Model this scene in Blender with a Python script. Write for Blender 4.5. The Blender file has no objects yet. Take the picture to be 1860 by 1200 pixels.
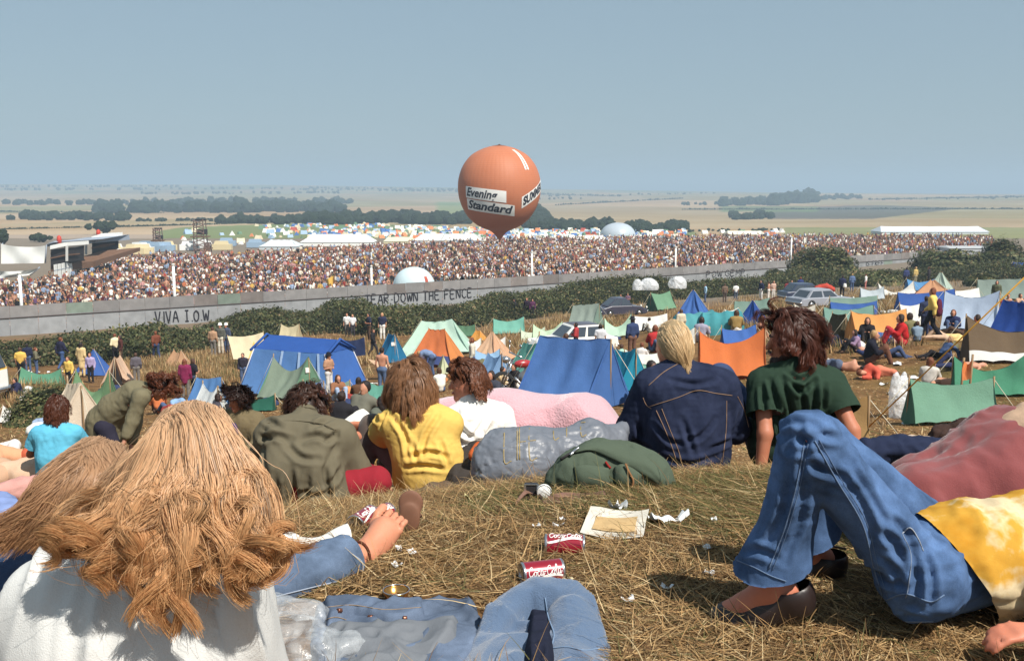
import bpy, math, random
import numpy as np
from mathutils import Vector, Matrix
from mathutils.bvhtree import BVHTree
random.seed(7); rng = np.random.default_rng(7)
SC = bpy.context.scene
COL = SC.collection
R = math.radians
# ---------------------------------------------------------------- camera, sky, sun, exposure
FPX, CAMH = 1808.0, 1.1
PITCH = math.atan(255 / FPX)
cd = bpy.data.cameras.new('camera'); cam = bpy.data.objects.new('camera', cd); COL.objects.link(cam)
cd.sensor_width = 36; cd.lens = 36 * FPX / 1860; cd.clip_start = .05; cd.clip_end = 40000
cam.location = (0, 0, CAMH); cam.rotation_euler = (math.pi / 2 - PITCH, 0, 0)
SC.camera = cam
SUN_EL, SUN_AZ = R(51), R(140)
wd = bpy.data.worlds.new('World'); SC.world = wd; wd.use_nodes = True
nt = wd.node_tree; bg = nt.nodes['Background']
sky = nt.nodes.new('ShaderNodeTexSky'); sky.sky_type = 'NISHITA'; sky.sun_disc = False
sky.sun_elevation = SUN_EL; sky.sun_rotation = SUN_AZ
sky.air_density = 1.0; sky.dust_density = 1.2; sky.ozone_density = 1.6; sky.altitude = 0
hz = nt.nodes.new('ShaderNodeMix'); hz.data_type = 'RGBA'; hz.inputs[0].default_value = .72; hz.inputs[7].default_value = (2.95, 4.0, 4.65, 1)   # an even, slightly milky summer sky
nt.links.new(sky.outputs[0], hz.inputs[6]); nt.links.new(hz.outputs[2], bg.inputs[0]); bg.inputs[1].default_value = 0.081
sl = bpy.data.lights.new('sun', 'SUN'); sl.energy = 4.7; sl.angle = R(.6); sl.color = (1, .95, .87)
so = bpy.data.objects.new('sun', sl); COL.objects.link(so)
SV = Vector((math.sin(SUN_AZ) * math.cos(SUN_EL), math.cos(SUN_AZ) * math.cos(SUN_EL), math.sin(SUN_EL)))
so.rotation_euler = SV.to_track_quat('Z', 'Y').to_euler()
SC.view_settings.view_transform = 'Standard'; SC.view_settings.look = 'None'
SC.view_settings.exposure = 0.42; SC.view_settings.gamma = 1.0
# ---------------------------------------------------------------- picture <-> place
_c, _s = math.cos(PITCH), math.sin(PITCH)
def ray(px, py):
    u = (px - 930) / FPX; v = (600 - py) / FPX
    d = np.array([u, _c + v * _s, -_s + v * _c]); return d / d[1]
def P(px, py, D):
    return np.array([0, 0, CAMH]) + ray(px, py) * D
TC = np.array([-200, 465, 930, 1395, 2060.])
_near = [(1.0, -1.1, -1.1, -1.1, -1.1, -1.1), (2.0, -1.1, -1.1, -1.1, -1.1, -1.1), (3.2, -1.1, -1.1, -1.1, -1.08, -1.1), (4.2, -1.42, -1.41, -1.27, -1.2, -1.21), (5, -1.65, -1.65, -1.53, -1.42, -1.45), (6.5, -2.05, -2.03, -1.95, -1.85, -1.85),
 (10, -3.05, -2.95, -2.75, -2.7, -2.6), (14, -4.0, -3.75, -3.4, -3.6, -3.5), (20, -5.3, -4.9, -4.25, -4.6, -4.75), (35, -7.5, -7.3, -6.5, -5.5, -5.0),
 (50, -9.4, -9.0, -8.2, -6.5, -5.6), (70, -11.7, -10.9, -10.1, -8.0, -6.8), (90, -12.9, -12.5, -11.8, -9.7, -8.2),
 (130, -13.2, -13.2, -13.1, -12.2, -9.6), (200, -13.2, -13.3, -13.4, -12.8, -10.6)]
_far = [(300, 430, 436, 433, 428, 426), (450, 412, 408, 417, 414, 410), (700, 394, 391, 396, 398, 388), (1000, 381, 381, 384, 386, 372),
 (1500, 366, 366, 369, 367, 360), (2000, 356, 356, 360, 353, 357), (2600, 346, 347, 351, 351, 355), (3400, 334, 335, 342, 349, 354), (5000, 338, 338, 345, 351, 355), (14000, 344, 344, 346, 350, 352)]
_tab = [(d, *z) for d, *z in _near] + [(d, *[(345 - y) * d / FPX for y in ys]) for d, *ys in _far]
_D = np.log([t[0] for t in _tab]); _LD = np.linspace(0, math.log(14000), 700)
_Z = np.array([np.interp(_LD, _D, [t[i + 1] for t in _tab]) for i in range(5)])
_k = np.exp(-np.linspace(-2, 2, 19) ** 2); _k /= _k.sum()
_Z = np.array([np.convolve(np.pad(z, 9, mode='edge'), _k, 'valid') for z in _Z])
_CX = np.linspace(TC[0], TC[-1], 60)
_ZZ = np.array([[0] * 0]) if 0 else np.stack([np.interp(_CX, TC, _Z[:, j]) for j in range(_Z.shape[1])], 1)
def _hash(ix, iy, iz, seed):
    h = (ix * 374761393 + iy * 668265263 + iz * 2147483647 + seed * 974634777) & 0x7fffffff
    h = ((h ^ (h >> 13)) * 1274126177) & 0x7fffffff
    return ((h ^ (h >> 16)) & 0xffff) / 65535.0
def vnoise(p, seed=0):
    p = np.asarray(p, float); i = np.floor(p).astype(np.int64); f = p - i; f = f * f * (3 - 2 * f)
    r = 0
    for a in (0, 1):
        for b in (0, 1):
            for c in (0, 1):
                w = (f[..., 0] if a else 1 - f[..., 0]) * (f[..., 1] if b else 1 - f[..., 1]) * (f[..., 2] if c else 1 - f[..., 2])
                r = r + w * _hash(i[..., 0] + a, i[..., 1] + b, i[..., 2] + c, seed)
    return r * 2 - 1
def fbm(p, seed=0, o=3):
    p = np.asarray(p, float); r = 0; a = 1
    for k in range(o): r = r + a * vnoise(p * 2 ** k, seed + k); a *= .5
    return r
def terr(x, y):
    x = np.asarray(x, float); y = np.asarray(y, float)
    D = np.maximum(y, 1.0); px = 930 + FPX * x / D
    ci = np.clip((px - _CX[0]) / (_CX[1] - _CX[0]), 0, len(_CX) - 1.001); i0 = ci.astype(int); fc = ci - i0
    li = np.clip(np.log(D) / (_LD[1] - _LD[0]), 0, len(_LD) - 1.001); j0 = li.astype(int); fl = li - j0
    z = (_ZZ[i0, j0] * (1 - fc) * (1 - fl) + _ZZ[i0 + 1, j0] * fc * (1 - fl) + _ZZ[i0, j0 + 1] * (1 - fc) * fl + _ZZ[i0 + 1, j0 + 1] * fc * fl)
    q = np.stack([x, y, y * 0], -1)
    amp = np.clip((D - 4) / 30, 0, 1)
    z = z + .018 * vnoise(q * 2.3, 5) + .22 * amp * np.clip(1 - (D - 70) / 40, 0, 1) * vnoise(q * .22, 9)
    return z + CAMH
def proj(x, y, z):
    z = z - CAMH; f = y * _c - z * _s; return 930 + FPX * x / f, 600 - FPX * (y * _s + z * _c) / f
def inpoly(px, py, O):
    r = np.zeros(np.shape(px), bool)
    for a, b in zip(O, list(O[1:]) + [O[0]]): c = (a[1] > py) != (b[1] > py); r ^= c & (px < (b[0] - a[0]) * (py - a[1]) / (b[1] - a[1] + 1e-12) + a[0])
    return r
_GD = np.exp(np.linspace(math.log(1.2), math.log(9000), 3000))
def G(px, py):
    d = ray(px, py); x = d[0] * _GD; z = CAMH + d[2] * _GD
    b = np.nonzero(z < terr(x, _GD))[0]
    D = _GD[b[0]] if len(b) else 9000.
    p = np.array([d[0] * D, D, 0]); p[2] = terr(p[0], p[1]); return p
# ---------------------------------------------------------------- objects
def tag(o, label=None, cat=None, group=None, kind=None):
    if label: o['label'] = label
    if cat: o['category'] = cat
    if group: o['group'] = group
    if kind: o['kind'] = kind
    return o
def empty(name, loc, rz=0, sc=1):
    o = bpy.data.objects.new(name, None); COL.objects.link(o); o.location = [float(v) for v in loc]; o.rotation_euler = (0, 0, rz); o.scale = (sc, sc, sc)
    o.empty_display_size = .1; return o
def mesh(name, V, F, smooth=True, col=None, midx=None):
    V = np.asarray(V, np.float32); me = bpy.data.meshes.new(name)
    if isinstance(F, np.ndarray):
        n, k = F.shape
        me.vertices.add(len(V)); me.vertices.foreach_set('co', V.ravel())
        me.loops.add(n * k); me.loops.foreach_set('vertex_index', F.astype(np.int32).ravel())
        me.polygons.add(n); me.polygons.foreach_set('loop_start', np.arange(0, n * k, k, dtype=np.int32))
        try: me.polygons.foreach_set('loop_total', np.full(n, k, np.int32))
        except Exception: pass
        me.update(calc_edges=True)
    else:
        me.from_pydata([tuple(map(float, v)) for v in V], [], [list(map(int, f)) for f in F]); me.update()
    if smooth: me.polygons.foreach_set('use_smooth', np.ones(len(me.polygons), bool))
    if col is not None:
        a = me.color_attributes.new('col', 'FLOAT_COLOR', 'POINT')
        c = np.ones((len(V), 4), np.float32); c[:, :3] = col; a.data.foreach_set('color', c.ravel())
    if midx is not None: me.polygons.foreach_set('material_index', np.asarray(midx, np.int32))
    return me
def obj(name, me, mat=None, parent=None, olink=False):
    o = bpy.data.objects.new(name, me); COL.objects.link(o)
    if parent is not None: o.parent = parent
    if mat is not None:
        if olink:
            if len(me.materials) == 0: me.materials.append(None)
            o.material_slots[0].link = 'OBJECT'; o.material_slots[0].material = mat
        elif isinstance(mat, (list, tuple)):
            for m in mat: me.materials.append(m)
        else: me.materials.append(mat)
    return o
def part(name, V, F, mat, root=None, smooth=True, col=None, world=True, midx=None):
    V = np.asarray(V, float)
    if world and root is not None:
        L = np.array(root.location)
        q = root
        while q.parent is not None: q = q.parent; L = L + np.array(q.location)
        V = V - L
    return obj(name, mesh(name, V, F, smooth, col, midx), mat, root)
def join(*vf):
    Vs, Fs, n = [], [], 0
    for V, F in vf:
        V = np.asarray(V, float); Vs.append(V)
        Fs += [[int(i) + n for i in f] for f in F]; n += len(V)
    return np.concatenate(Vs), Fs
# primitive shapes -> (V, F)
def box(c, s, rz=0, taper=1.0):
    c = np.asarray(c, float); sx, sy, sz = [q / 2 for q in s]
    V = np.array([[x * (taper if z > 0 else 1), y * (taper if z > 0 else 1), z] for z in (-sz, sz) for x, y in ((-sx, -sy), (sx, -sy), (sx, sy), (-sx, sy))])
    if rz: a, b = math.cos(rz), math.sin(rz); V = np.stack([V[:, 0] * a - V[:, 1] * b, V[:, 0] * b + V[:, 1] * a, V[:, 2]], 1)
    return V + c, [[3, 2, 1, 0], [4, 5, 6, 7], [0, 1, 5, 4], [1, 2, 6, 5], [2, 3, 7, 6], [3, 0, 4, 7]]
def tube(pts, r, n=6, cap=True):
    pts = np.asarray(pts, float); m = len(pts); r = np.broadcast_to(np.asarray(r, float), (m,))
    T = np.gradient(pts, axis=0); T /= np.linalg.norm(T, axis=1, keepdims=True) + 1e-9
    ref = np.array([0, 0, 1.]) if abs(T[:, 2]).mean() < .8 else np.array([1., 0, 0])
    A = np.cross(T, ref); A /= np.linalg.norm(A, axis=1, keepdims=True) + 1e-9; B = np.cross(T, A)
    th = np.arange(n) * 2 * math.pi / n
    V = (pts[:, None] + r[:, None, None] * (A[:, None] * np.cos(th)[None, :, None] + B[:, None] * np.sin(th)[None, :, None])).reshape(-1, 3)
    F = [[i * n + j, i * n + (j + 1) % n, (i + 1) * n + (j + 1) % n, (i + 1) * n + j] for i in range(m - 1) for j in range(n)]
    if cap: F += [list(range(n))[::-1], [(m - 1) * n + j for j in range(n)]]
    return V, F
def lathe(prof, n=24, c=(0, 0, 0)):
    V = np.array([[r * math.cos(2 * math.pi * j / n), r * math.sin(2 * math.pi * j / n), z] for r, z in prof for j in range(n)]) + np.asarray(c, float)
    F = [[i * n + j, i * n + (j + 1) % n, (i + 1) * n + (j + 1) % n, (i + 1) * n + j] for i in range(len(prof) - 1) for j in range(n)]
    return V, F
def gridm(Pts):
    n, m = Pts.shape[:2]
    F = [[i * m + j, i * m + j + 1, (i + 1) * m + j + 1, (i + 1) * m + j] for i in range(n - 1) for j in range(m - 1)]
    return Pts.reshape(-1, 3), F
def xform(V, rz=0, loc=(0, 0, 0), sc=1):
    a, b = math.cos(rz), math.sin(rz); V = np.asarray(V, float) * sc
    return np.stack([V[:, 0] * a - V[:, 1] * b, V[:, 0] * b + V[:, 1] * a, V[:, 2]], 1) + np.asarray(loc, float)
def catmull(pts, n):
    pts = np.asarray(pts, float); q = np.concatenate([[2 * pts[0] - pts[1]], pts, [2 * pts[-1] - pts[-2]]])
    t = np.linspace(0, len(pts) - 1.0001, n); i = t.astype(int); f = (t - i)[:, None]
    a, b, c, d = q[i], q[i + 1], q[i + 2], q[i + 3]
    return .5 * (2 * b + (c - a) * f + (2 * a - 5 * b + 4 * c - d) * f ** 2 + (3 * b - a - 3 * c + d) * f ** 3)
# ---------------------------------------------------------------- sdf bodies: smooth unions of cones / ellipsoids, surface nets
def cone(a, b, ra, rb=None, k=None): return ('c', np.asarray(a, float), np.asarray(b, float), ra, ra if rb is None else rb, k)
def ell(c, r, M=None, k=None): return ('e', np.asarray(c, float), np.asarray(r, float), np.eye(3) if M is None else np.asarray(M, float), k)
def nets(prims, res, k=.03, smooth=1):
    lo, hi = [], []
    for p in prims:
        if p[0] == 'c': r = max(p[3], p[4]); lo.append(np.minimum(p[1], p[2]) - r); hi.append(np.maximum(p[1], p[2]) + r)
        else: r = np.sqrt(((p[3] * p[2][:, None]) ** 2).sum(0)); lo.append(p[1] - r); hi.append(p[1] + r)
    L = np.min(lo, 0) - 3 * res - k; H = np.max(hi, 0) + 3 * res + k
    n = np.ceil((H - L) / res).astype(int) + 1
    d = np.full(n, 9.0, np.float32)
    for p, l, h in zip(prims, lo, hi):
        kk = p[-1] if p[-1] is not None else k
        a = np.maximum(((l - kk - 2 * res - L) / res).astype(int), 0); b = np.minimum(((h + kk + 2 * res - L) / res).astype(int) + 2, n)
        X = np.stack(np.meshgrid(*[L[i] + res * np.arange(a[i], b[i]) for i in range(3)], indexing='ij'), -1)
        if p[0] == 'c':
            ab = p[2] - p[1]; t = np.clip(((X - p[1]) @ ab) / (ab @ ab + 1e-12), 0, 1)
            dd = np.linalg.norm(X - p[1] - t[..., None] * ab, axis=-1) - (p[3] + (p[4] - p[3]) * t)
        else:
            q = (X - p[1]) @ p[3].T; k0 = np.linalg.norm(q / p[2], axis=-1); k1 = np.linalg.norm(q / p[2] ** 2, axis=-1) + 1e-9
            dd = k0 * (k0 - 1) / k1
            dd = np.where(k0 < 1e-4, -p[2].min(), dd)
        s = (slice(a[0], b[0]), slice(a[1], b[1]), slice(a[2], b[2])); e = d[s]
        hh = np.maximum(kk - np.abs(e - dd), 0) / max(kk, 1e-6)
        d[s] = np.minimum(e, dd) - hh * hh * kk * .25
    ins = d < 0
    cn = n - 1
    cnt = np.zeros(cn, np.int8); acc = np.zeros((*cn, 3), np.float32)
    cells = ins[:-1, :-1, :-1].astype(np.int8)
    tot = np.zeros(cn, np.int8)
    off = [(i, j, l) for i in (0, 1) for j in (0, 1) for l in (0, 1)]
    sl_ = lambda o: tuple(slice(o[i], cn[i] + o[i]) for i in range(3))
    for o in off: tot += ins[sl_(o)]
    act = np.argwhere((tot > 0) & (tot < 8)); 
    val = {o: d[act[:, 0] + o[0], act[:, 1] + o[1], act[:, 2] + o[2]] for o in off}
    sm = np.zeros((len(act), 3)); nn = np.zeros(len(act))
    for o in off:
        for ax in range(3):
            if o[ax]: continue
            o2 = tuple(1 if i == ax else o[i] for i in range(3))
            v0, v1 = val[o], val[o2]; m = (v0 < 0) != (v1 < 0)
            t = np.where(m, v0 / np.where(m, v0 - v1, 1), 0)
            pt = np.tile(np.array(o, float), (len(act), 1)); pt[:, ax] += t
            sm += pt * m[:, None]; nn += m
    V = L + res * (act + sm / nn[:, None])
    idx = np.full(cn, -1, np.int32); idx[act[:, 0], act[:, 1], act[:, 2]] = np.arange(len(act))
    Fs = []
    for ax in range(3):
        b, c = (ax + 1) % 3, (ax + 2) % 3
        i0 = [slice(1, cn[q]) for q in range(3)]; i0[ax] = slice(0, cn[ax])
        i1 = list(i0); i1[ax] = slice(1, cn[ax] + 1)
        A, B = ins[tuple(i0)], ins[tuple(i1)]
        e = np.argwhere(A != B); 
        if not len(e): continue
        st = np.array([s.start for s in i0]); e = e + st
        fl = ins[e[:, 0], e[:, 1], e[:, 2]]
        def at(db, dc):
            q = e.copy(); q[:, b] -= db; q[:, c] -= dc; return idx[q[:, 0], q[:, 1], q[:, 2]]
        Q = np.stack([at(0, 0), at(1, 0), at(1, 1), at(0, 1)], 1)
        Q[~fl] = Q[~fl][:, ::-1]; Fs.append(Q)
    F = np.concatenate(Fs); F = F[(F >= 0).all(1)]
    for _ in range(smooth): V = relax(V, F)
    return V, F
def relax(V, F, f=.5):
    S = np.zeros_like(V); c = np.zeros(len(V))
    for i in range(4):
        for j in ((i + 1) % 4, (i + 3) % 4): 
            S += np.stack([np.bincount(F[:, i], V[F[:, j], q], len(V)) for q in range(3)], 1); c += np.bincount(F[:, i], minlength=len(V))
    return V * (1 - f) + f * S / np.maximum(c, 1)[:, None]
def vnorm(V, F):
    n = np.cross(V[F[:, 2]] - V[F[:, 0]], V[F[:, 3]] - V[F[:, 1]]); N = np.zeros_like(V)
    for i in range(4): N += np.stack([np.bincount(F[:, i], n[:, q], len(V)) for q in range(3)], 1)
    return N / (np.linalg.norm(N, axis=1, keepdims=True) + 1e-12)
def wrinkle(V, F, amp, sc, seed=0, ridge=True):
    q = V * np.asarray(sc, float); w = q + .6 * np.stack([vnoise(q * .7, seed + 3), vnoise(q * .7, seed + 4), vnoise(q * .7, seed + 5)], 1)
    a = vnoise(w, seed) + .5 * vnoise(w * 2.1, seed + 1)
    if ridge: a = .45 - np.abs(a)
    return V + vnorm(V, F) * (amp * a)[:, None]
# ---------------------------------------------------------------- strands
def strand_mesh(S, r0, r1, sides=3):
    S = np.asarray(S, np.float32); N, M, _ = S.shape
    T = np.gradient(S, axis=1); T /= np.linalg.norm(T, axis=2, keepdims=True) + 1e-9
    A = np.cross(T, np.array([.3, .9, .31], np.float32)); A /= np.linalg.norm(A, axis=2, keepdims=True) + 1e-9; B = np.cross(T, A)
    r = np.linspace(r0, r1, M)[None, :, None, None] * np.ones((N, 1, 1, 1))
    th = np.arange(sides) * 2 * math.pi / sides
    V = (S[:, :, None] + r * (A[:, :, None] * np.cos(th)[:, None] + B[:, :, None] * np.sin(th)[:, None])).reshape(-1, 3)
    i = np.arange(M - 1)[:, None] * sides; j = np.arange(sides)[None]; j2 = (j + 1) % sides
    q = np.stack([i + j, i + j2, i + sides + j2, i + sides + j], -1).reshape(-1, 4)
    F = (np.arange(N)[:, None, None] * (M * sides) + q[None]).reshape(-1, 4)
    return V, F, np.repeat(np.arange(N), M * sides)
def ribbon_mesh(S, w0, w1, c):
    S = np.asarray(S, np.float32); N, M, _ = S.shape; T = np.gradient(S, axis=1); O = S - np.asarray(c, np.float32); O = O / (np.linalg.norm(O, axis=2, keepdims=True) + 1e-9); O[..., 1] -= .35
    O = O + np.random.default_rng(1).normal(0, .22, (N, 1, 3)).astype(np.float32); B = np.cross(T, O); B /= np.linalg.norm(B, axis=2, keepdims=True) + 1e-9; w = np.linspace(w0, w1, M)[None, :, None]
    V = np.stack([S + B * w, S - B * w], 2).reshape(-1, 3); i = np.arange(M - 1)[:, None] * 2; q = np.concatenate([i, i + 1, i + 3, i + 2], 1); F = (np.arange(N)[:, None, None] * (2 * M) + q[None]).reshape(-1, 4); return V, F, np.repeat(np.arange(N), 2 * M)
def push(p, cols):
    for q in cols:
        if q[0] == 'e':
            l = (p - q[1]) @ q[3].T; k = np.linalg.norm(l / q[2], axis=1, keepdims=True)
            l = np.where(k < 1, l / np.maximum(k, .05), l); p = l @ q[3] + q[1]
        else:
            ab = q[2] - q[1]; t = np.clip(((p - q[1]) @ ab) / (ab @ ab), 0, 1)[:, None]; c = q[1] + t * ab
            v = p - c; n = np.linalg.norm(v, axis=1, keepdims=True); r = q[3] + (q[4] - q[3]) * t
            p = np.where(n < r, c + v / np.maximum(n, 1e-4) * r, p)
    return p
def grow(roots, dirs, length, cols, steps=20, grav=.25, noise=.15, seed=0, wind=(0, 0, 0)):
    p = roots.copy(); d = dirs.copy(); out = [p.copy()]; st = (np.broadcast_to(length, (len(p),)) / (steps - 1))[:, None]
    g = np.array([0, 0, -1.]) * grav + np.asarray(wind, float)
    for i in range(steps - 1):
        nz = np.stack([vnoise(p * 14, seed + q) for q in (1, 2, 3)], 1)
        d = d + g + noise * nz; d /= np.linalg.norm(d, axis=1, keepdims=True) + 1e-9
        q = push(p + d * st, cols); d = (q - p) / (np.linalg.norm(q - p, axis=1, keepdims=True) + 1e-9); p = q
        out.append(p.copy())
    return np.stack(out, 1)
def clump(Gd, per, s0, s1, wave=0, freq=3, curl=0, jit=.004, seed=0, cfreq=2.2, coh=.25):
    r = np.random.default_rng(seed); N, M, _ = Gd.shape
    t = np.linspace(0, 1, M)[None, None, :, None]
    T = np.gradient(Gd, axis=1); T /= np.linalg.norm(T, axis=2, keepdims=True) + 1e-9
    A = np.cross(T, [.2, .95, .2]); A /= np.linalg.norm(A, axis=2, keepdims=True) + 1e-9; B = np.cross(T, A)
    o = r.normal(size=(N, per, 1, 2)); rad = np.minimum(np.linalg.norm(o, axis=-1, keepdims=True), 1.6) / (np.linalg.norm(o, axis=-1, keepdims=True) + 1e-9); o = o * rad
    w = s0 + (s1 - s0) * t
    ph = r.uniform(0, 6.28, (N, 1, 1, 2)); fr = freq * r.uniform(.7, 1.3, (N, 1, 1, 1))
    ph2 = ph + r.normal(0, coh, (N, per, 1, 2))
    wv = wave * np.sin(fr * 6.28 * t + ph2) * t ** .7
    cr = curl * np.concatenate([np.cos(cfreq * 6.28 * t ** 1.5 + ph2[..., :1]), np.sin(cfreq * 6.28 * t ** 1.5 + ph2[..., :1])], -1) * np.clip((t - .35) / .65, 0, 1) ** 1.2 * r.uniform(.5, 1.3, (N, 1, 1, 1))
    jn = jit * np.cumsum(r.normal(size=(N, per, M, 2)), 2) * .35
    q = o * w + wv + cr + jn
    S = Gd[:, None] + A[:, None] * q[..., :1] + B[:, None] * q[..., 1:]
    k = r.uniform(.9, 1.0, (N, per)); # slightly uneven lengths
    ii = np.linspace(0, 1, M)[None, None] * k[..., None] * (M - 1); i0 = np.minimum(ii.astype(int), M - 2); f = (ii - i0)[..., None]
    n_, p_ = np.ogrid[:N, :per]
    S = S[n_[..., None], p_[..., None], i0] * (1 - f) + S[n_[..., None], p_[..., None], i0 + 1] * f
    return S.reshape(-1, M, 3)
def haircol(ids, base, var, seed=0, per=1, t=None):
    r = np.random.default_rng(seed); n = ids.max() + 1
    g = np.repeat(r.normal(0, 1, n // per + 1), per)[:n] * .62 + r.normal(0, 1, n) * .3
    c = np.asarray(base)[None] * (1 + var * np.clip(g, -1.8, 2)[:, None])
    return np.clip(c, .003, 1)[ids]
# ---------------------------------------------------------------- materials
def lin(*c): 
    c = np.array(c, float) / 255; c = c.mean() * .13 + c * .87; return tuple(np.where(c < .04045, c / 12.92, ((c + .055) / 1.055) ** 2.4))
_M = {}
def nodes(name):
    m = bpy.data.materials.new(name); m.use_nodes = True; t = m.node_tree; b = t.nodes['Principled BSDF']; return m, t, b
def N(t, typ, **kw):
    n = t.nodes.new(typ)
    for k, v in kw.items():
        if k.startswith('i_'): n.inputs[k[2:].replace('_', ' ')].default_value = v
        else: setattr(n, k, v)
    return n
def mix(t, f, a, b, mode='MIX'):
    n = t.nodes.new('ShaderNodeMix'); n.data_type = 'RGBA'; n.blend_type = mode
    for s, v in ((n.inputs[0], f), (n.inputs[6], a), (n.inputs[7], b)):
        if hasattr(v, 'links') or isinstance(v, bpy.types.NodeSocket): t.links.new(v, s)
        elif isinstance(v, (int, float)): s.default_value = v
        else: s.default_value = (*v[:3], 1)
    return n.outputs[2]
def ramp(t, inp, stops):
    n = t.nodes.new('ShaderNodeValToRGB'); t.links.new(inp, n.inputs[0]); e = n.color_ramp.elements
    while len(e) < len(stops): e.new(.5)
    for q, (p, c) in zip(e, stops): q.position = p; q.color = (*c, 1) if len(c) == 3 else c
    return n.outputs[0]
def noise(t, sc, det=3, rough=.55, coord='Object', vec=None):
    n = N(t, 'ShaderNodeTexNoise'); n.inputs['Scale'].default_value = sc; n.inputs['Detail'].default_value = det; n.inputs['Roughness'].default_value = rough
    if vec is None:
        c = N(t, 'ShaderNodeTexCoord'); vec = c.outputs[coord] if coord != 'World' else N(t, 'ShaderNodeNewGeometry').outputs['Position']
    t.links.new(vec, n.inputs['Vector']); return n
def bump(t, b, h, st=.3, dist=.01):
    n = N(t, 'ShaderNodeBump'); n.inputs['Strength'].default_value = st; n.inputs['Distance'].default_value = dist
    t.links.new(h, n.inputs['Height']); t.links.new(n.outputs[0], b.inputs['Normal'])
def cloth(rgb, var=.16, sc=7, fine=220, st=.35, dist=.004, rough=.9, trans=0, spec=.15, sheen=0, key=None):
    k = ('cloth', tuple(np.round(rgb, 4)), var, sc, fine, st, dist, rough, trans, spec, sheen)
    if k in _M: return _M[k]
    m, t, b = nodes('cloth'); b.inputs['Roughness'].default_value = rough; b.inputs['Specular IOR Level'].default_value = spec
    n1 = noise(t, sc, 4); f = noise(t, fine, 2)
    a = np.array(rgb); c1 = mix(t, n1.outputs[0], np.clip(a * (1 - var * 1.3), 0, 1), np.clip(a * (1 + var), 0, 1))
    c2 = mix(t, f.outputs[0], np.clip(a * .8, 0, 1), np.clip(a * 1.2, 0, 1)); c = mix(t, .4, c1, c2)
    t.links.new(c, b.inputs['Base Color']); 
    ad = N(t, 'ShaderNodeMath', operation='MULTIPLY_ADD'); t.links.new(n1.outputs[0], ad.inputs[0]); ad.inputs[1].default_value = 3; t.links.new(f.outputs[0], ad.inputs[2])
    bump(t, b, ad.outputs[0], st, dist)
    if sheen: b.inputs['Sheen Weight'].default_value = sheen
    if trans:
        tr = N(t, 'ShaderNodeBsdfTranslucent'); t.links.new(c, tr.inputs[0]); mx = N(t, 'ShaderNodeMixShader'); mx.inputs[0].default_value = trans
        t.links.new(b.outputs[0], mx.inputs[1]); t.links.new(tr.outputs[0], mx.inputs[2]); t.links.new(mx.outputs[0], t.nodes['Material Output'].inputs[0])
    _M[k] = m; return m
def plain(rgb, rough=.5, metal=0, var=.1, sc=12, spec=.4, coat=0, st=.1, name='paint'):
    k = ('plain', tuple(np.round(rgb, 4)), rough, metal, var, sc, spec, coat)
    if k in _M: return _M[k]
    m, t, b = nodes(name); b.inputs['Roughness'].default_value = rough; b.inputs['Metallic'].default_value = metal; b.inputs['Specular IOR Level'].default_value = spec
    b.inputs['Coat Weight'].default_value = coat
    n1 = noise(t, sc, 4); a = np.array(rgb)
    t.links.new(mix(t, n1.outputs[0], np.clip(a * (1 - var), 0, 1), np.clip(a * (1 + var), 0, 1)), b.inputs['Base Color'])
    bump(t, b, n1.outputs[0], st, .005); _M[k] = m; return m
def vcol(name, rough=.7, spec=.3, trans=0, hair=False, nz=0, nsc=30):
    k = ('vcol', name)
    if k in _M: return _M[k]
    m, t, b = nodes(name); a = N(t, 'ShaderNodeVertexColor', layer_name='col'); c = a.outputs[0]
    if nz: c = mix(t, noise(t, nsc, 4, coord='World').outputs[0], mix(t, 1, c, (1 - nz,) * 3, 'MULTIPLY'), mix(t, 1, c, (1 + nz,) * 3, 'MULTIPLY'))
    t.links.new(c, b.inputs['Base Color'])
    b.inputs['Roughness'].default_value = rough; b.inputs['Specular IOR Level'].default_value = spec
    if trans:
        tr = N(t, 'ShaderNodeBsdfTranslucent'); t.links.new(c, tr.inputs[0]); mx = N(t, 'ShaderNodeMixShader'); mx.inputs[0].default_value = trans
        t.links.new(b.outputs[0], mx.inputs[1]); t.links.new(tr.outputs[0], mx.inputs[2]); t.links.new(mx.outputs[0], t.nodes['Material Output'].inputs[0])
    _M[k] = m; return m
def skin(rgb):
    k = ('skin', tuple(rgb))
    if k in _M: return _M[k]
    m, t, b = nodes('skin'); b.inputs['Roughness'].default_value = .55; b.inputs['Specular IOR Level'].default_value = .35
    n1 = noise(t, 18, 4); a = np.array(rgb)
    t.links.new(mix(t, n1.outputs[0], a * [1.0, .82, .75], np.clip(a * 1.12, 0, 1)), b.inputs['Base Color'])
    b.inputs['Subsurface Weight'].default_value = .08; b.inputs['Subsurface Radius'].default_value = (.02, .008, .004)
    bump(t, b, noise(t, 160, 2).outputs[0], .12, .003); _M[k] = m; return m
def denim(rgb, fade=.35, sc=9):
    k = ('denim', tuple(np.round(rgb, 4)), fade)
    if k in _M: return _M[k]
    m, t, b = nodes('denim'); b.inputs['Roughness'].default_value = .92; b.inputs['Specular IOR Level'].default_value = .1
    a = np.array(rgb); n1 = noise(t, sc, 5, .6); n2 = noise(t, 420, 2, .7)
    f1 = ramp(t, n1.outputs[0], [(.3, (0, 0, 0)), (.72, (1, 1, 1))])
    c = mix(t, f1, a * (1 - fade), np.clip(a * (1 + fade) + .02 * fade, 0, 1))
    c = mix(t, n2.outputs[0], mix(t, 1, c, (.62,) * 3, 'MULTIPLY'), mix(t, 1, c, (1.4,) * 3, 'MULTIPLY'))
    t.links.new(c, b.inputs['Base Color']); bump(t, b, n2.outputs[0], .3, .002); _M[k] = m; return m
SKIN = lin(190, 136, 108); SKIN2 = lin(164, 108, 80); SKIN3 = lin(214, 150, 118)
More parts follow.
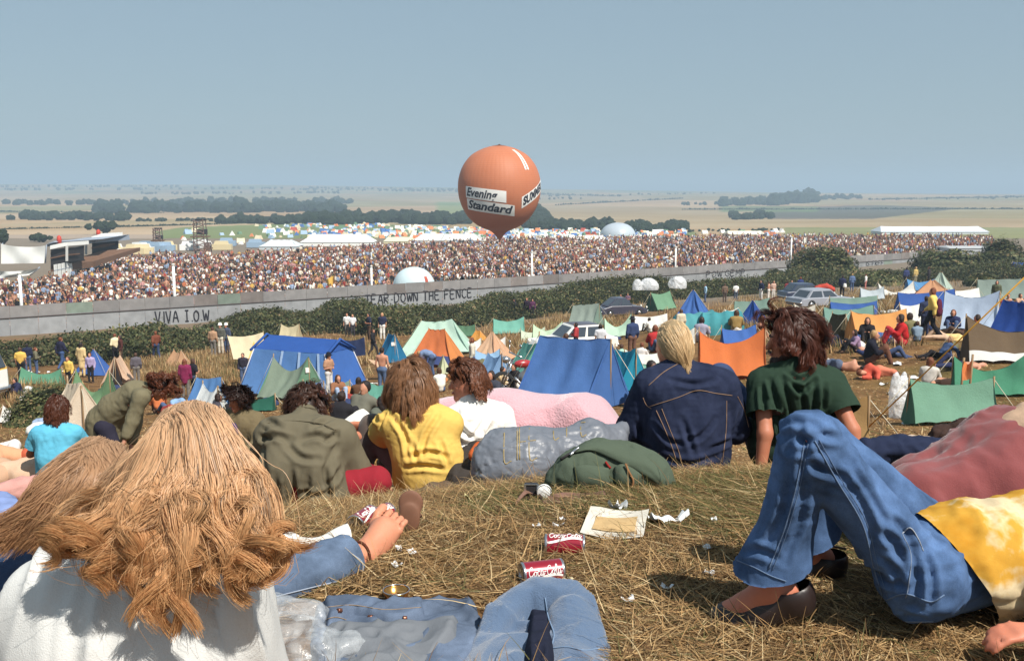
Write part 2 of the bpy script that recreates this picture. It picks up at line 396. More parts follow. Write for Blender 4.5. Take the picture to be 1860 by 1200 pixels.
def stroke_text(word, h, adv=.72):
    """hand-painted capitals as polylines in a unit box; returns list of (n,2) polylines scaled to height h and total width"""
    A = {'A': [[(0, 0), (.3, 1), (.6, 0)], [(.12, .38), (.48, .38)]], 'B': [[(0, 0), (0, 1), (.45, .9), (.4, .58), (0, .52), (.5, .4), (.48, .08), (0, 0)]], 'C': [[(.55, .88), (.3, 1), (.05, .75), (.03, .25), (.3, 0), (.55, .12)]],
     'D': [[(0, 0), (0, 1), (.4, .88), (.55, .5), (.4, .1), (0, 0)]], 'E': [[(.5, 1), (0, 1), (0, 0), (.52, 0)], [(0, .52), (.42, .52)]], 'F': [[(.5, 1), (0, 1), (0, 0)], [(0, .52), (.42, .52)]],
     'G': [[(.55, .88), (.3, 1), (.05, .75), (.03, .25), (.3, 0), (.55, .15), (.55, .45), (.32, .45)]], 'H': [[(0, 0), (0, 1)], [(.5, 0), (.5, 1)], [(0, .5), (.5, .5)]], 'I': [[(.1, 1), (.5, 1)], [(.3, 1), (.3, 0)], [(.1, 0), (.5, 0)]],
     'i': [[(.2, 1), (.2, 0)]], 'L': [[(0, 1), (0, 0), (.5, 0)]], 'M': [[(0, 0), (.05, 1), (.3, .35), (.55, 1), (.6, 0)]], 'N': [[(0, 0), (0, 1), (.5, 0), (.5, 1)]], 'O': [[(.3, 1), (.05, .75), (.05, .25), (.3, 0), (.55, .25), (.55, .75), (.3, 1)]],
     'P': [[(0, 0), (0, 1), (.45, .92), (.45, .55), (0, .5)]], 'R': [[(0, 0), (0, 1), (.45, .92), (.42, .58), (0, .5), (.5, 0)]], 'S': [[(.5, .9), (.25, 1), (.03, .78), (.48, .32), (.3, 0), (0, .12)]], 'T': [[(-.02, 1), (.58, 1)], [(.28, 1), (.28, 0)]],
     'U': [[(0, 1), (.02, .2), (.27, 0), (.52, .2), (.54, 1)]], 'V': [[(0, 1), (.28, 0), (.56, 1)]], 'W': [[(0, 1), (.17, 0), (.35, .7), (.53, 0), (.7, 1)]], '.': [[(.1, .02), (.14, .06)]], ' ': []}
    out = []; x = 0
    for ch in word:
        for s in A[ch]: out.append((np.array(s) + [x, 0]) * h)
        x += {'W': .86, '.': .3, 'i': .42, ' ': .5}.get(ch, adv)
    return out, x * h
def font_mesh(txt, size=1, shear=0, offset=0, res=3):
    cu = bpy.data.curves.new('t', 'FONT'); cu.body = txt; cu.size = size; cu.shear = shear; cu.offset = offset; cu.resolution_u = res
    o = bpy.data.objects.new('t', cu); COL.objects.link(o)
    dg = bpy.context.evaluated_depsgraph_get(); me = o.evaluated_get(dg).to_mesh()
    V = np.array([v.co[:] for v in me.vertices]); F = [list(p.vertices) for p in me.polygons]
    o.evaluated_get(dg).to_mesh_clear(); bpy.data.objects.remove(o); bpy.data.curves.remove(cu); return V, F
# ---------------------------------------------------------------- ground
def interp(x, xs, ys): return np.interp(x, xs, ys)
FX0, FY0, FSL = 0.0, 115.0, .69                       # the long iron fence: y = 115 + .69 x
def fence_y(x): return FY0 + np.where(np.asarray(x) < 0, .66, .72) * np.asarray(x)
FTOP = CAMH - 10.0
def field_col(px, y, nz):
    c = np.zeros((len(px), 3)); tan = np.array([.385, .275, .165]); grn = np.array([.17, .20, .085]); dark = np.array([.14, .115, .10]); dirt = np.array([.27, .21, .16])
    c[:] = tan; c += (nz * .05)[:, None]
    far = (y < 352) & (nz > -.1); c[far] = [.24, .24, .14]
    hill = (y > np.interp(px, [250, 330, 620, 830, 1250], [425, 412, 402, 414, 420])) & (y < 446) & (px > 285) & (px < 1260); c[hill] = grn
    c[(px > 790) & (px < 960) & (y > 366) & (y < 392)] = grn * 1.3
    c[(px > 1395) & (px < 1720) & (y > 372 + abs(px - 1580) * .03) & (y < 397 - np.clip(px - 1580, 0, 200) * .12)] = dark
    c[(px > 1310) & (px < 1500) & (y > 374) & (y <= 384) & (px < 1480)] = grn
    c[(px > 1150) & (y > 412) & (y < 432) & (px > 1420)] = [.22, .22, .1]
    c[(px < 290) & (y > 425) & (y < 470)] = dirt * 1.3
    return c
def make_ground():
    us = np.linspace(-2300, 4160, 620); Ds = np.concatenate([[-40., -6, 0], np.exp(np.linspace(0, math.log(14000), 520))])
    U, D = np.meshgrid((us - 930) / FPX, Ds); X = U * np.where(D < 1, np.abs(D) * .9 + 4, D + 3 * np.exp(-(D - 1) / 2)); Y = D
    Z = terr(X, np.maximum(Y, 1)); 
    V = np.stack([X, Y, Z], -1); n, m = U.shape
    i = np.arange(n - 1)[:, None] * m + np.arange(m - 1)[None]; F = np.stack([i, i + 1, i + m + 1, i + m], -1).reshape(-1, 4)
    px = 930 + FPX * X / np.maximum(Y, 1); zr = (Z - CAMH) / np.maximum(Y, 1); yy = 345 - zr * FPX
    c = field_col(px.ravel(), yy.ravel(), vnoise(np.stack([X / 60, Y / 60, Y * 0], -1)).ravel())
    cr = (Y.ravel() > 80) & (yy.ravel() > 432); c[cr] = [.2, .16, .12]
    m_, t, b = nodes('ground'); b.inputs['Roughness'].default_value = .95; b.inputs['Specular IOR Level'].default_value = .1
    a = N(t, 'ShaderNodeVertexColor', layer_name='col').outputs[0]
    g = N(t, 'ShaderNodeNewGeometry'); sx = N(t, 'ShaderNodeSeparateXYZ'); t.links.new(g.outputs['Position'], sx.inputs[0])
    big = noise(t, .12, 5, .6, 'World'); mid = noise(t, 1.3, 6, .65, 'World'); fine = noise(t, 38, 4, .7, 'World')
    st = mix(t, ramp(t, mid.outputs[0], [(.35, (0, 0, 0)), (.65, (1, 1, 1))]), lin(92, 64, 36), lin(148, 108, 64))
    st = mix(t, ramp(t, big.outputs[0], [(.52, (0, 0, 0)), (.7, (.75,) * 3)]), st, lin(96, 92, 44))
    st = mix(t, ramp(t, noise(t, .55, 5, .7, 'World').outputs[0], [(.56, (0, 0, 0)), (.68, (.8,) * 3)]), st, lin(104, 76, 52))
    st = mix(t, fine.outputs[0], mix(t, 1, st, (.45,) * 3, 'MULTIPLY'), mix(t, 1, st, (1.45,) * 3, 'MULTIPLY'))
    mr = N(t, 'ShaderNodeMapRange'); t.links.new(sx.outputs[1], mr.inputs[0]); mr.inputs[1].default_value = 75; mr.inputs[2].default_value = 100
    far = mix(t, noise(t, .03, 5, .6, 'World').outputs[0], mix(t, 1, a, (.8,) * 3, 'MULTIPLY'), mix(t, 1, a, (1.2,) * 3, 'MULTIPLY'))
    vo = N(t, 'ShaderNodeTexVoronoi'); vo.inputs['Scale'].default_value = 1; mpg = N(t, 'ShaderNodeMapping'); mpg.inputs['Scale'].default_value = (.0035, .0022, 0); t.links.new(g.outputs['Position'], mpg.inputs[0]); t.links.new(mpg.outputs[0], vo.inputs['Vector']); sv = N(t, 'ShaderNodeSeparateColor'); t.links.new(vo.outputs['Color'], sv.inputs[0])
    fl = mix(t, 1, far, ramp(t, sv.outputs[0], [(0, (.62, .78, .6)), (.3, (.8, .85, .75)), (.55, (1.0, 1.0, 1.0)), (.8, (1.1, 1.04, .95)), (1, (.75, .7, .66))]), 'MULTIPLY'); mf = N(t, 'ShaderNodeMapRange'); t.links.new(sx.outputs[1], mf.inputs[0]); mf.inputs[1].default_value = 420; mf.inputs[2].default_value = 520; far = mix(t, mf.outputs[0], far, fl)
    t.links.new(mix(t, mr.outputs[0], st, far), b.inputs['Base Color'])
    bump(t, b, fine.outputs[0], .5, .02)
    o = obj('ground', mesh('ground', V.reshape(-1, 3), F, True, c), m_); tag(o, kind='structure')
make_ground()
# ---------------------------------------------------------------- grass
GREENS = [lin(164, 126, 78), lin(192, 156, 104), lin(120, 88, 54), lin(216, 188, 138), lin(98, 76, 48), lin(108, 104, 58)]
CLOTHS = [[(808, 1240), (846, 1190), (868, 1150), (896, 1116), (942, 1088), (990, 1080), (1044, 1096), (1090, 1132), (1114, 1180), (1116, 1260)], [(560, 1100), (640, 1090), (780, 1090), (866, 1086), (880, 1120), (878, 1165), (850, 1205), (820, 1260), (555, 1260)], [(1060, 975), (1095, 935), (1175, 936), (1150, 982)], [(474, 1105), (560, 1092), (650, 1150), (670, 1260), (468, 1260)]]   # no grass grows through the things lying there
def blades(xy, L, up, w, seg, seed, lean=1.0, cols=GREENS, pr=(.3, .25, .2, .08, .1, .07)):
    xy = xy[~np.any([inpoly(*proj(xy[:, 0], xy[:, 1], terr(xy[:, 0], xy[:, 1])), O) for O in CLOTHS], 0)]; r = np.random.default_rng(seed); n = len(xy); z = terr(xy[:, 0], xy[:, 1])
    az = r.uniform(0, 6.28, n); az = az * .6 + .4 * (vnoise(np.stack([xy[:, 0] * .9, xy[:, 1] * .9, xy[:, 0] * 0], -1), 3) * 5 + 1)
    ln = L * r.uniform(.45, 1.2, n); el = np.clip(r.normal(up, .3, n), .02, 1.5); bend = r.normal(-.5, .35, n) * lean; tw = r.normal(0, .5, n)
    t = np.linspace(0, 1, seg + 1); p = np.stack([xy[:, 0], xy[:, 1], z - .004], -1)[:, None].repeat(seg + 1, 1)
    for k in range(seg):
        e = el + bend * t[k]; a = az + tw * t[k]; d = np.stack([np.cos(a) * np.cos(e), np.sin(a) * np.cos(e), np.sin(e)], -1)
        p[:, k + 1] = p[:, k] + d * (ln / seg)[:, None]
    p[..., 2] = np.maximum(p[..., 2], z[:, None] + .003 + .012 * r.random((n, 1)))
    side = np.stack([-np.sin(az), np.cos(az), r.normal(0, .5, n)], -1); side /= np.linalg.norm(side, axis=1, keepdims=True)
    ww = (w * r.uniform(.6, 1.4, n))[:, None] * np.array([1 - .85 * q for q in t])[None]
    A = p + side[:, None] * ww[..., None]; B = p - side[:, None] * ww[..., None]
    V = np.stack([A, B], 2).reshape(-1, 3); b0 = np.arange(n)[:, None] * (2 * seg + 2) + 2 * np.arange(seg)[None]
    F = np.stack([b0, b0 + 1, b0 + 3, b0 + 2], -1).reshape(-1, 4)
    ci = r.choice(len(cols), n, p=pr); gz = vnoise(np.stack([xy[:, 0] * .55, xy[:, 1] * .55, xy[:, 0] * 0], -1), 21); ci = np.where((gz > .5) & (r.random(n) < .5), 5, ci)
    c = np.array(cols)[ci] * r.uniform(.65, 1.25, (n, 1)); return V, F, c.repeat(2 * seg + 2, 0)
def wedge(n, d0, d1, p0, p1, seed, pw=1):
    r = np.random.default_rng(seed); D = d0 + (d1 - d0) * r.random(n) ** pw; px = r.uniform(p0, p1, n); return np.stack([(px - 930) / FPX * D, D], -1)
def merge(parts):
    V, F, c, o = [], [], [], 0
    for v, f, cc in parts: V.append(v); F.append(f + o); c.append(cc); o += len(v)
    return np.concatenate(V), np.concatenate(F), np.concatenate(c)
def make_grass():
    m = vcol('dry_grass', .75, .25, trans=.25)
    a = blades(wedge(56000, 1.9, 4.6, -50, 2000, 1), .12, .05, .0016, 4, 2)
    b = blades(wedge(24000, 2.0, 4.1, -50, 2000, 3), .17, .13, .0017, 5, 4, lean=1.0)
    c = blades(wedge(46000, 4.2, 12, -100, 2000, 5), .07, .08, .003, 3, 6)
    V, F, cc = merge([a, b, c]); tag(obj('dry_grass', mesh('dry_grass', V, F, True, cc), m), 'matted dry straw coloured grass over the near slope', 'grass', kind='stuff')
    xy = wedge(60000, 10, 34, -60, 1920, 7); 
    a = blades(xy[:45000], .11, .34, .011, 2, 8)
    pts = []
    r = np.random.default_rng(11)   # taller rough grass in patches between the tents
    for (px0, px1, y0, y1, n) in [(250, 450, 650, 705, 9000), (450, 720, 602, 640, 7000), (600, 720, 640, 690, 3000), (880, 1060, 572, 640, 12000), (1040, 1240, 545, 600, 9000), (1290, 1640, 525, 600, 20000), (0, 130, 690, 740, 3000), (1600, 1860, 500, 530, 5000), (1440, 1660, 585, 640, 2500), (180, 420, 625, 668, 7000)]:
        n = int(n * .8); q = np.array([G(*v)[:2] for v in zip(r.uniform(px0, px1, 260), r.uniform(y0, y1, 260))])
        pts.append(q[r.integers(0, 260, n)] + r.normal(0, 1, (n, 2)) * np.array([.55, .7]))
    q = np.concatenate(pts); q = q[vnoise(np.stack([q[:, 0] * .6, q[:, 1] * .4, q[:, 0] * 0], -1), 31) > -.25]
    b = blades(q, .42, 1.25, .018, 2, 12, lean=.5, cols=GREENS[:4] + [lin(120, 108, 62), lin(110, 104, 58)])
    V, F, cc = merge([a, b]); tag(obj('rough_grass', mesh('rough_grass', V, F, True, cc), m), 'tall pale dry grass between the tents on the hillside', 'grass', kind='stuff')
make_grass()
# ---------------------------------------------------------------- leaves
def leaves(c, size, seed, nrm=None):
    r = np.random.default_rng(seed); n = len(c); d = r.normal(size=(n, 3)); d[:, 2] += .6; d /= np.linalg.norm(d, axis=1, keepdims=True)
    a = np.cross(d, r.normal(size=(n, 3))); a /= np.linalg.norm(a, axis=1, keepdims=True); b = np.cross(d, a); s = (size * r.uniform(.5, 1.4, n))[:, None]
    V = np.stack([c + a * s, c + b * s * .6, c - a * s, c - b * s * .6], 1).reshape(-1, 3); F = np.arange(4 * n).reshape(n, 4); return V, F
LEAFC = np.array([lin(84, 92, 52), lin(98, 102, 58), lin(116, 112, 66), lin(68, 76, 46), lin(134, 112, 74)])
LEAFM = vcol('foliage', .6, .3, trans=.25)
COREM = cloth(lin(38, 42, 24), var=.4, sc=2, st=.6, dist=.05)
def leafcol(n, seed, pos=None, sc=.5):
    r = np.random.default_rng(seed); k = r.choice(5, n, p=(.3, .27, .17, .16, .10)); c = LEAFC[k] * r.uniform(.7, 1.35, (n, 1))
    if pos is not None: c = c * (1 + .35 * vnoise(pos * sc, seed))[:, None]
    return c.repeat(4, 0)
def make_hedge():
    xb = [-60, 0, 200, 300, 400, 480, 600, 700, 800, 900, 1000, 1100, 1200, 1300, 1400, 1500, 1600, 1700, 1800, 1920]; yb = [672, 668, 660, 648, 630, 618, 606, 612, 604, 590, 574, 560, 547, 541, 532, 524, 517, 512, 508, 505]
    xt = [-60, 0, 60, 130, 200, 280, 340, 380, 430, 500, 560, 600, 650, 680, 720, 760, 800, 850, 900, 950, 1000, 1050, 1100, 1150, 1200, 1250, 1300, 1380, 1420, 1450, 1560, 1600, 1700, 1800, 1920]
    yt = [634, 630, 622, 610, 604, 595, 606, 599, 573, 562, 568, 552, 545, 555, 563, 563, 561, 553, 541, 538, 530, 515, 507, 505, 506, 516, 512, 505, 500, 490, 496, 494, 492, 480, 470]
    pxs = np.linspace(-50, 1900, 200); fr = np.array([G(p, np.interp(p, xb, yb)) for p in pxs]); Df = fr[:, 1]
    r = np.random.default_rng(5)
    def surf(px, t, jig=0):
        D0 = np.interp(px, pxs, Df); x0 = (px - 930) / FPX
        Dfn = np.where(px < 930, 115 / (1 - .66 * x0), 115 / (1 - .72 * x0)) - 1.2; D1 = np.minimum(D0 + 15, np.maximum(Dfn, D0 + 4)); D = D0 + (D1 - D0) * t; Dm = D0 + (D1 - D0) * .55
        ztop = CAMH + np.array([ray(p, y)[2] for p, y in zip(px, np.interp(px, xt, yt))]) * Dm; zg = terr(x0 * D, D)
        H = np.maximum(ztop - terr(x0 * Dm, Dm), .5); prof = np.clip(1 - np.abs(2 * (t - .5)) ** 2.6, 0, 1) ** .6
        q = np.stack([x0 * D * .45, D * .45, D * 0], -1); h = H * prof * (1 + .22 * vnoise(q, 8) + .13 * vnoise(q * 2.6, 9)); return x0 * D, D, zg, h
    n = 150000; px = r.uniform(-50, 1900, n); t = r.random(n); x, y, zg, h = surf(px, t)
    c = np.stack([x, y, zg + h * (1.0 - .5 * r.random(n) ** 2.2) + .12 * r.normal(size=n)], -1) + r.normal(0, .1, (n, 3))
    V, F = leaves(c, .115, 6); cc = leafcol(n, 7, c, .35) * .8
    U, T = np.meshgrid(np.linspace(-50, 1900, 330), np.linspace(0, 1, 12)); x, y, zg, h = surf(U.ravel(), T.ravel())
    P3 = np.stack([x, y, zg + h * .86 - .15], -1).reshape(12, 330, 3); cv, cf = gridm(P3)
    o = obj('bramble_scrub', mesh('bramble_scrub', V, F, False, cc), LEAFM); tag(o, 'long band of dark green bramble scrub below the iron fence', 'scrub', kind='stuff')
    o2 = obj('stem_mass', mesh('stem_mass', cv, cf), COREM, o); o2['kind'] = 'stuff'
make_hedge()
def bush(name, px, yt, yb, w, label, seed, n=5000, size=.16, dep=1.0, cat='bush'):
    g = G(px, yb); D = g[1]; rx = w / FPX * D / 2; g[1] += rx * dep * .7; g[2] = terr(g[0], g[1]); H = P(px, yt, g[1])[2] - g[2]
    r = np.random.default_rng(seed); d = r.normal(size=(n, 3)); d[:, 2] = np.abs(d[:, 2]); d /= np.linalg.norm(d, axis=1, keepdims=True)
    k = 1 + .22 * vnoise(d * 2.2, seed) + .12 * vnoise(d * 5, seed + 1)
    c = d * k[:, None] * np.array([rx, rx * dep, H]) * (1 - .4 * r.random((n, 1)) ** 2)
    root = empty(name, g); tag(root, label, cat)
    V, F = leaves(c, size, seed); part('foliage', V, F, LEAFM, root, False, leafcol(n, seed, c, .8), world=False)
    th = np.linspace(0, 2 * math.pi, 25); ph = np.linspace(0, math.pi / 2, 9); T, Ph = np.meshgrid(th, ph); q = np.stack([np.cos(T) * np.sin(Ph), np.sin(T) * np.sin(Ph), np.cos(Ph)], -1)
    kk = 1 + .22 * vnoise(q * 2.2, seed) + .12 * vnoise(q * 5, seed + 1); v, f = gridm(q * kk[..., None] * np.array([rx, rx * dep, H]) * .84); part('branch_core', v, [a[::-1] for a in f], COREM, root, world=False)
bush('bush', 1514, 452, 518, 165, 'large rounded dark bush rising above the fence behind the parked cars', 1, 9000, .2)
bush('bush', 1742, 452, 503, 150, 'broad dark bush at the right end of the iron fence', 2, 7000, .2)
bush('bush', 1838, 437, 498, 110, 'tall dark bush at the right edge of the picture behind the blue tent', 3, 6000, .2)
bush('bush', 1411, 488, 508, 44, 'small dark bush standing against the fence below the graffiti', 4, 2500, .15)
bush('bush', 1606, 492, 520, 80, 'low dark bush between the fence and the white twin peaked tent', 5, 4000, .16)
bush('bush', 1796, 497, 520, 66, 'low bright green bush behind the grey green ridge tent', 6, 3500, .14)
bush('bush', 52, 708, 775, 150, 'low trampled green bramble patch beside the girl in turquoise', 8, 7000, .05, 1.4)
# ---------------------------------------------------------------- woods and far trees
def crown_blobs(pts, rad, seed, dep=1.0):
    bm_v, bm_f = ICO; r = np.random.default_rng(seed); Vs, Fs, n = [], [], len(bm_v)
    for i, (p, q) in enumerate(zip(pts, rad)):
        k = 1 + .35 * vnoise(bm_v * 1.9 + i * 7.3, seed) + .22 * vnoise(bm_v * 4.2 + i * 3.1, seed + 1)
        Vs.append(bm_v * k[:, None] * np.array([q * r.uniform(.9, 1.4), q * dep, q * r.uniform(.8, 1.15)]) + p); Fs.append(bm_f + i * n)
    return np.concatenate(Vs), np.concatenate(Fs)
def _ico():
    import bmesh
    b = bmesh.new(); bmesh.ops.create_icosphere(b, subdivisions=3, radius=1); V = np.array([v.co[:] for v in b.verts]); b.verts.index_update(); F = np.array([[v.index for v in f.verts] for f in b.faces]); b.free(); return V, F
ICO = _ico()
WOODM = cloth(lin(40, 52, 34), var=.5, sc=.25, fine=1.2, st=1, dist=.6, rough=.95)
def make_woods():
    r = np.random.default_rng(3); pts, rad = [], []
    # (px0, px1, foot y left, foot y right, height px, trees)
    W = [(-60, 180, 371, 371, 13, 40), (180, 620, 386, 384, 24, 150), (200, 640, 372, 368, 14, 110), (15, 235, 398, 400, 18, 70), (235, 430, 401, 400, 8, 45), (395, 640, 405, 406, 20, 90), (560, 800, 406, 406, 26, 120), (800, 850, 406, 406, 26, 26),
         (945, 990, 406, 406, 36, 20), (955, 1112, 417, 416, 22, 70), (1128, 1246, 421, 419, 22, 55), (1310, 1420, 373, 370, 16, 40), (1400, 1480, 372, 366, 24, 40), (1470, 1562, 362, 360, 11, 34), (1330, 1402, 398, 396, 18, 26), (1240, 1330, 371, 371, 7, 20), (1250, 1420, 420, 418, 7, 26),
         (0, 520, 345, 342, 6, 60), (520, 900, 344, 348, 6, 50), (980, 1300, 356, 350, 4, 40), (-40, 330, 339, 338, 5, 60), (560, 860, 341, 345, 5, 60), (250, 620, 352, 350, 6, 60), (880, 1060, 362, 360, 5, 26), (1600, 1860, 362, 359, 4, 24)]
    for (a, b, y0, y1, h, n) in W:
        for k in range(n):
            px = r.uniform(a, b); yb = np.interp(px, [a, b], [y0, y1]) - r.uniform(0, h * .35); g = G(px, yb + 2); q = h * .36 / FPX * g[1] * r.uniform(.7, 1.25); pts.append(g + [0, 0, q * .7]); rad.append(q)
    for (a, b, y0, y1) in [(0, 340, 416, 408), (210, 520, 412, 403), (1010, 1240, 372, 360), (1240, 1860, 380, 379), (1580, 1860, 362, 357), (870, 1130, 350, 356), (0, 300, 384, 386)]:   # field hedges
        for px in np.arange(a, b, 4.5):
            g = G(px, np.interp(px, [a, b], [y0, y1]) + 1); q = 2.0 / FPX * g[1] * r.uniform(.6, 1.2); pts.append(g + [0, 0, q * .4]); rad.append(q)
    V, F = crown_blobs(np.array(pts), rad, 4); tag(obj('woodland', mesh('woodland', V, F, False), WOODM), 'hazy woods and field hedges across the far valley', 'woodland', kind='stuff')
make_woods()
def far_tree(px, yt, yb, w, label, seed):
    g = G(px, yb); D = g[1]; H = (yb - yt) / FPX * D; rx = w / FPX * D / 2; root = empty('tree', g); tag(root, label, 'tree'); r = np.random.default_rng(seed)
    c = r.normal(size=(26, 3)) * np.array([rx * .42, rx * .4, H * .14]) + [0, 0, H * .62]; V, F = crown_blobs(c, [rx * .34] * 26, seed); part('crown', V, F, WOODM, root, False, world=False)
    v, f = tube([(0, 0, -.3), (0, 0, H * .5)], [rx * .1, rx * .06]); part('trunk', v, f, cloth(lin(70, 58, 44)), root, world=False)
far_tree(188, 402, 426, 36, 'round lone tree in the stubble field above the stage roof', 1)
far_tree(5, 420, 452, 30, 'dark tree at the left edge beside the white screen', 2)
far_tree(72, 426, 440, 26, 'small dark tree peeping over the white screen', 3)
# ---------------------------------------------------------------- the iron fence
def make_fence():
    zt = FTOP; zb = -13.6; root = empty('iron_fence', (0, FY0, zb)); tag(root, 'long grey corrugated iron fence with painted slogans dividing campers from the crowd', 'fence')
    xs = np.arange(-78, 74, 1.9); r = np.random.default_rng(2)
    m = vcol('corrugated_iron', .55, .4, nz=.42, nsc=1.1)
    t = m.node_tree; w = N(t, 'ShaderNodeTexWave'); w.inputs['Scale'].default_value = 4.2; w.bands_direction = 'X'; c = N(t, 'ShaderNodeTexCoord'); t.links.new(c.outputs['Object'], w.inputs[0]); bump(t, t.nodes['Principled BSDF'], w.outputs[0], .5, .03)
    def row(z0, z1, dy, base, var, name, greens, rust=.1):
        V, F, cc = [], [], []; k = 0
        for a, b in zip(xs[:-1], xs[1:]):
            c = np.array(base) * (1 + var * r.normal()); g = r.random()
            if g < greens: c = np.array(lin(124, 138, 124)) * r.uniform(.8, 1.1)
            elif g < greens + rust: c = np.array(lin(134, 124, 118)) * r.uniform(.75, 1)
            j = r.uniform(-.04, .04)
            for x, z in ((a, z0), (b - .02, z0), (b - .02, z1 + j), (a, z1 + j)): V.append((x, fence_y(x) + dy, z)); cc.append(c)
            F.append([k, k + 1, k + 2, k + 3]); k += 4
        return part(name, V, F, m, root, False, np.array(cc))
    zm = zt - 1.05
    row(zm - .02, zt, .10, lin(138, 134, 132), .09, 'upper_sheeting', .02, .12)
    row(zb - .5, zm + .04, 0, lin(146, 148, 150), .05, 'lower_sheeting', .03, .03)
    V, F = [], []
    vs = [box((x, fence_y(x) + .3, (zt + zb) / 2 - .1), (.14, .14, zt - zb)) for x in xs[::2]]
    V, F = join(*vs); part('post', V, F, plain(lin(96, 84, 72), .8), root, False)
    V, F = tube([(x, fence_y(x) - .06, zm) for x in (xs[0], 0, xs[-1])], .05, 4); part('rail', V, F, plain(lin(84, 74, 70), .8), root, False)
    ink = plain(lin(38, 36, 44), .8)
    def graf(txt, pxa, pxb, ya, yb, hpx, r=.045, adv=.8):
        xa = (pxa - 930) / FPX; Da = FY0 / (1 - (.66 if pxa < 930 else .72) * xa); xb = (pxb - 930) / FPX; Db = FY0 / (1 - (.66 if pxb < 930 else .72) * xb)
        A = P(pxa, ya, Da); B = P(pxb, yb, Db); L = np.linalg.norm((B - A)[:2]); h = hpx / FPX * Da
        S, w = stroke_text(txt, h, adv); parts = []
        for s in S:
            q = catmull(s, 3 * len(s)) if len(s) > 2 else s; f = q[:, 0] / w; xx = A[0] + (B[0] - A[0]) * f; zz = A[2] + (B[2] - A[2]) * f + q[:, 1] + .02 * np.sin(xx * 5)
            pts = np.stack([xx, fence_y(xx) - .035, zz], -1); v, g = tube(pts, r, 4); parts.append((v, g))
        V, F = join(*parts); part('painted_slogan', V, F, ink, root, False)['label'] = 'black hand painted words ' + txt.replace('i', 'I')
    graf('ViVA I.O.W.', 284, 388, 585, 581, 20, .07)
    graf('TEAR DOWN THE FENCE', 664, 860, 553, 539, 17, .07)
    graf('POW.GEMP', 1283, 1356, 504, 499, 11, .05)
    graf('iS FREE', 1572, 1606, 483, 481, 8, .045)
make_fence()
# ---------------------------------------------------------------- crowd beyond the fence
SHIRTS = [('white', lin(236, 234, 228), 20), ('cream', lin(214, 204, 184), 10), ('red', lin(160, 56, 50), 6), ('maroon', lin(96, 36, 40), 7), ('navy blue', lin(38, 42, 68), 12), ('black', lin(30, 28, 30), 13), ('brown', lin(104, 80, 66), 8), ('pale blue', lin(134, 152, 180), 12), ('purple', lin(100, 72, 110), 4), ('yellow', lin(206, 164, 74), 4), ('olive', lin(92, 88, 58), 5), ('orange', lin(196, 110, 70), 2), ('bare skin', SKIN, 7), ('pink', lin(196, 140, 136), 4)]
HAIRS = [lin(40, 28, 22), lin(70, 46, 30), lin(30, 24, 22), lin(120, 84, 52), lin(96, 56, 36), lin(160, 120, 76)]
def crowd_mesh(shirt, hair, stand, seed):
    r = np.random.default_rng(seed); h = .72 if stand else 0.05
    def rings(rs, n=7):
        V, F = [], []
        for (x, y, z, a, b) in rs: V += [(x + a * math.cos(2 * math.pi * j / n), y + b * math.sin(2 * math.pi * j / n), z) for j in range(n)]
        for i in range(len(rs) - 1): F += [[i * n + j, i * n + (j + 1) % n, (i + 1) * n + (j + 1) % n, (i + 1) * n + j] for j in range(n)]
        F.append([(len(rs) - 1) * n + j for j in range(n)]); return V, F
    A = rings([(0, 0, h, .19, .15), (0, 0, h + .25, .18, .13), (0, 0, h + .46, .23, .13), (0, 0, h + .53, .1, .08)])
    Hs = rings([(0, 0, h + .52, .06, .06), (0, .01, h + .58, .09, .1), (0, .01, h + .68, .105, .12), (0, 0, h + .77, .08, .09)])
    Lg = rings([(.09, 0, -.05, .07, .07), (.1, 0, h + .05, .11, .12)]) if stand else rings([(-.12, -.32, -.05, .09, .1), (-.1, -.3, .38, .08, .08), (-.08, -.05, .3, .1, .1)])
    L2 = rings([(-.09, 0, -.05, .07, .07), (-.1, 0, h + .05, .11, .12)]) if stand else rings([(.14, -.35, -.05, .09, .1), (.12, -.33, .36, .08, .08), (.08, -.05, .3, .1, .1)])
    ar = [rings([(s * .27, -.12, h + .1, .05, .06), (s * .25, 0, h + .44, .065, .065)], 5) for s in (-1, 1)]
    tr = np.array([lin(52, 60, 86), lin(36, 34, 38), lin(88, 76, 62)][seed % 3])
    out = []; C = []
    for (V, F), c in ((A, shirt), (Hs, None), (Lg, tr), (L2, tr), (ar[0], shirt if seed % 2 else SKIN2), (ar[1], shirt if seed % 2 else SKIN2)):
        V = np.array(V); out.append((V, F)); 
        if c is None: cc = np.array([hair if (v[1] > -.03 or v[2] > h + .69) else SKIN for v in V])
        else: cc = np.tile(np.array(c), (len(V), 1))
        C.append(cc)
    V, F = join(*out); return V, F, np.concatenate(C)
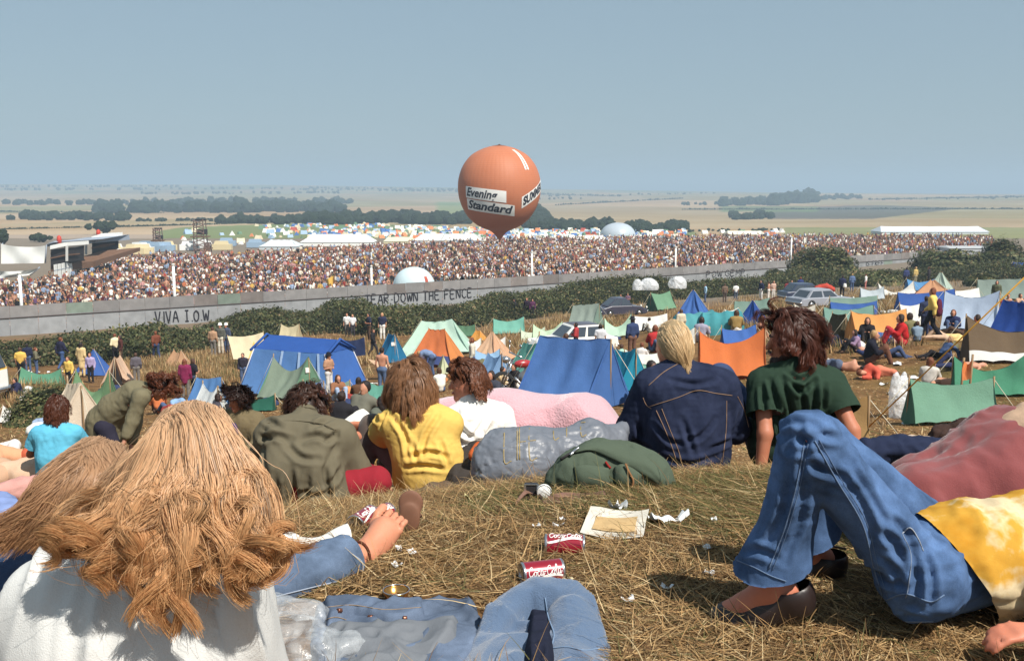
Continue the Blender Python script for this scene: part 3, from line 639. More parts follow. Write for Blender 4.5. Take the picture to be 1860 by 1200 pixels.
def make_crowd():
    r = np.random.default_rng(17); m = vcol('crowd_clothing', .85, .15)
    n = 90000; D = np.sqrt(r.uniform(80 ** 2, 300 ** 2, n)); px = r.uniform(-40, 1800, n); x = (px - 930) / FPX * D; y = D
    zr = terr(x, y); yy = 345 - (zr - CAMH) / D * FPX
    top = np.interp(px, [-40, 60, 130, 200, 300, 420, 480, 620, 900, 1240, 1500, 1720, 1800], [524, 512, 497, 472, 464, 466, 460, 452, 436, 431, 430, 431, 434])
    ok = (y > fence_y(x) + 1.3) & (yy > top) & ~((np.abs(px - 752) < 40) & (y < fence_y(x) + 9))
    ok &= (r.random(n) < np.clip(1.25 - (D - 80) / 420, .4, 1)) & ((x < 66) | (y > 178))
    x, y, px, D = x[ok], y[ok], px[ok], D[ok]; lim = 21000
    if len(x) > lim: s = r.permutation(len(x))[:lim]; x, y, D = x[s], y[s], D[s]
    z = terr(x, y); w = np.array([s[2] for s in SHIRTS], float); w /= w.sum(); sh = r.choice(len(SHIRTS), len(x), p=w); var = []
    for i, (nm, c, _) in enumerate(SHIRTS):
        for k in range(3): var.append(crowd_mesh(c, HAIRS[(i * 3 + k * 5) % 6], k == 2, i * 3 + k))
    stand = r.random(len(x)) < .16; vi = sh * 3 + np.where(stand, 2, r.integers(0, 2, len(x)))
    rz = r.normal(.9, .7, len(x)); sc = r.uniform(.9, 1.12, len(x))
    gap = y - fence_y(x); near = np.argsort(gap + (D - 80) * .35)[:200]; isn = np.zeros(len(x), bool); isn[near] = True
    mes = [mesh('person', V, F, True, C) for V, F, C in var]
    for me in mes: me.materials.append(m)
    for i in near:
        o = bpy.data.objects.new('person', mes[vi[i]]); COL.objects.link(o); o.location = (x[i], y[i], z[i]); o.rotation_euler = (0, 0, rz[i]); o.scale = [sc[i]] * 3
        st = 'standing' if vi[i] % 3 == 2 else 'sitting'; nm = SHIRTS[sh[i]][0]
        tag(o, ('tiny bare chested figure ' if nm == 'bare skin' else 'tiny figure in ' + nm + ' ') + st + ' in the packed crowd just behind the iron fence', 'person', 'crowd just behind the iron fence, ' + nm + ' ' + st)
    Vs, Fq, Cs, off = [], [], [], 0; tri = []
    for v, (V, F, C) in enumerate(var):
        ii = np.nonzero((vi == v) & ~isn)[0]
        if not len(ii): continue
        Q = V[None] * sc[ii, None, None]; a, b = np.cos(rz[ii])[:, None], np.sin(rz[ii])[:, None]
        Q = np.stack([Q[..., 0] * a - Q[..., 1] * b + x[ii, None], Q[..., 0] * b + Q[..., 1] * a + y[ii, None], Q[..., 2] + z[ii, None]], -1)
        Vs.append(Q.reshape(-1, 3)); Cs.append(np.tile(C, (len(ii), 1)) * r.uniform(.8, 1.15, (len(ii), 1)).repeat(len(V), 0))
        qf = np.array([f for f in F if len(f) == 4]); 
        caps = [f for f in F if len(f) > 4]; qf = np.concatenate([qf] + [np.array([[f[0], f[1], f[2], f[3]], [f[0], f[3], f[4], f[-1]]]) for f in caps])
        Fq.append((off + (np.arange(len(ii)) * len(V))[:, None, None] + qf[None]).reshape(-1, 4)); off += len(ii) * len(V)
    o = obj('crowd', mesh('crowd', np.concatenate(Vs), np.concatenate(Fq), True, np.concatenate(Cs)), m); tag(o, 'dense festival crowd filling the valley floor beyond the fence', 'crowd', kind='stuff')
make_crowd()
# ---------------------------------------------------------------- balloon
def make_balloon():
    D = 125.; c = P(907, 341, D); k = D / FPX * 1.008
    root = empty('balloon', c); tag(root, 'big round orange advertising balloon with white lettered banners floating over the crowd', 'balloon')
    prof = [(0, 74), (12, 73.2), (25, 70), (38, 64.5), (50, 57), (60, 46), (67.5, 33), (72.5, 17), (74, 2), (72.8, -14), (69, -28), (63, -41), (54, -54), (43, -64), (31, -71), (19, -75.5), (13, -79), (9, -83), (6, -87), (3.4, -90), (1.6, -92), (1.2, -97)]
    pr = np.array(prof, float) * k; pr = catmull(np.c_[pr, pr[:, 0] * 0], 90)[:, :2]; pr[:, 0] = np.maximum(pr[:, 0], 0)
    V, F = lathe([(a, b) for a, b in pr], 72)
    m, t, b = nodes('balloon_fabric'); b.inputs['Roughness'].default_value = .55; b.inputs['Specular IOR Level'].default_value = .25
    cc = N(t, 'ShaderNodeTexCoord'); w = N(t, 'ShaderNodeTexWave', wave_type='BANDS', bands_direction='Z'); w.inputs['Scale'].default_value = 1.4; w.inputs['Distortion'].default_value = .3; t.links.new(cc.outputs['Object'], w.inputs[0])
    nz = noise(t, .5, 4); col = mix(t, nz.outputs[0], lin(190, 104, 66), lin(202, 120, 80)); t.links.new(mix(t, w.outputs[0], mix(t, 1, col, (.93,) * 3, 'MULTIPLY'), col), b.inputs['Base Color']); 
    gr = N(t, 'ShaderNodeTexGradient', gradient_type='RADIAL'); t.links.new(cc.outputs['Object'], gr.inputs[0]); mm = N(t, 'ShaderNodeMath', operation='MULTIPLY'); t.links.new(gr.outputs[1], mm.inputs[0]); mm.inputs[1].default_value = 6.2832 * 28; sn = N(t, 'ShaderNodeMath', operation='SINE'); t.links.new(mm.outputs[0], sn.inputs[0]); ab = N(t, 'ShaderNodeMath', operation='ABSOLUTE'); t.links.new(sn.outputs[0], ab.inputs[0])
    ad = N(t, 'ShaderNodeMath', operation='MULTIPLY_ADD'); t.links.new(w.outputs[0], ad.inputs[0]); ad.inputs[1].default_value = .3; t.links.new(ab.outputs[0], ad.inputs[2]); bump(t, b, ad.outputs[0], .12, .08)
    part('envelope', V, [f[::-1] for f in F], m, root, world=False)
    def onb(dx, dz, off):      # a point on the envelope facing the hill, dx dz in metres across the front
        rr = np.interp(-dz, -pr[:, 1], pr[:, 0]) + off; a = dx / np.maximum(rr, .1); return np.stack([rr * np.sin(a), -rr * np.cos(a), dz], -1)
    def banner(a0, z0, a1, z1, h, txt, size, shear, off, sx, name, bold):
        us = np.linspace(0, 1, 26); vs = np.linspace(-.5, .5, 6); Uu, Vv = np.meshgrid(us, vs); v, f = gridm(onb((a0 + (a1 - a0) * Uu) * k, (z0 + (z1 - z0) * Uu + h * Vv) * k, .03)); 
        b = part('banner', v, [q for q in f], plain(lin(236, 234, 228), .7, var=.03), root, world=False)
        tv, tf = font_mesh(txt, size, shear, bold); tv[:, 0] -= tv[:, 0].min(); L = (a1 - a0); s = sx * L / tv[:, 0].max(); x = tv[:, 0] * s + L * off; z = tv[:, 1] * h * 1.02 - h * .30
        f_ = x / L; part('lettering', onb((a0 + x) * k, (z0 + (z1 - z0) * f_ + z) * k, .055), tf, plain(lin(34, 36, 52), .7), b, False, world=False)
    banner(-66, -7, 13, -16, 20, 'Evening', 1.0, .3, .03, .78, 'evening', .025)
    banner(-64, -28, 28, -40, 19, 'Standard', 1.0, .3, .03, .94, 'standard', .03)
    banner(42, -26, 108, 6, 20, 'SUMMER', .95, 0, .05, .9, 'summer', .045)
    for s in (0, 6.5):         # two white stripes near the crown
        z = np.linspace(66, 31, 24); P1 = onb(0 * z, z * k, .03); a = np.linspace(.62, .66, 24) + s * .014 + .06
        rr = np.interp(-z * k, -pr[:, 1], pr[:, 0]) + .04; L = np.stack([rr * np.sin(a), -rr * np.cos(a), z * k], -1); a2 = a + .05; Rr = np.stack([rr * np.sin(a2), -rr * np.cos(a2), z * k], -1)
        v, f = gridm(np.stack([L, Rr], 1)); part('stripe', v, [q[::-1] for q in f], plain(lin(244, 240, 232), .6, var=.02), root, world=False)
    v, f = lathe([(.9, 73.3 * k), (.55, 74.2 * k), (.2, 75 * k), (0.02, 76.5 * k)], 14); part('crown_valve', v, [q[::-1] for q in f], plain(lin(90, 50, 36), .6), root, world=False)
    g = G(800, 447); L = np.array(g) - c
    v, f = tube([(-.1, 0, -97 * k), (-3, 12, -97 * k - 2), L], .035, 4); part('tether_rope', v, f, plain(lin(110, 96, 80), .8), root, world=False)
    for dx, gx in ((-44, 792), (52, 968)):
        L2 = np.array(G(gx, 452)) - c; v, f = tube([(dx * k, -12 * k, -52 * k), (dx * k * .5 + L2[0] * .5, L2[1] * .5, -97 * k), L2], .028, 4); part('tether_rope', v, f, plain(lin(110, 96, 80), .8), root, world=False)
make_balloon()
# ---------------------------------------------------------------- stage, marquees, domes, masts
WHITE = plain(lin(232, 232, 226), .8, var=.06, sc=.5, name='canvas'); OFFW = plain(lin(204, 204, 198), .8, var=.1, sc=.4, name='canvas'); GREYB = plain(lin(140, 150, 164), .7, var=.12, sc=.4); DARK = plain(lin(38, 34, 36), .8, var=.2); WOODB = plain(lin(110, 78, 56), .8, var=.2, sc=.8)
def at_px(px, py, D): return P(px, py, D)
def make_stage():
    D = 150.; s = D / FPX; o = P(132, 492, D); root = empty('festival_stage', o); tag(root, 'open festival stage with pale canopy and red topped towers at the crowd', 'stage')
    def q(px, py, dy=0): p = P(px, py, D + dy); return p - o
    def slab(name, pts, th, mat):   # extrude a traced outline backwards
        A = np.array([q(*p) for p in pts]); B = A + [.3 * th, th, 0]; n = len(A); V = np.concatenate([A, B]); F = [list(range(n)), list(range(n, 2 * n))[::-1]] + [[i, n + i, n + (i + 1) % n, (i + 1) % n] for i in range(n)]
        part(name, V, F, mat, root, False, world=False)
    slab('deck', [(92, 494, 0), (188, 462, 14), (188, 455, 14), (92, 482, 0)], 9, WOODB)
    slab('backdrop', [(118, 475, 9), (143, 466, 12), (143, 449, 12), (118, 452, 9)], .5, DARK)
    slab('canopy', [(84, 448, 0), (160, 441, 12), (158, 431, 12), (100, 440, 0), (96, 438, 0), (84, 444, 0)], 10, GREYB)
    for (a, b, y0, y1, dy) in ((92, 118, 452, 482, -.5), (167, 185, 436, 461, 13)):
        slab('speaker_tower', [(a, y1, dy), (b, y1 - 7, dy + 2), (b, y0 - 4, dy + 2), (a, y0, dy)], 4, DARK)
        slab('tower_shelf', [(a - 1, (y0 + y1) / 2 + 3, dy - .4), (b + 1, (y0 + y1) / 2 - 3, dy + 1.6), (b + 1, (y0 + y1) / 2 - 5, dy + 1.6), (a - 1, (y0 + y1) / 2 + 1, dy - .4)], 3, WOODB)
        slab('tower_hood', [(a - 1, y0 + 1, dy - 1), (b, y0 - 5, dy + 1.4), (b, y0 - 12, dy + 1.4), (a - 1, y0 - 6, dy - 1)], 5, WHITE)
    for (px, y0, y1, dy) in ((108, 427, 444, 1), (179, 415, 430, 15)):
        p = q(px, y1, dy); h = (y1 - y0) * s; v, f = lathe([(.05, 0), (.32, .1 * h), (.36, .5 * h), (.3, .85 * h), (.02, h)], 10, p); part('red_finial', v, f, plain(lin(204, 60, 40), .6), root, world=False)
    for px, dy in ((120, 1), (147, 12), (155, 12)): slab('post', [(px - 1, 475 - (px - 118) * .35, dy), (px + 1.2, 475 - (px - 118) * .35, dy), (px + 1.2, 446 - (px - 118) * .15, dy), (px - 1, 446 - (px - 118) * .15, dy)], .3, OFFW)
    slab('side_curtain', [(140, 470, 9), (149, 467, 10), (149, 448, 10), (140, 450, 9)], .4, OFFW)
make_stage()
def panel_fence():
    a, b = P(98, 497, 147), P(191, 471, 170); a[2] = terr(a[0], a[1]); b[2] = terr(b[0], b[1]); n = 15; root = empty('stage_barrier', a); tag(root, 'white upright boarded barrier sloping below the front of the stage', 'barrier')
    vs = []
    for i in range(n):
        p = a + (b - a) * (i + .5) / n; w = np.linalg.norm(b - a) / n; vs.append(box(p - a + [0, 0, 1.1], (w * .72, .1, 2.3), math.atan2(b[1] - a[1], b[0] - a[0])))
    V, F = join(*vs); part('board', V, F, WHITE, root, False, world=False)
    v, f = tube([(0, .15, 1.4), b - a + [0, .15, 1.4]], .08, 4); part('rail', v, f, GREYB, root, False, world=False)
panel_fence()
def sheet_wall(name, pts, D, mat, label, cat, th=.4, sag=.0, frame=True):
    o = P(*pts[0], D); root = empty(name, o); tag(root, label, cat); q = [P(*p, D) - o for p in pts]
    U, W = np.meshgrid(np.linspace(0, 1, 14), np.linspace(0, 1, 8)); B = ((1 - U) * (1 - W))[..., None] * q[0] + (U * (1 - W))[..., None] * q[1] + (U * W)[..., None] * q[2] + ((1 - U) * W)[..., None] * q[3]
    B[..., 1] += .5 * th * np.sin(U * 9) * np.sin(W * 3.1) ; B[..., 2] -= sag * 4 * U * (1 - U) * W; v, f = gridm(B); part('canvas', v, f, mat, root, world=False)
    if frame:
        for a, b in ((0, 3), (1, 2)): v, f = tube([q[a] + [0, .4, 0], q[b] + [0, .4, .1]], .09, 5); part('post', v, f, GREYB, root, world=False)
sheet_wall('screen', [(2, 479), (80, 478), (82, 446), (2, 443)], 140, WHITE, 'broad white canvas screen hung beside the stage at the left edge', 'screen', .5, .3)
sheet_wall('screen', [(-20, 508), (52, 500), (70, 487), (-20, 490)], 128, OFFW, 'row of low white sheets below the big white screen', 'screen', .9, .3)
def roof_tent(name, pl, pr_, yt, yb, ridge, label, mat, depth=8, wall=.35, cat='marquee'):
    g = G((pl + pr_) / 2, yb); D = g[1]; s = D / FPX; root = empty(name, g); tag(root, label, cat, 'marquees beyond the crowd'); W = (pr_ - pl) * s / 2; H = (yb - yt) * s; R_ = W * ridge; hw = H * wall; d = depth
    V = [(-W, -d / 2, 0), (W, -d / 2, 0), (W, d / 2, 0), (-W, d / 2, 0), (-W, -d / 2, hw), (W, -d / 2, hw), (W, d / 2, hw), (-W, d / 2, hw), (-R_, 0, H), (R_, 0, H)]
    part('wall', V, [[0, 1, 5, 4], [1, 2, 6, 5], [2, 3, 7, 6], [3, 0, 4, 7]], mat, root, False, world=False)
    n = 9; U = np.linspace(0, 1, n)[:, None]
    for sgn in (-1, 1):
        e = np.array([[-W * 1.02, sgn * d * .52, hw * .97]]) + U * np.array([[2.04 * W, 0, 0]]); rg = np.array([[-R_, 0, H]]) + U * np.array([[2 * R_, 0, 0]]); rg[:, 2] -= .06 * H * np.abs(np.sin(U[:, 0] * math.pi * 3)); v, f = gridm(np.stack([e, (e + rg) / 2 - [0, 0, .04 * H], rg], 1)); part('roof', v, f if sgn < 0 else [q[::-1] for q in f], mat, root, False, world=False)
    for sgn in (-1, 1): part('gable', [(sgn * W * 1.02, -d * .52, hw * .97), (sgn * W * 1.02, d * .52, hw * .97), (sgn * R_, 0, H)], [[0, 1, 2] if sgn > 0 else [2, 1, 0]], mat, root, False, world=False)
roof_tent('marquee', 478, 545, 435, 452, .55, 'smaller grey white marquee at the left of the row beyond the crowd', plain(lin(196, 204, 206), .8, var=.05, sc=.2))
roof_tent('marquee', 552, 680, 425, 446, .75, 'long white marquee with double roof beyond the middle of the crowd', WHITE)
roof_tent('marquee', 700, 752, 430, 441, .8, 'low cream marquee between the long marquee and the balloon', plain(lin(226, 216, 176), .8, var=.05))
roof_tent('marquee', 750, 880, 424, 442, .7, 'row of white marquee roofs left of the balloon neck', OFFW)
roof_tent('marquee', 1046, 1100, 427, 437, .8, 'small white marquee beside the big translucent dome', WHITE)
roof_tent('marquee', 1318, 1385, 419, 428, .9, 'small cream roofed marquee right of the dome at the back of the crowd', plain(lin(228, 222, 196), .8))
roof_tent('marquee', 1592, 1782, 411, 425, .93, 'very long low white marquee on the grass at the right', plain(lin(206, 212, 220), .8, var=.05), 10)
roof_tent('marquee', 1712, 1800, 446, 462, .9, 'grey flat roofed shed at the right end of the fence', plain(lin(176, 178, 180), .7), 6, .8, 'shed')
def dome(px, yt, yb, w, label, mat, name='dome_tent', door=None, D=None):
    g = G(px, yb) if D is None else P(px, yb, D); D = g[1]; rx = w / 2 / FPX * D; H = (yb - yt) / FPX * D; root = empty(name, g); tag(root, label, 'dome')
    ph = np.linspace(0, math.pi / 2, 12); V, F = lathe([(rx * math.cos(a) ** .85, H * math.sin(a)) for a in ph], 28); part('shell', V, F, mat, root, world=False)
    for k in range(5):
        a = k * math.pi / 5 + .3; v, f = tube([(1.005 * rx * math.cos(t_) * math.cos(a), 1.005 * rx * math.cos(t_) * math.sin(a), 1.005 * H * math.sin(abs(t_)) if 0 <= t_ <= math.pi else 0) for t_ in np.linspace(0, math.pi, 17)], rx * .012, 4, False); part('rib', v, f, mat, root, world=False)
    if door: 
        c, dx = door; a = dx; pts = []
        for z in (0.02, .5 * H, .62 * H):
            for d in (-.09, .09): rr = rx * math.cos(math.asin(z / H)) ** .85 * 1.03; pts.append((rr * math.sin(a + d), -rr * math.cos(a + d), z))
        part('door', pts, [[0, 1, 3, 2], [2, 3, 5, 4]], c, root, False, world=False)
dome(1122, 405, 431, 66, 'big pale translucent dome at the far side of the crowd', plain(lin(176, 186, 196), .4, var=.08, sc=.3))
dome(752, 485, 524, 78, 'white inflatable dome with red doorway just behind the iron fence', plain(lin(196, 216, 220), .6, var=.04, sc=.6), 'inflatable_dome', (plain(lin(190, 80, 56)), .78), D=112)
def mast(px, yt, yb, label, r=.16):
    xx = (px - 930) / FPX; D = FY0 / (1 - .69 * xx) + 3; p = P(px, yb, D); z0 = terr(p[0], p[1]); H = P(px, yt, D)[2] - z0; root = empty('mast', (p[0], p[1], z0)); tag(root, label, 'mast', 'white masts along the fence')
    v, f = tube([(0, 0, 0), (0, 0, H)], [r, r * .8], 8); part('pole', v, f, plain(lin(240, 240, 236), .6, var=.03), root, world=False); v, f = lathe([(.01, H + .15), (r * 1.1, H + .08), (r * 1.2, H - .02), (r * .8, H - .05)], 8); part('cap', v, f, plain(lin(210, 206, 196), .6), root, world=False)
    v, f = tube([(r, 0, H * .97), (r + .5, -.2, H * .6), (r + .3, 0, .1)], .03, 4); part('cable', v, f, DARK, root, world=False)
mast(39, 497, 553, 'white mast nearest the left edge, leaning in front of the low sheets'); mast(317, 481, 533, 'white mast standing behind the fence left of the painted slogan'); mast(675, 484, 518, 'white mast beside the white inflatable dome', .13); mast(966, 458, 497, 'white mast below and right of the orange balloon', .13); mast(1227, 449, 478, 'white mast behind the fence right of the middle', .13); mast(1437, 431, 456, 'white mast left of the large rounded bush', .13)
def scaffold(px, yt, yb, w, label):
    g = G(px, yb); D = g[1]; s = D / FPX; H = (yb - yt) * s; W = w * s; root = empty('scaffold_tower', g); tag(root, label, 'tower'); vs = []
    for x in (-W / 2, W / 2):
        for y in (-W / 2, W / 2): vs.append(tube([(x, y, 0), (x * .8, y * .8, H)], .12, 4))
    V, F = join(*vs); part('frame', V, F, plain(lin(110, 84, 74), .7), root, False, world=False)
    vs = [tube([(-W / 2, -W / 2, h), (W / 2, -W / 2, h + H * .12)], .1, 4) for h in np.arange(0, H * .95, H * .14)] + [tube([(W / 2, -W / 2, h), (-W / 2, -W / 2, h + H * .12)], .1, 4) for h in np.arange(0, H * .95, H * .14)]; V, F = join(*vs); part('brace', V, F, plain(lin(120, 92, 80), .7), root, False, world=False)
    v, f = box((0, 0, H * .45), (W * 1.5, W * 1.2, .25)); part('platform', v, f, WOODB, root, False, world=False); v, f = box((W * .2, 0, H * .6), (W * .8, W * .5, H * .16)); part('lamp_bank', v, f, DARK, root, False, world=False)
    v, f = box((W * .1, 0, H * .97), (W * .9, W * .4, H * .06)); part('lamp_bank', v, f, DARK, root, False, world=False)
scaffold(365, 398, 456, 20, 'tall reddish scaffold lighting tower at the back of the crowd'); scaffold(288, 414, 456, 14, 'smaller scaffold tower left of the tall reddish tower'); scaffold(378, 440, 460, 10, 'short dark scaffold stack right of the tall reddish tower')
def banner_flag(px, yt, yb, w, rgb, label):
    g = G(px, yb); D = g[1]; s = D / FPX; root = empty('flag', g); tag(root, label, 'flag'); H = (yb - yt) * s; W = w * s
    v, f = tube([(0, 0, 0), (0, 0, H)], .05, 5); part('pole', v, f, WOODB, root, world=False)
    U, Vv = np.meshgrid(np.linspace(0, 1, 9), np.linspace(0, 1, 6)); q = np.stack([-W * U * (1 - .3 * Vv), .25 * W * np.sin(U * 7), H * (1 - .75 * Vv) - .3 * H * U], -1); v, f = gridm(q); part('banner', v, f, cloth(rgb, sc=.8), root, world=False)
banner_flag(608, 500, 526, 16, lin(222, 176, 74), 'yellow banner held up in the crowd behind the fence'); banner_flag(1466, 432, 446, 10, lin(230, 228, 216), 'small white flag raised at the back of the crowd'); banner_flag(1424, 431, 443, 10, lin(226, 180, 120), 'small orange banner raised at the back of the crowd'); banner_flag(680, 455, 472, 9, lin(206, 214, 220), 'pale flag raised among the crowd right of the marquees')
# ---------------------------------------------------------------- tents on the far hillside
def far_tents():
    r = np.random.default_rng(23); cols = [('white', lin(236, 234, 226), 30), ('pale blue', lin(150, 176, 204), 14), ('blue', lin(70, 110, 176), 12), ('orange', lin(226, 130, 78), 14), ('cream', lin(222, 204, 168), 14), ('green', lin(96, 130, 100), 10), ('red', lin(196, 76, 60), 4)]
    w = np.array([c[2] for c in cols], float); w /= w.sum(); mes = []
    for nm, c, _ in cols:
        V = np.array([(-1.1, -.8, 0), (1.1, -.8, 0), (1.1, .8, 0), (-1.1, .8, 0), (-1, 0, 1.3), (-.3, 0, 1.2), (.3, 0, 1.2), (1, 0, 1.3)])
        me = mesh('far_tent', V, [[0, 1, 7, 6, 5, 4], [2, 3, 4, 5, 6, 7], [1, 2, 7], [3, 0, 4]], False); me.materials.append(plain(c, .8, var=.08)); mes.append(me)
    n = 0
    while n < 235:
        px = r.uniform(320, 1010) if r.random() < .85 else r.uniform(1000, 1420); lo = np.interp(px, [320, 420, 620, 830, 1000, 1420], [424, 412, 406, 416, 421, 421]); hi = np.interp(px, [320, 480, 560, 900, 1420], [450, 443, 434, 437, 430]); y = lo + (hi - lo) * r.random() ** 1.3
        if px < 480 and r.random() < .55: continue
        i = r.choice(len(cols), p=w); g = G(px, y); o = bpy.data.objects.new('tent', mes[i]); COL.objects.link(o); o.location = g; o.rotation_euler = (0, 0, r.uniform(-1.5, 1.5)); s = r.uniform(.55, 1.05) * (1.2 if g[1] > 330 else 1); o.scale = (s, s, s)
        tag(o, 'tiny ' + cols[i][0] + ' tent pitched on the green hillside far beyond the crowd', 'tent', 'tiny ' + cols[i][0] + ' tents on the far hillside'); n += 1
    Vs, Fs, Cs, o = [], [], [], 0
    for _ in range(620):      # beyond the individual ones the field of tents reads as one mass
        px = r.uniform(560, 1250); lo = np.interp(px, [560, 620, 830, 1250], [407, 406, 415, 420]); y = lo + r.random() ** 1.2 * (434 - lo); g = G(px, y); c = np.array(cols[r.choice(len(cols), p=w)][1]); s = r.uniform(.5, 1.0)
        V = xform(np.array([(-1.1, -.8, 0), (1.1, -.8, 0), (1.1, .8, 0), (-1.1, .8, 0), (-1, 0, 1.3), (1, 0, 1.3)]), r.uniform(-1.5, 1.5), g, s); Vs.append(V); Fs += [[o, o + 1, o + 5, o + 4], [o + 2, o + 3, o + 4, o + 5], [o + 1, o + 2, o + 5], [o + 3, o, o + 4]]; Cs.append(np.tile(c, (6, 1))); o += 6
    tag(obj('tent_field', mesh('tent_field', np.concatenate(Vs), Fs, False, np.concatenate(Cs)), vcol('far_canvas', .8, .15)), 'mass of tiny tents covering the far hillside behind the balloon', 'tents', kind='stuff')
far_tents()
def far_vans():
    r = np.random.default_rng(29); V1, F1 = box((0, 0, .75), (4.4, 1.9, 1.3)); V2, F2 = box((-.2, 0, 1.75), (3.2, 1.7, .8), 0, .85); V, F = join((V1, F1), (V2, F2))
    mes = []
    for nm, c in (('white', lin(230, 230, 226)), ('pale blue', lin(140, 166, 190)), ('cream', lin(214, 196, 150))):
        me = mesh('van', V, F, False); me.materials.append(plain(c, .5)); mes.append((nm, me))
    for k in range(16):
        px = r.uniform(195, 470); y = np.interp(px, [195, 470], [464, 449]) + r.uniform(-6, 2); g = G(px, y); nm, me = mes[k % 3]; o = bpy.data.objects.new('van', me); COL.objects.link(o); o.location = g; o.rotation_euler = (0, 0, r.uniform(-.4, .4)); tag(o, 'distant ' + nm + ' vehicle parked between the stage and the marquees', 'van', 'distant ' + nm + ' vehicles beyond the crowd')
far_vans()
# ---------------------------------------------------------------- tents of the campers
ROPE = plain(lin(206, 196, 170), .9); POLE = plain(lin(150, 120, 84), .7)
def tcol(rgb, tr=.22): return cloth(rgb, var=.2, sc=2.6, fine=40, st=.5, dist=.015, rough=.85, trans=tr)
def sag_panel(A, B, C, Dd, nu, nv, bow, seed, nrm, wr=.012, scallop=0):
    """cloth from ridge A-B down to eave D-C, hollowed by bow along nrm, with creases running from the corners"""
    U, W = np.meshgrid(np.linspace(0, 1, nu), np.linspace(0, 1, nv)); u = U[..., None]; w = W[..., None]
    Q = (1 - u) * (1 - w) * A + u * (1 - w) * B + u * w * C + (1 - u) * w * Dd
    n = np.asarray(nrm, float); n = n / np.linalg.norm(n)
    Q = Q - n * (bow * np.sin(math.pi * w) * (.5 + .5 * np.sin(math.pi * u)))
    c = (U - .5) * 9 * (1 - W * .4); Q = Q + n * (wr * (np.sin(c * 2.3 + seed) * np.cos(W * 3 + seed) + .6 * vnoise(np.stack([U * 7 + seed, W * 2.5, U * 0], -1), seed)))[..., None]
    if scallop: Q[..., 2] += scallop * np.abs(np.sin(U * math.pi * 4)) * W
    return Q
def T(xl, xr, yt, yb, yaw, rgb, label, end=None, sag=.12, wh=1.35, rf=1.0, door=None, skirt=None, name='tent', group='tents on the near hillside', tag_patch=None, tunnel=False, lines=True, fly=None):
    seed = int(xl * 7 + yt) % 997; yaw = R(yaw); g0 = G((xl + xr) / 2, yb); D0 = g0[1]; ca, sa = abs(math.cos(yaw)), abs(math.sin(yaw))
    s = D0 / FPX; H = (yb - yt) * s; W = H * wh; pw = (xr - xl) * s; L = (pw - W * sa) / max(ca, .25)
    if L < .9 * W: L = .9 * W
    if ca < .35: W = pw - L * ca; 
    if W < .6 * H: W = .6 * H
    dep = (W * ca + L * sa) / 2; D = D0 + dep * .85; c = P((xl + xr) / 2, yb, D); c[2] = terr(c[0], c[1])
    k = D / D0; L *= k; W *= k; H = P((xl + xr) / 2, yt, D)[2] - c[2]; H = max(H, .45)
    root = empty(name, c, 0); tag(root, label, 'tent', group); col = tcol(rgb); ecol = tcol(end or tuple(np.array(rgb) * .93))
    r = np.random.default_rng(seed)
    def put(nm, Q, mat, flip=False):
        Q = np.asarray(Q, float); v, f = gridm(Q) if Q.ndim == 3 else (Q, [list(range(len(Q)))])
        v = xform(v, yaw); v[:, 2] += terr(c[0] + v[:, 0], c[1] + v[:, 1]) - c[2]
        return part(nm, v, [q[::-1] for q in f] if flip else f, mat, root, world=False)
    a = L / 2; b = W / 2; e = H * .06
    if tunnel:
        th = np.linspace(0, math.pi, 15); U, Th = np.meshgrid(np.linspace(-a, a, 14), th); bul = 1 - .1 * np.abs(np.cos(U / a * 4.7)); Q = np.stack([U, -b * np.cos(Th) * bul, H * np.sin(Th) * bul], -1); put('canopy', Q, col)
        for sg in (-1, 1):
            Rr, Th2 = np.meshgrid(np.linspace(0.01, 1, 6), th); Q = np.stack([sg * (a + .35 * b * np.sqrt(np.maximum(1 - Rr ** 2, 0))), -b * Rr * np.cos(Th2), H * Rr * np.sin(Th2)], -1); put('end_panel', Q, ecol, sg < 0)
        return root
    rl = a * rf; nu = 17
    for sg in (-1, 1):
        U = np.linspace(0, 1, nu); A = np.array([-rl, 0, H]); B = np.array([rl, 0, H]); C = np.array([a, sg * b, e]); Dd = np.array([-a, sg * b, e])
        Q = sag_panel(A, B, C, Dd, nu, 9, .07 * W, seed + sg, (0, sg, .5 * W / H), .018 * W / 1.2, .03 * H); w = np.linspace(0, 1, 9)[:, None]; Q[..., 2] -= sag * H * 4 * (U * (1 - U))[None] * (1 - w) ** 1.4
        cut = fly and sg < 0
        o = put('canopy', Q if not skirt else Q[:7], col, sg > 0)
        if skirt: put('skirt', Q[6:], tcol(skirt), sg > 0)
        if cut: q2 = Q[:4].copy(); q2[..., 1] -= .02; q2[..., 2] += .02; put('flysheet', q2, tcol(fly), sg > 0)
    for sg in (-1, 1):
        A = np.array([sg * rl, 0, H]); n = 9
        for hs in (-1, 1):
            C = np.array([sg * a, hs * b, e]); M = np.array([sg * (a + .04 * L), 0, .02]); 
            if door and sg == door[0]: M = M + [0, hs * b * .45, .25 * H]
            Q = sag_panel(A, A, M, C, 7, 9, .02 * W, seed + 5 * sg + hs, (sg, 0, .2), .006); put('end_panel', Q, ecol, (sg * hs) < 0)
        v, f = tube(xform([(sg * (rl + .02), 0, 0), (sg * (rl + .02), 0, H + .04)], yaw), .018, 6); part('pole', v, f, POLE, root, world=False)
        if lines:
            p2 = np.array([sg * (rl + H * .75), 0, 0.0]); q = xform([A + [0, 0, .01], p2], yaw); q[1, 2] = terr(c[0] + q[1, 0], c[1] + q[1, 1]) - c[2]; v, f = tube(q, .007, 4); part('guy_line', v, f, ROPE, root, world=False)
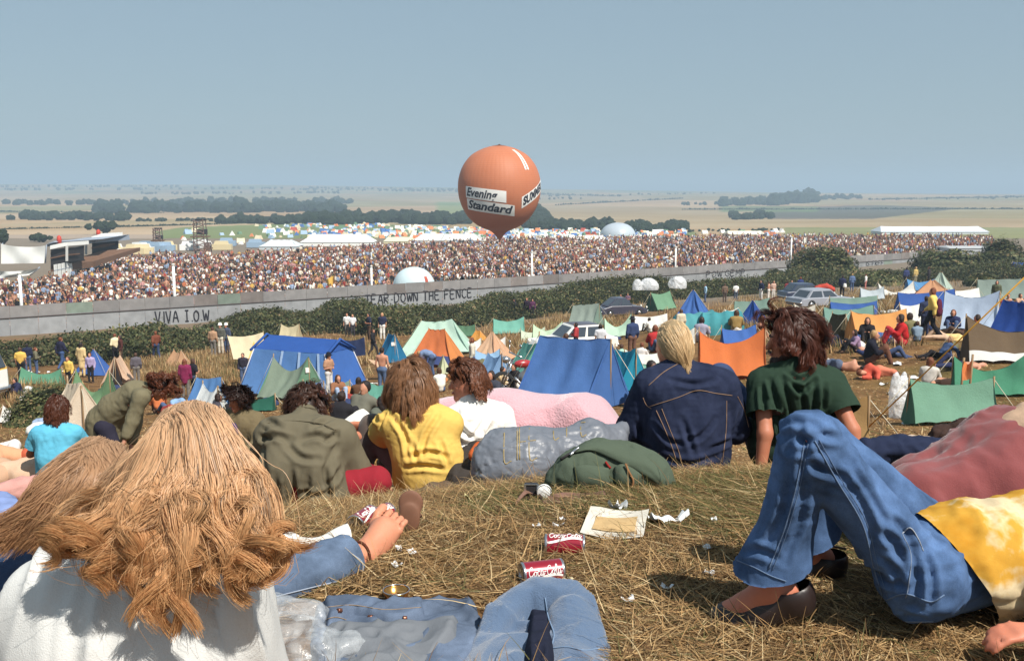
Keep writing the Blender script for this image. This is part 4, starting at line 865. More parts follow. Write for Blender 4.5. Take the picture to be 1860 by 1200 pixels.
    if door: 
        sg = door[0]; put('opening', np.array([[sg * (a - .02), -b * .42, .03], [sg * (a - .02), b * .42, .03], [sg * (rl * .98), 0, H * .8]]), DARK, sg < 0)
    if tag_patch:
        u, z, c2 = tag_patch; sg = 1 if u > 0 else -1; bx = a * sg + .03 * sg; put('label_patch', np.array([[bx, -.12 * H, z * H], [bx, .02 * H, z * H], [bx - sg * .01, .02 * H, (z + .12) * H], [bx - sg * .01, -.12 * H, (z + .12) * H]]), plain(c2, .8), sg < 0)
    return root
GRN, SAGE, PALE, TEAL = lin(110, 152, 122), lin(124, 152, 138), lin(186, 214, 190), lin(84, 162, 168)
BLU, LBLU, DBLU, CYAN = lin(66, 108, 186), lin(118, 156, 206), lin(40, 78, 156), lin(36, 150, 184)
ORG, PEACH, CRM, WHT = lin(222, 116, 58), lin(226, 184, 146), lin(230, 210, 170), lin(236, 234, 226)
T(468, 594, 648, 728, -34, lin(136, 152, 132), 'sagging grey green ridge tent pitched in front of the big blue frame tent', GRN, .34, 1.15, tag_patch=(1, .62, lin(236, 232, 220)))
T(932, 1152, 612, 738, -38, lin(76, 118, 184), 'large blue ridge tent behind the pink fur bundle', lin(70, 112, 180), .03, 1.25)
T(1102, 1168, 631, 712, -62, CYAN, 'bright turquoise ridge tent end on beside the large blue ridge tent', None, .1, .9)
T(1132, 1212, 636, 692, -4, lin(120, 178, 158), 'green ridge tent with a white fly over its ridge beside the blond head', None, .16, 1.2, fly=WHT)
T(1262, 1392, 597, 690, -8, ORG, 'wrinkled orange ridge tent between the two seated denim and green backs', None, .3, 1.1)
T(1310, 1372, 592, 632, 0, BLU, 'small blue tent just behind the wrinkled orange tent', None, .2)
T(1232, 1288, 566, 612, 10, TEAL, 'teal tunnel tent left of the patterned sitter', tunnel=True, wh=1.6); T(1284, 1330, 564, 608, -10, lin(70, 156, 164), 'teal tunnel tent right of the patterned sitter', tunnel=True, wh=1.6)
T(1219, 1296, 527, 590, -30, lin(70, 114, 190), 'tall blue pyramid tent with a paler peak above the teal tunnel tents', None, 0, 1.1, rf=.06)
T(1330, 1400, 544, 578, -12, SAGE, 'pale sage ridge tent behind the dark blue pyramid', PALE, .08, 1.3); T(1344, 1388, 545, 592, -45, DBLU, 'dark blue pyramid tent with a white seam in front of the pale sage tent', None, 0, 1.0, rf=.05)
T(1310, 1345, 560, 600, 20, WHT, 'small white tent beside the man in the olive jacket', None, .1, .8)
T(722, 866, 581, 650, -6, lin(190, 220, 200), 'big pale mint ridge tent with long guyed porch in front of the bramble', lin(176, 212, 192), .05, 1.5, rf=.42)
T(738, 850, 597, 668, -18, lin(216, 116, 64), 'orange hipped tent in front of the pale mint tent', lin(226, 138, 72), .03, 1.2, rf=.34, skirt=lin(64, 78, 130))
T(678, 746, 605, 660, -72, lin(38, 128, 180), 'blue triangular tent end with a white patch left of the orange hipped tent', None, .05, 1.2, tag_patch=(1, .6, WHT))
T(858, 930, 603, 660, -35, PEACH, 'peach pyramid tent with a darker centre panel behind the spiky haired man', lin(214, 164, 126), 0, 1.2, rf=.08)
T(842, 874, 614, 640, 0, WHT, 'white tent peeping left of the peach pyramid', None, .3, 1); T(886, 918, 612, 648, 0, lin(238, 236, 230), 'white tent peeping right of the peach pyramid', None, .2, 1)
T(854, 882, 599, 620, -30, lin(232, 158, 66), 'tiny yellow orange tent behind the peach pyramid', None, .1, rf=.3); T(826, 866, 590, 612, -10, lin(90, 130, 98), 'small dark green tent beside the big pale mint tent', None, .1)
T(896, 952, 577, 607, 0, lin(116, 184, 164), 'mint green ridge tent with a purple flag in the long grass', None, .22, 1.3)
T(966, 1024, 586, 622, -6, lin(196, 220, 184), 'pale green sagging tent behind the white car', None, .4, 1.2, door=(-1,))
T(1028, 1100, 552, 596, -28, lin(150, 164, 152), 'grey green ridge tent with squared ridge standing above the white car', SAGE, .02, 1.3)
T(1096, 1148, 573, 614, -4, lin(186, 218, 190), 'mint tent with deeply sagging ridge left of the white sheet shelter', None, .5, 1.1)
T(1170, 1228, 530, 565, 28, lin(112, 156, 122), 'green ridge tent with dark open end near the clear plastic sheeting', lin(70, 108, 90), .12, 1.25)
T(916, 1010, 622, 684, -70, lin(108, 178, 158), 'sea green tent end behind the red motorcycle', None, .05, 1.2)
T(868, 930, 640, 692, -60, lin(126, 166, 212), 'pale blue tent end with buttoned door beside the tan jacketed sitter', None, .2, 1.1); T(862, 908, 634, 664, 0, lin(146, 188, 226), 'pale blue cloth shelter behind the pale blue tent end', None, .3, 1)
T(788, 822, 646, 680, -70, lin(206, 210, 168), 'tiny yellow striped play tent in front of the orange hipped tent', None, 0, 1.2, rf=.1)
T(664, 716, 690, 732, -10, lin(96, 164, 144), 'small sea green tent corner beside the yellow shirted sitter', None, .25, 1.0)
T(544, 596, 692, 730, -20, lin(134, 164, 214), 'pale blue flysheet behind the bowed olive jacket', None, .1, 1)
T(446, 500, 716, 748, 0, lin(40, 98, 80), 'dark green low tent at the foot of the grey green ridge tent', None, .3, 1.1)
T(40, 114, 667, 700, 4, lin(90, 150, 118), 'sagging green ridge tent beside the camper van', None, .4, 1.2); T(140, 206, 634, 684, -35, lin(64, 104, 178), 'blue pyramid tent with a white cap on its pole at the left', lin(60, 98, 172), 0, 1.1, rf=.05)
T(184, 248, 645, 700, -78, lin(228, 190, 158), 'peach tent end with a dark open doorway at the left', None, .1, 1.1, door=(1,)); T(132, 212, 672, 742, -12, lin(110, 146, 104), 'olive green tent with deep sagging ridge behind the bending man', None, .6, 1.0)
T(298, 350, 635, 668, -30, lin(200, 152, 112), 'faded brown tent sunk in the long dry grass at the left', None, .2, 1.2, rf=.5); T(346, 418, 685, 742, -28, lin(90, 140, 200), 'blue ridge tent behind the white tent and the curly haired man', None, .05, 1.2)
T(350, 420, 698, 770, -50, lin(226, 230, 230), 'white tent with bright end panels behind the blond head', None, .2, 1.0)
T(92, 192, 694, 812, -55, lin(236, 218, 190), 'large cream ridge tent close behind the girl in turquoise', lin(226, 208, 184), .02, 1.1)
T(1594, 1658, 511, 537, 0, lin(226, 222, 212), 'white tent with two peaks in the dry grass below the fence', None, .8, 1.3)
T(1646, 1706, 504, 528, 0, lin(84, 142, 194), 'sky blue tent with sagging ridge behind the white twin peaked tent', None, .35, 1.2); T(1684, 1730, 494, 530, -40, lin(182, 200, 184), 'pale green pyramid tent right of the sky blue tent', None, .05, 1.1, rf=.08)
T(1656, 1728, 508, 536, -20, lin(216, 156, 112), 'orange brown pyramid tent among the blue tents at the right', lin(190, 116, 70), .05, 1.4, rf=.1)
T(1628, 1732, 527, 566, -6, lin(56, 94, 172), 'long blue ridge tent with sagging ridge behind the standing man in flares', lin(70, 108, 182), .14, 1.2); T(1722, 1778, 525, 552, 4, WHT, 'white square ended tent between the long blue tent and the grey green tent', None, .1, 1.2)
T(1700, 1822, 528, 604, -30, lin(176, 192, 214), 'large pale blue grey ridge tent behind the reclining pair at the right', lin(196, 208, 222), .18, 1.15)
T(1772, 1864, 506, 546, -12, lin(134, 150, 140), 'grey green ridge tent with faded stripes at the right edge', PALE, .03, 1.2)
T(1832, 1900, 474, 503, 10, lin(48, 94, 184), 'bright blue tent at the right edge below the tall bush', None, .1, 1.2)
T(1800, 1910, 545, 632, -62, lin(40, 76, 160), 'dark blue ridge tent with white guy lines crossing its end at the right edge', lin(36, 70, 150), .06, 1.1)
T(1746, 1920, 574, 664, -14, lin(112, 92, 70), 'brown tent with broad white skirt sagging at the right edge', lin(104, 84, 64), .35, 1.1, skirt=lin(226, 224, 218))
T(1506, 1592, 538, 566, 0, SAGE, 'low sage tent with a pale end behind the blue and sage tents', PALE, .12, 1.2); T(1506, 1592, 548, 578, -6, lin(60, 100, 176), 'blue ridge tent sandwiched between two sage tents', None, .15, 1.2)
T(1492, 1586, 556, 606, -6, lin(120, 160, 146), 'sage green ridge tent with sagging ridge left of the orange tent', None, .14, 1.2)
T(1500, 1544, 569, 616, -75, lin(86, 78, 56), 'dark brown tent end with an orange doorway', lin(84, 76, 54), .05, 1.1, rf=.9); T(1538, 1648, 563, 618, 6, lin(230, 158, 84), 'orange ridge tent with a blue band along the ground', None, .16, 1.1, skirt=lin(60, 100, 170))
T(1630, 1678, 550, 596, 4, WHT, 'white tent beside the orange and blue tent, behind the standing man', None, .12, .9)
T(1646, 1800, 686, 772, -4, lin(116, 162, 136), 'pale green pup tent with a taut guy line in the right foreground', lin(84, 126, 104), .16, 1.0)
T(1722, 1862, 646, 724, -18, lin(76, 146, 112), 'bright green creased tent with an orange towel at the right', lin(66, 130, 100), .4, 1.1)
T(1440, 1578, 720, 800, -12, lin(156, 120, 72), 'brown canvas tent close behind the raised denim knees', lin(150, 112, 66), .04, 1.0)
T(1500, 1530, 694, 732, 30, lin(80, 160, 138), 'tiny green and white tent corner beside the green shirted man', WHT, .1, .9)
def tarp(name, pts, D, rgb, label, cat='tarpaulin', patch=None):
    q = [P(*p, D + (0.0 if i < 2 else 1.0)) for i, p in enumerate(pts)]; root = empty(name, (*q[0][:2], terr(q[0][0], q[0][1]))); tag(root, label, cat)
    Q = sag_panel(q[3], q[2], q[1], q[0], 15, 9, .12, 3, (0, -1, .4), .02); Q[..., 2] -= .12 * np.sin(np.linspace(0, math.pi, 15))[None] * np.linspace(1, .2, 9)[:, None]; v, f = gridm(Q); part('sheet', v, f, tcol(rgb, .3), root)
    for i in (2, 3): v, f = tube([q[i] + [0, .03, .05], (q[i][0], q[i][1] + .1, terr(q[i][0], q[i][1]))], .025, 6); part('pole', v, f, POLE, root)
    if patch: Q2 = Q[2:9, 7:14].copy(); Q2[..., 1] -= .03; Q2[..., 2] += .02; tri = [Q2[6, 0], Q2[6, 5], Q2[0, 3]]; part('patch', tri, [[0, 1, 2]], tcol(patch), root, False)
    return root
tarp('windbreak', [(424, 652), (480, 648), (478, 603), (413, 610)], 50, lin(238, 220, 180), 'cream canvas windbreak with a yellow patch behind the blue frame tent', 'windbreak', lin(236, 190, 90))
tarp('windbreak', [(1155, 612), (1214, 608), (1212, 569), (1153, 574)], 57, lin(242, 240, 230), 'white square sheet shelter behind the black hatted man', 'windbreak')
tarp('washing_line_sheet', [(622, 646), (664, 645), (662, 612), (618, 616)], 47, lin(40, 50, 84), 'dark navy sheet hung up right of the blue frame tent', 'sheet')
tarp('groundsheet', [(668, 652), (730, 700), (722, 660), (690, 655)], 40, lin(226, 186, 150), 'pale peach cloth shelter behind the bare backed man', 'shelter')
def frame_tent():
    c = G(560, 716); D = c[1] + 1.6; c = P(553, 716, D); c[2] = terr(c[0], c[1]); s = D / FPX; root = empty('frame_tent', c); tag(root, 'big blue frame tent with darker roof and sloping side walls', 'tent', 'tents on the near hillside'); yaw = R(-24)
    H = P(553, 612, D)[2] - c[2]; L = 205 * s; W = 2.3; eh = H * .80; le = L / 2; rt = L * .36
    wall, roof, fr = tcol(lin(96, 146, 214)), tcol(lin(46, 90, 172)), tcol(lin(62, 108, 188))
    X = lambda p: xform(np.asarray(p, float).reshape(-1, 3), yaw).reshape(np.asarray(p).shape)
    def put(nm, A, B, C, Dd, m, bow=.05, nrm=(0, -1, .2), flip=False): v, f = gridm(X(sag_panel(np.array(A, float), np.array(B, float), np.array(C, float), np.array(Dd, float), 14, 9, bow, 4, nrm, .012))); return part(nm, v, [q[::-1] for q in f] if flip else f, m, root, world=False)
    put('roof', (-rt, 0, H), (rt, 0, H), (rt * 1.06, -W * .36, eh), (-rt * 1.06, -W * .36, eh), roof, .03, (0, -1, 1)); put('roof', (-rt, 0, H), (rt, 0, H), (rt * 1.06, W * .36, eh), (-rt * 1.06, W * .36, eh), roof, .03, (0, 1, 1), True)
    put('side_wall', (-rt * 1.05, -W * .36, eh), (rt * 1.05, -W * .36, eh), (le * 1.02, -W * .55, .05), (-le * .96, -W * .55, .05), wall, .08); put('side_wall', (-rt * 1.05, W * .36, eh), (rt * 1.05, W * .36, eh), (le * 1.02, W * .55, .05), (-le * .96, W * .55, .05), wall, .08, (0, 1, .2), True)
    for sg in (-1, 1):
        q = put('end_wall', (sg * rt * 1.05, -W * .36, eh), (sg * rt * 1.05, W * .36, eh), (sg * le, W * .55, .05), (sg * le, -W * .55, .05), fr, .05, (sg, 0, .2), sg < 0)
        v = X(np.array([(sg * rt * 1.06, -W * .37, eh), (sg * rt * 1.06, W * .37, eh), (sg * rt * 1.0, 0, H)])); part('gable', v, [[0, 1, 2] if sg > 0 else [2, 1, 0]], roof, root, False, world=False)
        v, f = tube(X(np.array([(sg * rt * 1.12, -W * .4, eh - .05), (sg * rt * 1.1, 0, H + .02), (sg * rt * 1.12, W * .4, eh - .05)])), .05, 6); part('awning_roll', v, f, roof, root, world=False)
        for y in (-1, 1): v, f = tube(X(np.array([(sg * le, y * W * .54, 0), (sg * rt * 1.05, y * W * .37, eh)])), .022, 6); part('pole', v, f, plain(lin(190, 190, 196), .4), root, world=False)
    for x in (-.18, .32, .86):
        v = X(np.array([(rt * x - .05, -W * .365 - .02, eh), (rt * x + .05, -W * .365 - .02, eh), (rt * x * 1.25 + .05, -W * .55 - .03, .06), (rt * x * 1.25 - .05, -W * .55 - .03, .06)])); part('seam_tape', v, [[3, 2, 1, 0]], tcol(lin(170, 196, 226)), root, False, world=False)
frame_tent()
def plastic(name, px, yt, yb, w, label, seed, D=None, mat=None, dep=.8):
    g = G(px, yb) if D is None else P(px, yb, D); rx = w / 2 / FPX * g[1]; H = (yb - yt) / FPX * g[1]; r = np.random.default_rng(seed); root = empty(name, g); tag(root, label, 'plastic sheet')
    pr = [ell((r.normal() * rx * .45, r.normal() * rx * .3 * dep + rx * .4, H * r.uniform(.1, .4)), (rx * r.uniform(.3, .6), rx * .4 * dep, H * r.uniform(.4, .65))) for _ in range(7)]
    v, f = nets(pr, max(rx / 26, .012), rx * .15); v = wrinkle(v, f, rx * .05, np.array([3, 3, 2]) / rx, seed); v = wrinkle(v, f, rx * .025, np.array([9, 9, 4]) / rx, seed + 9); v[:, 2] = np.maximum(v[:, 2], -.02); part('sheet', v, f, mat, root, world=False)
def plastic_mat(rgb=(.8, .84, .88), rough=.16, alpha=.45):
    m, t, b = nodes('clear_plastic'); b.inputs['Base Color'].default_value = (*rgb, 1); b.inputs['Roughness'].default_value = rough; b.inputs['Specular IOR Level'].default_value = .8
    n = noise(t, 16, 5, .65); bump(t, b, n.outputs[0], .4, .02); tr = N(t, 'ShaderNodeBsdfTransparent'); mx = N(t, 'ShaderNodeMixShader'); fr = ramp(t, n.outputs[0], [(.35, (alpha * .6,) * 3), (.65, (min(1, alpha * 1.5),) * 3)])
    t.links.new(fr, mx.inputs[0]); t.links.new(tr.outputs[0], mx.inputs[1]); t.links.new(b.outputs[0], mx.inputs[2]); t.links.new(mx.outputs[0], t.nodes['Material Output'].inputs[0]); return m
PLA = plastic_mat(); PLB = plastic_mat((.86, .87, .88), .25, .5)
plastic('plastic_sheeting', 1180, 503, 527, 50, 'crumpled clear plastic sheeting on the scrub, left heap', 1, 88, PLB); plastic('plastic_sheeting', 1226, 500, 524, 46, 'crumpled bluish plastic sheeting on the scrub, right heap', 2, 88, PLB)
plastic('plastic_cover', 1640, 668, 760, 62, 'clear polythene cover bulging beside the pale green pup tent', 3, None, PLB, .6)
def rope(label, pts, r, rgb):
    v, f = tube(pts, r, 5); o = empty('guy_rope', pts[0]); tag(o, label, 'rope'); part('cord', v, f, plain(rgb, .85), o); v, f = tube([np.array(pts[0]) + [0, 0, -.05], np.array(pts[0]) + [.02, 0, .12]], .014, 5); part('peg', v, f, POLE, o)
ga = G(1552, 800); rope('taut yellow guy rope slanting up across the right side of the hill', [ga, P(1905, 462, 12.5)], .011, lin(222, 160, 50))
ga = G(1618, 758); rope('thin pale guy line running down from the pale green pup tent', [G(1640, 768), P(1662, 690, 19)], .008, lin(206, 196, 176)); rope('pale guy line crossing the trodden grass behind the brown tent', [G(1602, 778), P(1562, 722, 15)], .006, lin(206, 196, 176))
# ---------------------------------------------------------------- vehicles
GLASS = plain(lin(60, 68, 78), .12, 0, .2, 3, .9); TYRE = plain(lin(34, 33, 34), .85); CHROME = plain(lin(190, 190, 192), .25, .9, .05)
def wheel(root, x, y, r, X):
    v, f = lathe([(r * .55, -.08), (r * .95, -.09), (r, -.05), (r, .05), (r * .95, .09), (r * .55, .08)], 20); v = v[:, [0, 2, 1]] + [x, y, r]; w = part('wheel', X(v), f, TYRE, root, world=False)
    v, f = lathe([(.01, -.1), (r * .3, -.1), (r * .56, -.07), (r * .56, .07), (r * .3, .1), (.01, .1)], 16); v = v[:, [0, 2, 1]] + [x, y, r]; part('hubcap', X(v), f, CHROME, w, world=False)
def car(px, yb, yaw, paint, label, roof=None, L=3.9, W=1.5, H=1.38, kind='saloon', D=None, dz=0):
    g = G(px, yb) if D is None else P(px, yb, D); g[2] = terr(g[0], g[1]) + dz; root = empty('parked_car', g); tag(root, label, 'car', 'cars parked among the tents'); yaw = R(yaw); X = lambda p: xform(p, yaw); a = L / 2; w = W / 2
    pm = plain(paint, .35, 0, .06, 2, .5, .4); hb = H * .58
    prof = {'saloon': [(-a, .42), (-a * .97, hb * .95), (-a * .6, hb), (a * .35, hb), (a * .93, hb * .86), (a, .45), (a * .96, .22), (-a * .96, .22)], 'beetle': [(-a, .4), (-a * .92, hb * .8), (-a * .55, hb * 1.02), (a * .3, hb), (a * .7, hb * .9), (a * .95, hb * .62), (a, .4), (a * .95, .22), (-a * .95, .22)]}[kind]
    cab = {'saloon': ((-a * .78, a * .42), (-a * .55, a * .10)), 'beetle': ((-a * .72, a * .36), (-a * .34, a * .08))}[kind]
    n = len(prof); V, F = [], []
    secs = [(-w, .93), (-w * .96, 1), (w * .96, 1), (w, .93)]
    for y, q in secs: V += [(x * (q if abs(x) > a * .8 else 1), y, .22 + (z - .22) * q) for x, z in prof]
    for k in range(3): F += [[k * n + i, k * n + (i + 1) % n, (k + 1) * n + (i + 1) % n, (k + 1) * n + i] for i in range(n)]
    F += [list(range(n))[::-1], [3 * n + i for i in range(n)]]; part('body', X(np.array(V)), F, pm, root, False, world=False)
    (b0, b1), (t0, t1) = cab; wt = w * .8
    V = [(b0, -w * .95, hb - .02), (b1, -w * .95, hb - .02), (b1, w * .95, hb - .02), (b0, w * .95, hb - .02), (t0, -wt, H - .03), (t1, -wt, H - .03), (t1, wt, H - .03), (t0, wt, H - .03), (t0 * .9, -wt * .8, H), (t1 * .9, -wt * .8, H), (t1 * .9, wt * .8, H), (t0 * .9, wt * .8, H)]
    part('cabin', X(np.array(V)), [[0, 1, 5, 4], [1, 2, 6, 5], [2, 3, 7, 6], [3, 0, 4, 7]], pm, root, False, world=False); part('roof', X(np.array(V[4:])), [[0, 1, 5, 4], [1, 2, 6, 5], [2, 3, 7, 6], [3, 0, 4, 7], [4, 5, 6, 7]], plain(roof or paint, .4, 0, .06, 2, .5, .3), root, True, world=False)
    V = np.array(V); 
    def win(i, j, k, l, u0, u1, nrm):
        q = [V[i] * (1 - u) * (1 - t) + V[j] * u * (1 - t) + V[k] * u * t + V[l] * (1 - u) * t + np.array(nrm) * .012 for u, t in ((u0, .12), (u1, .12), (u1, .86), (u0, .86))]; part('window', X(np.array(q)), [[0, 1, 2, 3]], GLASS, root, False, world=False)
    win(0, 1, 5, 4, .06, .47, (0, -1, .3)); win(0, 1, 5, 4, .53, .94, (0, -1, .3)); win(1, 2, 6, 5, .08, .92, (1, 0, .4)); win(3, 0, 4, 7, .1, .9, (-1, 0, .4)); win(2, 3, 7, 6, .06, .47, (0, 1, .3)); win(2, 3, 7, 6, .53, .94, (0, 1, .3))
    for x in (-a * .62, a * .62):
        for y in (-w * .93, w * .93): wheel(root, x, y, .29, X)
    for x in (-a * 1.02, a * 1.02): v, f = tube([(x * .96, -w, .42), (x, -w * .8, .42), (x, w * .8, .42), (x * .96, w, .42)], .055, 6); part('bumper', X(v), f, CHROME, root, world=False)
    for y in (-w * .7, w * .7): v, f = lathe([(.01, .05), (.08, .04), (.1, 0), (.1, -.06)], 12); v = v[:, [2, 0, 1]] + [a * .985, y, hb * .78]; part('headlight', X(v), f, plain(lin(236, 234, 220), .2), root, world=False)
car(1040, 642, 200, lin(232, 230, 222), 'white small car with dark roof parked behind the large blue tent', lin(84, 80, 90)); car(1128, 573, 18, lin(58, 58, 76), 'dark rounded car parked beside the bramble scrub', None, 4.1, 1.54, 1.5, 'beetle'); car(1464, 546, 12, lin(46, 58, 84), 'dark blue saloon parked in the dry grass near the big bush', None, 4.3, 1.6, 1.42); car(1490, 558, 22, lin(148, 152, 162), 'silver car half sunk in the dry grass below the dark blue saloon', None, 4.2, 1.6, 1.2)
def camper():
    g = P(-92, 716, 37); g[2] = terr(g[0], g[1]); root = empty('camper_van', g); tag(root, 'camper van with yellow top and white lower body at the left edge', 'van'); yaw = R(-14); X = lambda p: xform(np.asarray(p, float), yaw); a, w, H = 2.1, .86, 1.95; mid = 1.1
    def loft(secs, m, nm, capt=False):
        V, F, n = [], [], 0
        for z, x0, x1, ww in secs: V += [(x0, -ww + .1, z), (x0 + .1, -ww, z), (x1 - .15, -ww, z), (x1, -ww + .2, z), (x1, ww - .2, z), (x1 - .15, ww, z), (x0 + .1, ww, z), (x0, ww - .1, z)]
        k = 8
        for i in range(len(secs) - 1): F += [[i * k + j, i * k + (j + 1) % k, (i + 1) * k + (j + 1) % k, (i + 1) * k + j] for j in range(k)]
        if capt: F.append([(len(secs) - 1) * k + j for j in range(k)])
        part(nm, X(V), F, m, root, False, world=False)
    loft([(.25, -a, a - .05, w), (.5, -a, a, w), (mid, -a, a - .02, w)], plain(lin(234, 234, 228), .4, 0, .05, 2, .5, .3), 'lower_body'); loft([(mid, -a, a - .02, w), (1.72, -a + .08, a - .3, w - .07), (1.88, -a + .2, a - .5, w - .16), (1.95, -a + .5, a - .8, w - .35)], plain(lin(232, 178, 70), .4, 0, .05, 2, .5, .3), 'upper_body', True)
    for x0, x1 in ((-1.7, -.9), (-.75, .15), (.3, 1.35)): part('window', X([(x0, -w + .005, 1.2), (x1, -w + .005, 1.2), (x1 - .12, -w + .06, 1.66), (x0 + .04, -w + .06, 1.66)]), [[0, 1, 2, 3]], GLASS, root, False, world=False)
    part('windscreen', X([(a + .0, -w + .26, 1.2), (a + .0, w - .26, 1.2), (a - .2, w - .3, 1.7), (a - .2, -w + .3, 1.7)]), [[0, 1, 2, 3]], GLASS, root, False, world=False)
    v, f = tube([(a - .1, -w - .01, mid), (-a, -w - .01, mid)], .025, 4); part('waist_trim', X(v), f, CHROME, root, world=False); v, f = tube([(a - .1, -w, .4), (a + .08, -w * .7, .4), (a + .08, w * .7, .4), (a - .1, w, .4)], .07, 6); part('bumper', X(v), f, CHROME, root, world=False)
    for x in (-1.2, 1.25):
        for y in (-w * .95, w * .95): wheel(root, x, y, .33, X)
camper()
def motorbike(px, yb, yaw, rgb, label, D):
    g = P(px, yb, D); g[2] = terr(g[0], g[1]); root = empty('motorcycle', g); tag(root, label, 'motorcycle'); X = lambda p: xform(np.asarray(p, float), R(yaw))
    for x in (-.68, .68):
        v, f = lathe([(.24, -.05), (.31, -.06), (.33, 0), (.31, .06), (.24, .05)], 20); w = part('wheel', X(v[:, [0, 2, 1]] + [x, 0, .33]), f, TYRE, root, world=False); vs = [tube([(x, 0, .33), (x + .26 * math.cos(t), .02, .33 + .26 * math.sin(t))], .008, 4) for t in np.arange(0, 6.2, .5)]; v, f = join(*vs); part('spokes', X(v), f, CHROME, w, world=False)
    v, f = nets([ell((.12, 0, .82), (.24, .12, .11))], .02); part('fuel_tank', X(v), f, plain(rgb, .25, 0, .05, 3, .6, .6), root, world=False); v, f = nets([cone((-.2, 0, .8), (-.75, 0, .82), .1, .09)], .02); part('seat', X(v), f, plain(lin(30, 28, 28), .6), root, world=False)
    v, f = nets([ell((.02, 0, .45), (.22, .2, .2)), ell((0, 0, .62), (.1, .12, .16))], .02); part('engine', X(v), f, plain(lin(150, 150, 152), .35, .7), root, world=False)
    for y in (-.08, .08): v, f = tube([(.68, y, .33), (.42, y, .95)], .025, 6); part('fork', X(v), f, CHROME, root, world=False)
    v, f = tube([(.28, -.38, 1.05), (.42, -.2, 1.1), (.42, .2, 1.1), (.28, .38, 1.05)], .018, 6); part('handlebar', X(v), f, CHROME, root, world=False)
    v, f = lathe([(.01, .09), (.08, .07), (.1, 0), (.05, -.1)], 12); part('headlight', X(v[:, [2, 0, 1]] + [.58, 0, .95]), f, CHROME, root, world=False)
    for y in (-.34, .34):
        v, f = tube([(.36, y, 1.06), (.34, y * 1.15, 1.3)], .01, 4); m = part('mirror', X(v), f, CHROME, root, world=False); v, f = lathe([(.01, .01), (.06, .005), (.06, -.01), (.01, -.02)], 12); part('mirror_glass', X(v[:, [2, 0, 1]] + [.34, y * 1.15, 1.33]), f, CHROME, m, world=False)
    v, f = tube([(-.6, .14, .3), (.2, .16, .28), (.4, .16, .5)], .04, 8); part('exhaust', X(v), f, CHROME, root, world=False)
motorbike(958, 700, 200, lin(170, 36, 40), 'red motorcycle with round mirrors beside the large blue tent', 25)

MORE = [(606, 640, 690, 716, -20, lin(150, 176, 160), 'tiny sage tent behind the seated group before the blue frame tent', .2), (700, 742, 664, 694, 20, lin(226, 200, 160), 'low sand coloured tent behind the bare backed man', .3), (946, 990, 596, 622, 0, lin(206, 216, 190), 'small pale tent beside the long grass above the white car', .3), (1226, 1262, 596, 628, -10, lin(230, 226, 214), 'small white tent corner behind the pale blond head', .2), (1396, 1440, 566, 596, 10, lin(126, 164, 150), 'low green tent just right of the dark blue pyramid', .2), (1440, 1482, 552, 580, -10, lin(214, 206, 190), 'cream tent in the dry grass left of the sandwiched blue tent', .25), (1560, 1606, 520, 546, -10, lin(190, 200, 206), 'pale grey tent below the white twin peaked tent', .3), (1740, 1790, 556, 590, 0, lin(120, 150, 130), 'low green tent half hidden by the large pale blue grey tent', .2), (508, 548, 588, 618, -10, lin(206, 190, 150), 'khaki tent in the dry grass behind the blue frame tent', .2), (250, 286, 690, 722, 10, lin(86, 116, 150), 'slate blue tent behind the bending olive coated man', .25), (8, 44, 736, 770, 0, lin(226, 222, 214), 'low white tent at the left edge beyond the bramble patch', .3), (770, 800, 640, 662, 0, lin(110, 150, 186), 'small blue tent in front of the orange hipped tent', .3)]
for xl, xr, yt, yb, yw, cl, lb, sg in MORE: T(xl, xr, yt, yb, yw, cl, lb, None, sg, 1.2)
def bundles():
    r = np.random.default_rng(77); mes = []
    for k in range(4):
        pr = [ell((r.normal(0, .22), r.normal(0, .12), .1), (r.uniform(.16, .34), r.uniform(.14, .2), r.uniform(.1, .2))) for _ in range(4)]; v, f = nets(pr, .035, .06); v = wrinkle(v, f, .04, (7, 7, 7), k); v[:, 2] = np.maximum(v[:, 2], -.03); mes.append(mesh('bedding_bundle', v, f))
    cols = [('white', lin(226, 224, 216)), ('dark blue', lin(50, 60, 96)), ('brown', lin(104, 78, 58)), ('red', lin(160, 60, 54)), ('olive', lin(104, 100, 70)), ('black', lin(40, 38, 42)), ('pale blue', lin(140, 160, 190)), ('orange', lin(206, 128, 74))]
    for k in range(64):
        a = [(430, 700, 690, 760), (760, 930, 660, 700), (1390, 1760, 596, 690), (20, 420, 690, 790), (1000, 1260, 600, 660), (1600, 1860, 540, 600)][k % 6]; g = G(r.uniform(a[0], a[1]), r.uniform(a[2], a[3])); nm, cl = cols[int(r.integers(0, 8))]
        o = obj('bedding_bundle', mes[k % 4], cloth(cl, sc=6), None, True); o.location = g; o.rotation_euler = (0, 0, r.uniform(0, 6)); o.scale = [r.uniform(.7, 1.25)] * 3; tag(o, 'small ' + nm + ' bundle of bedding or clothes lying between the tents', 'bundle', nm + ' bundles between the tents')
bundles()
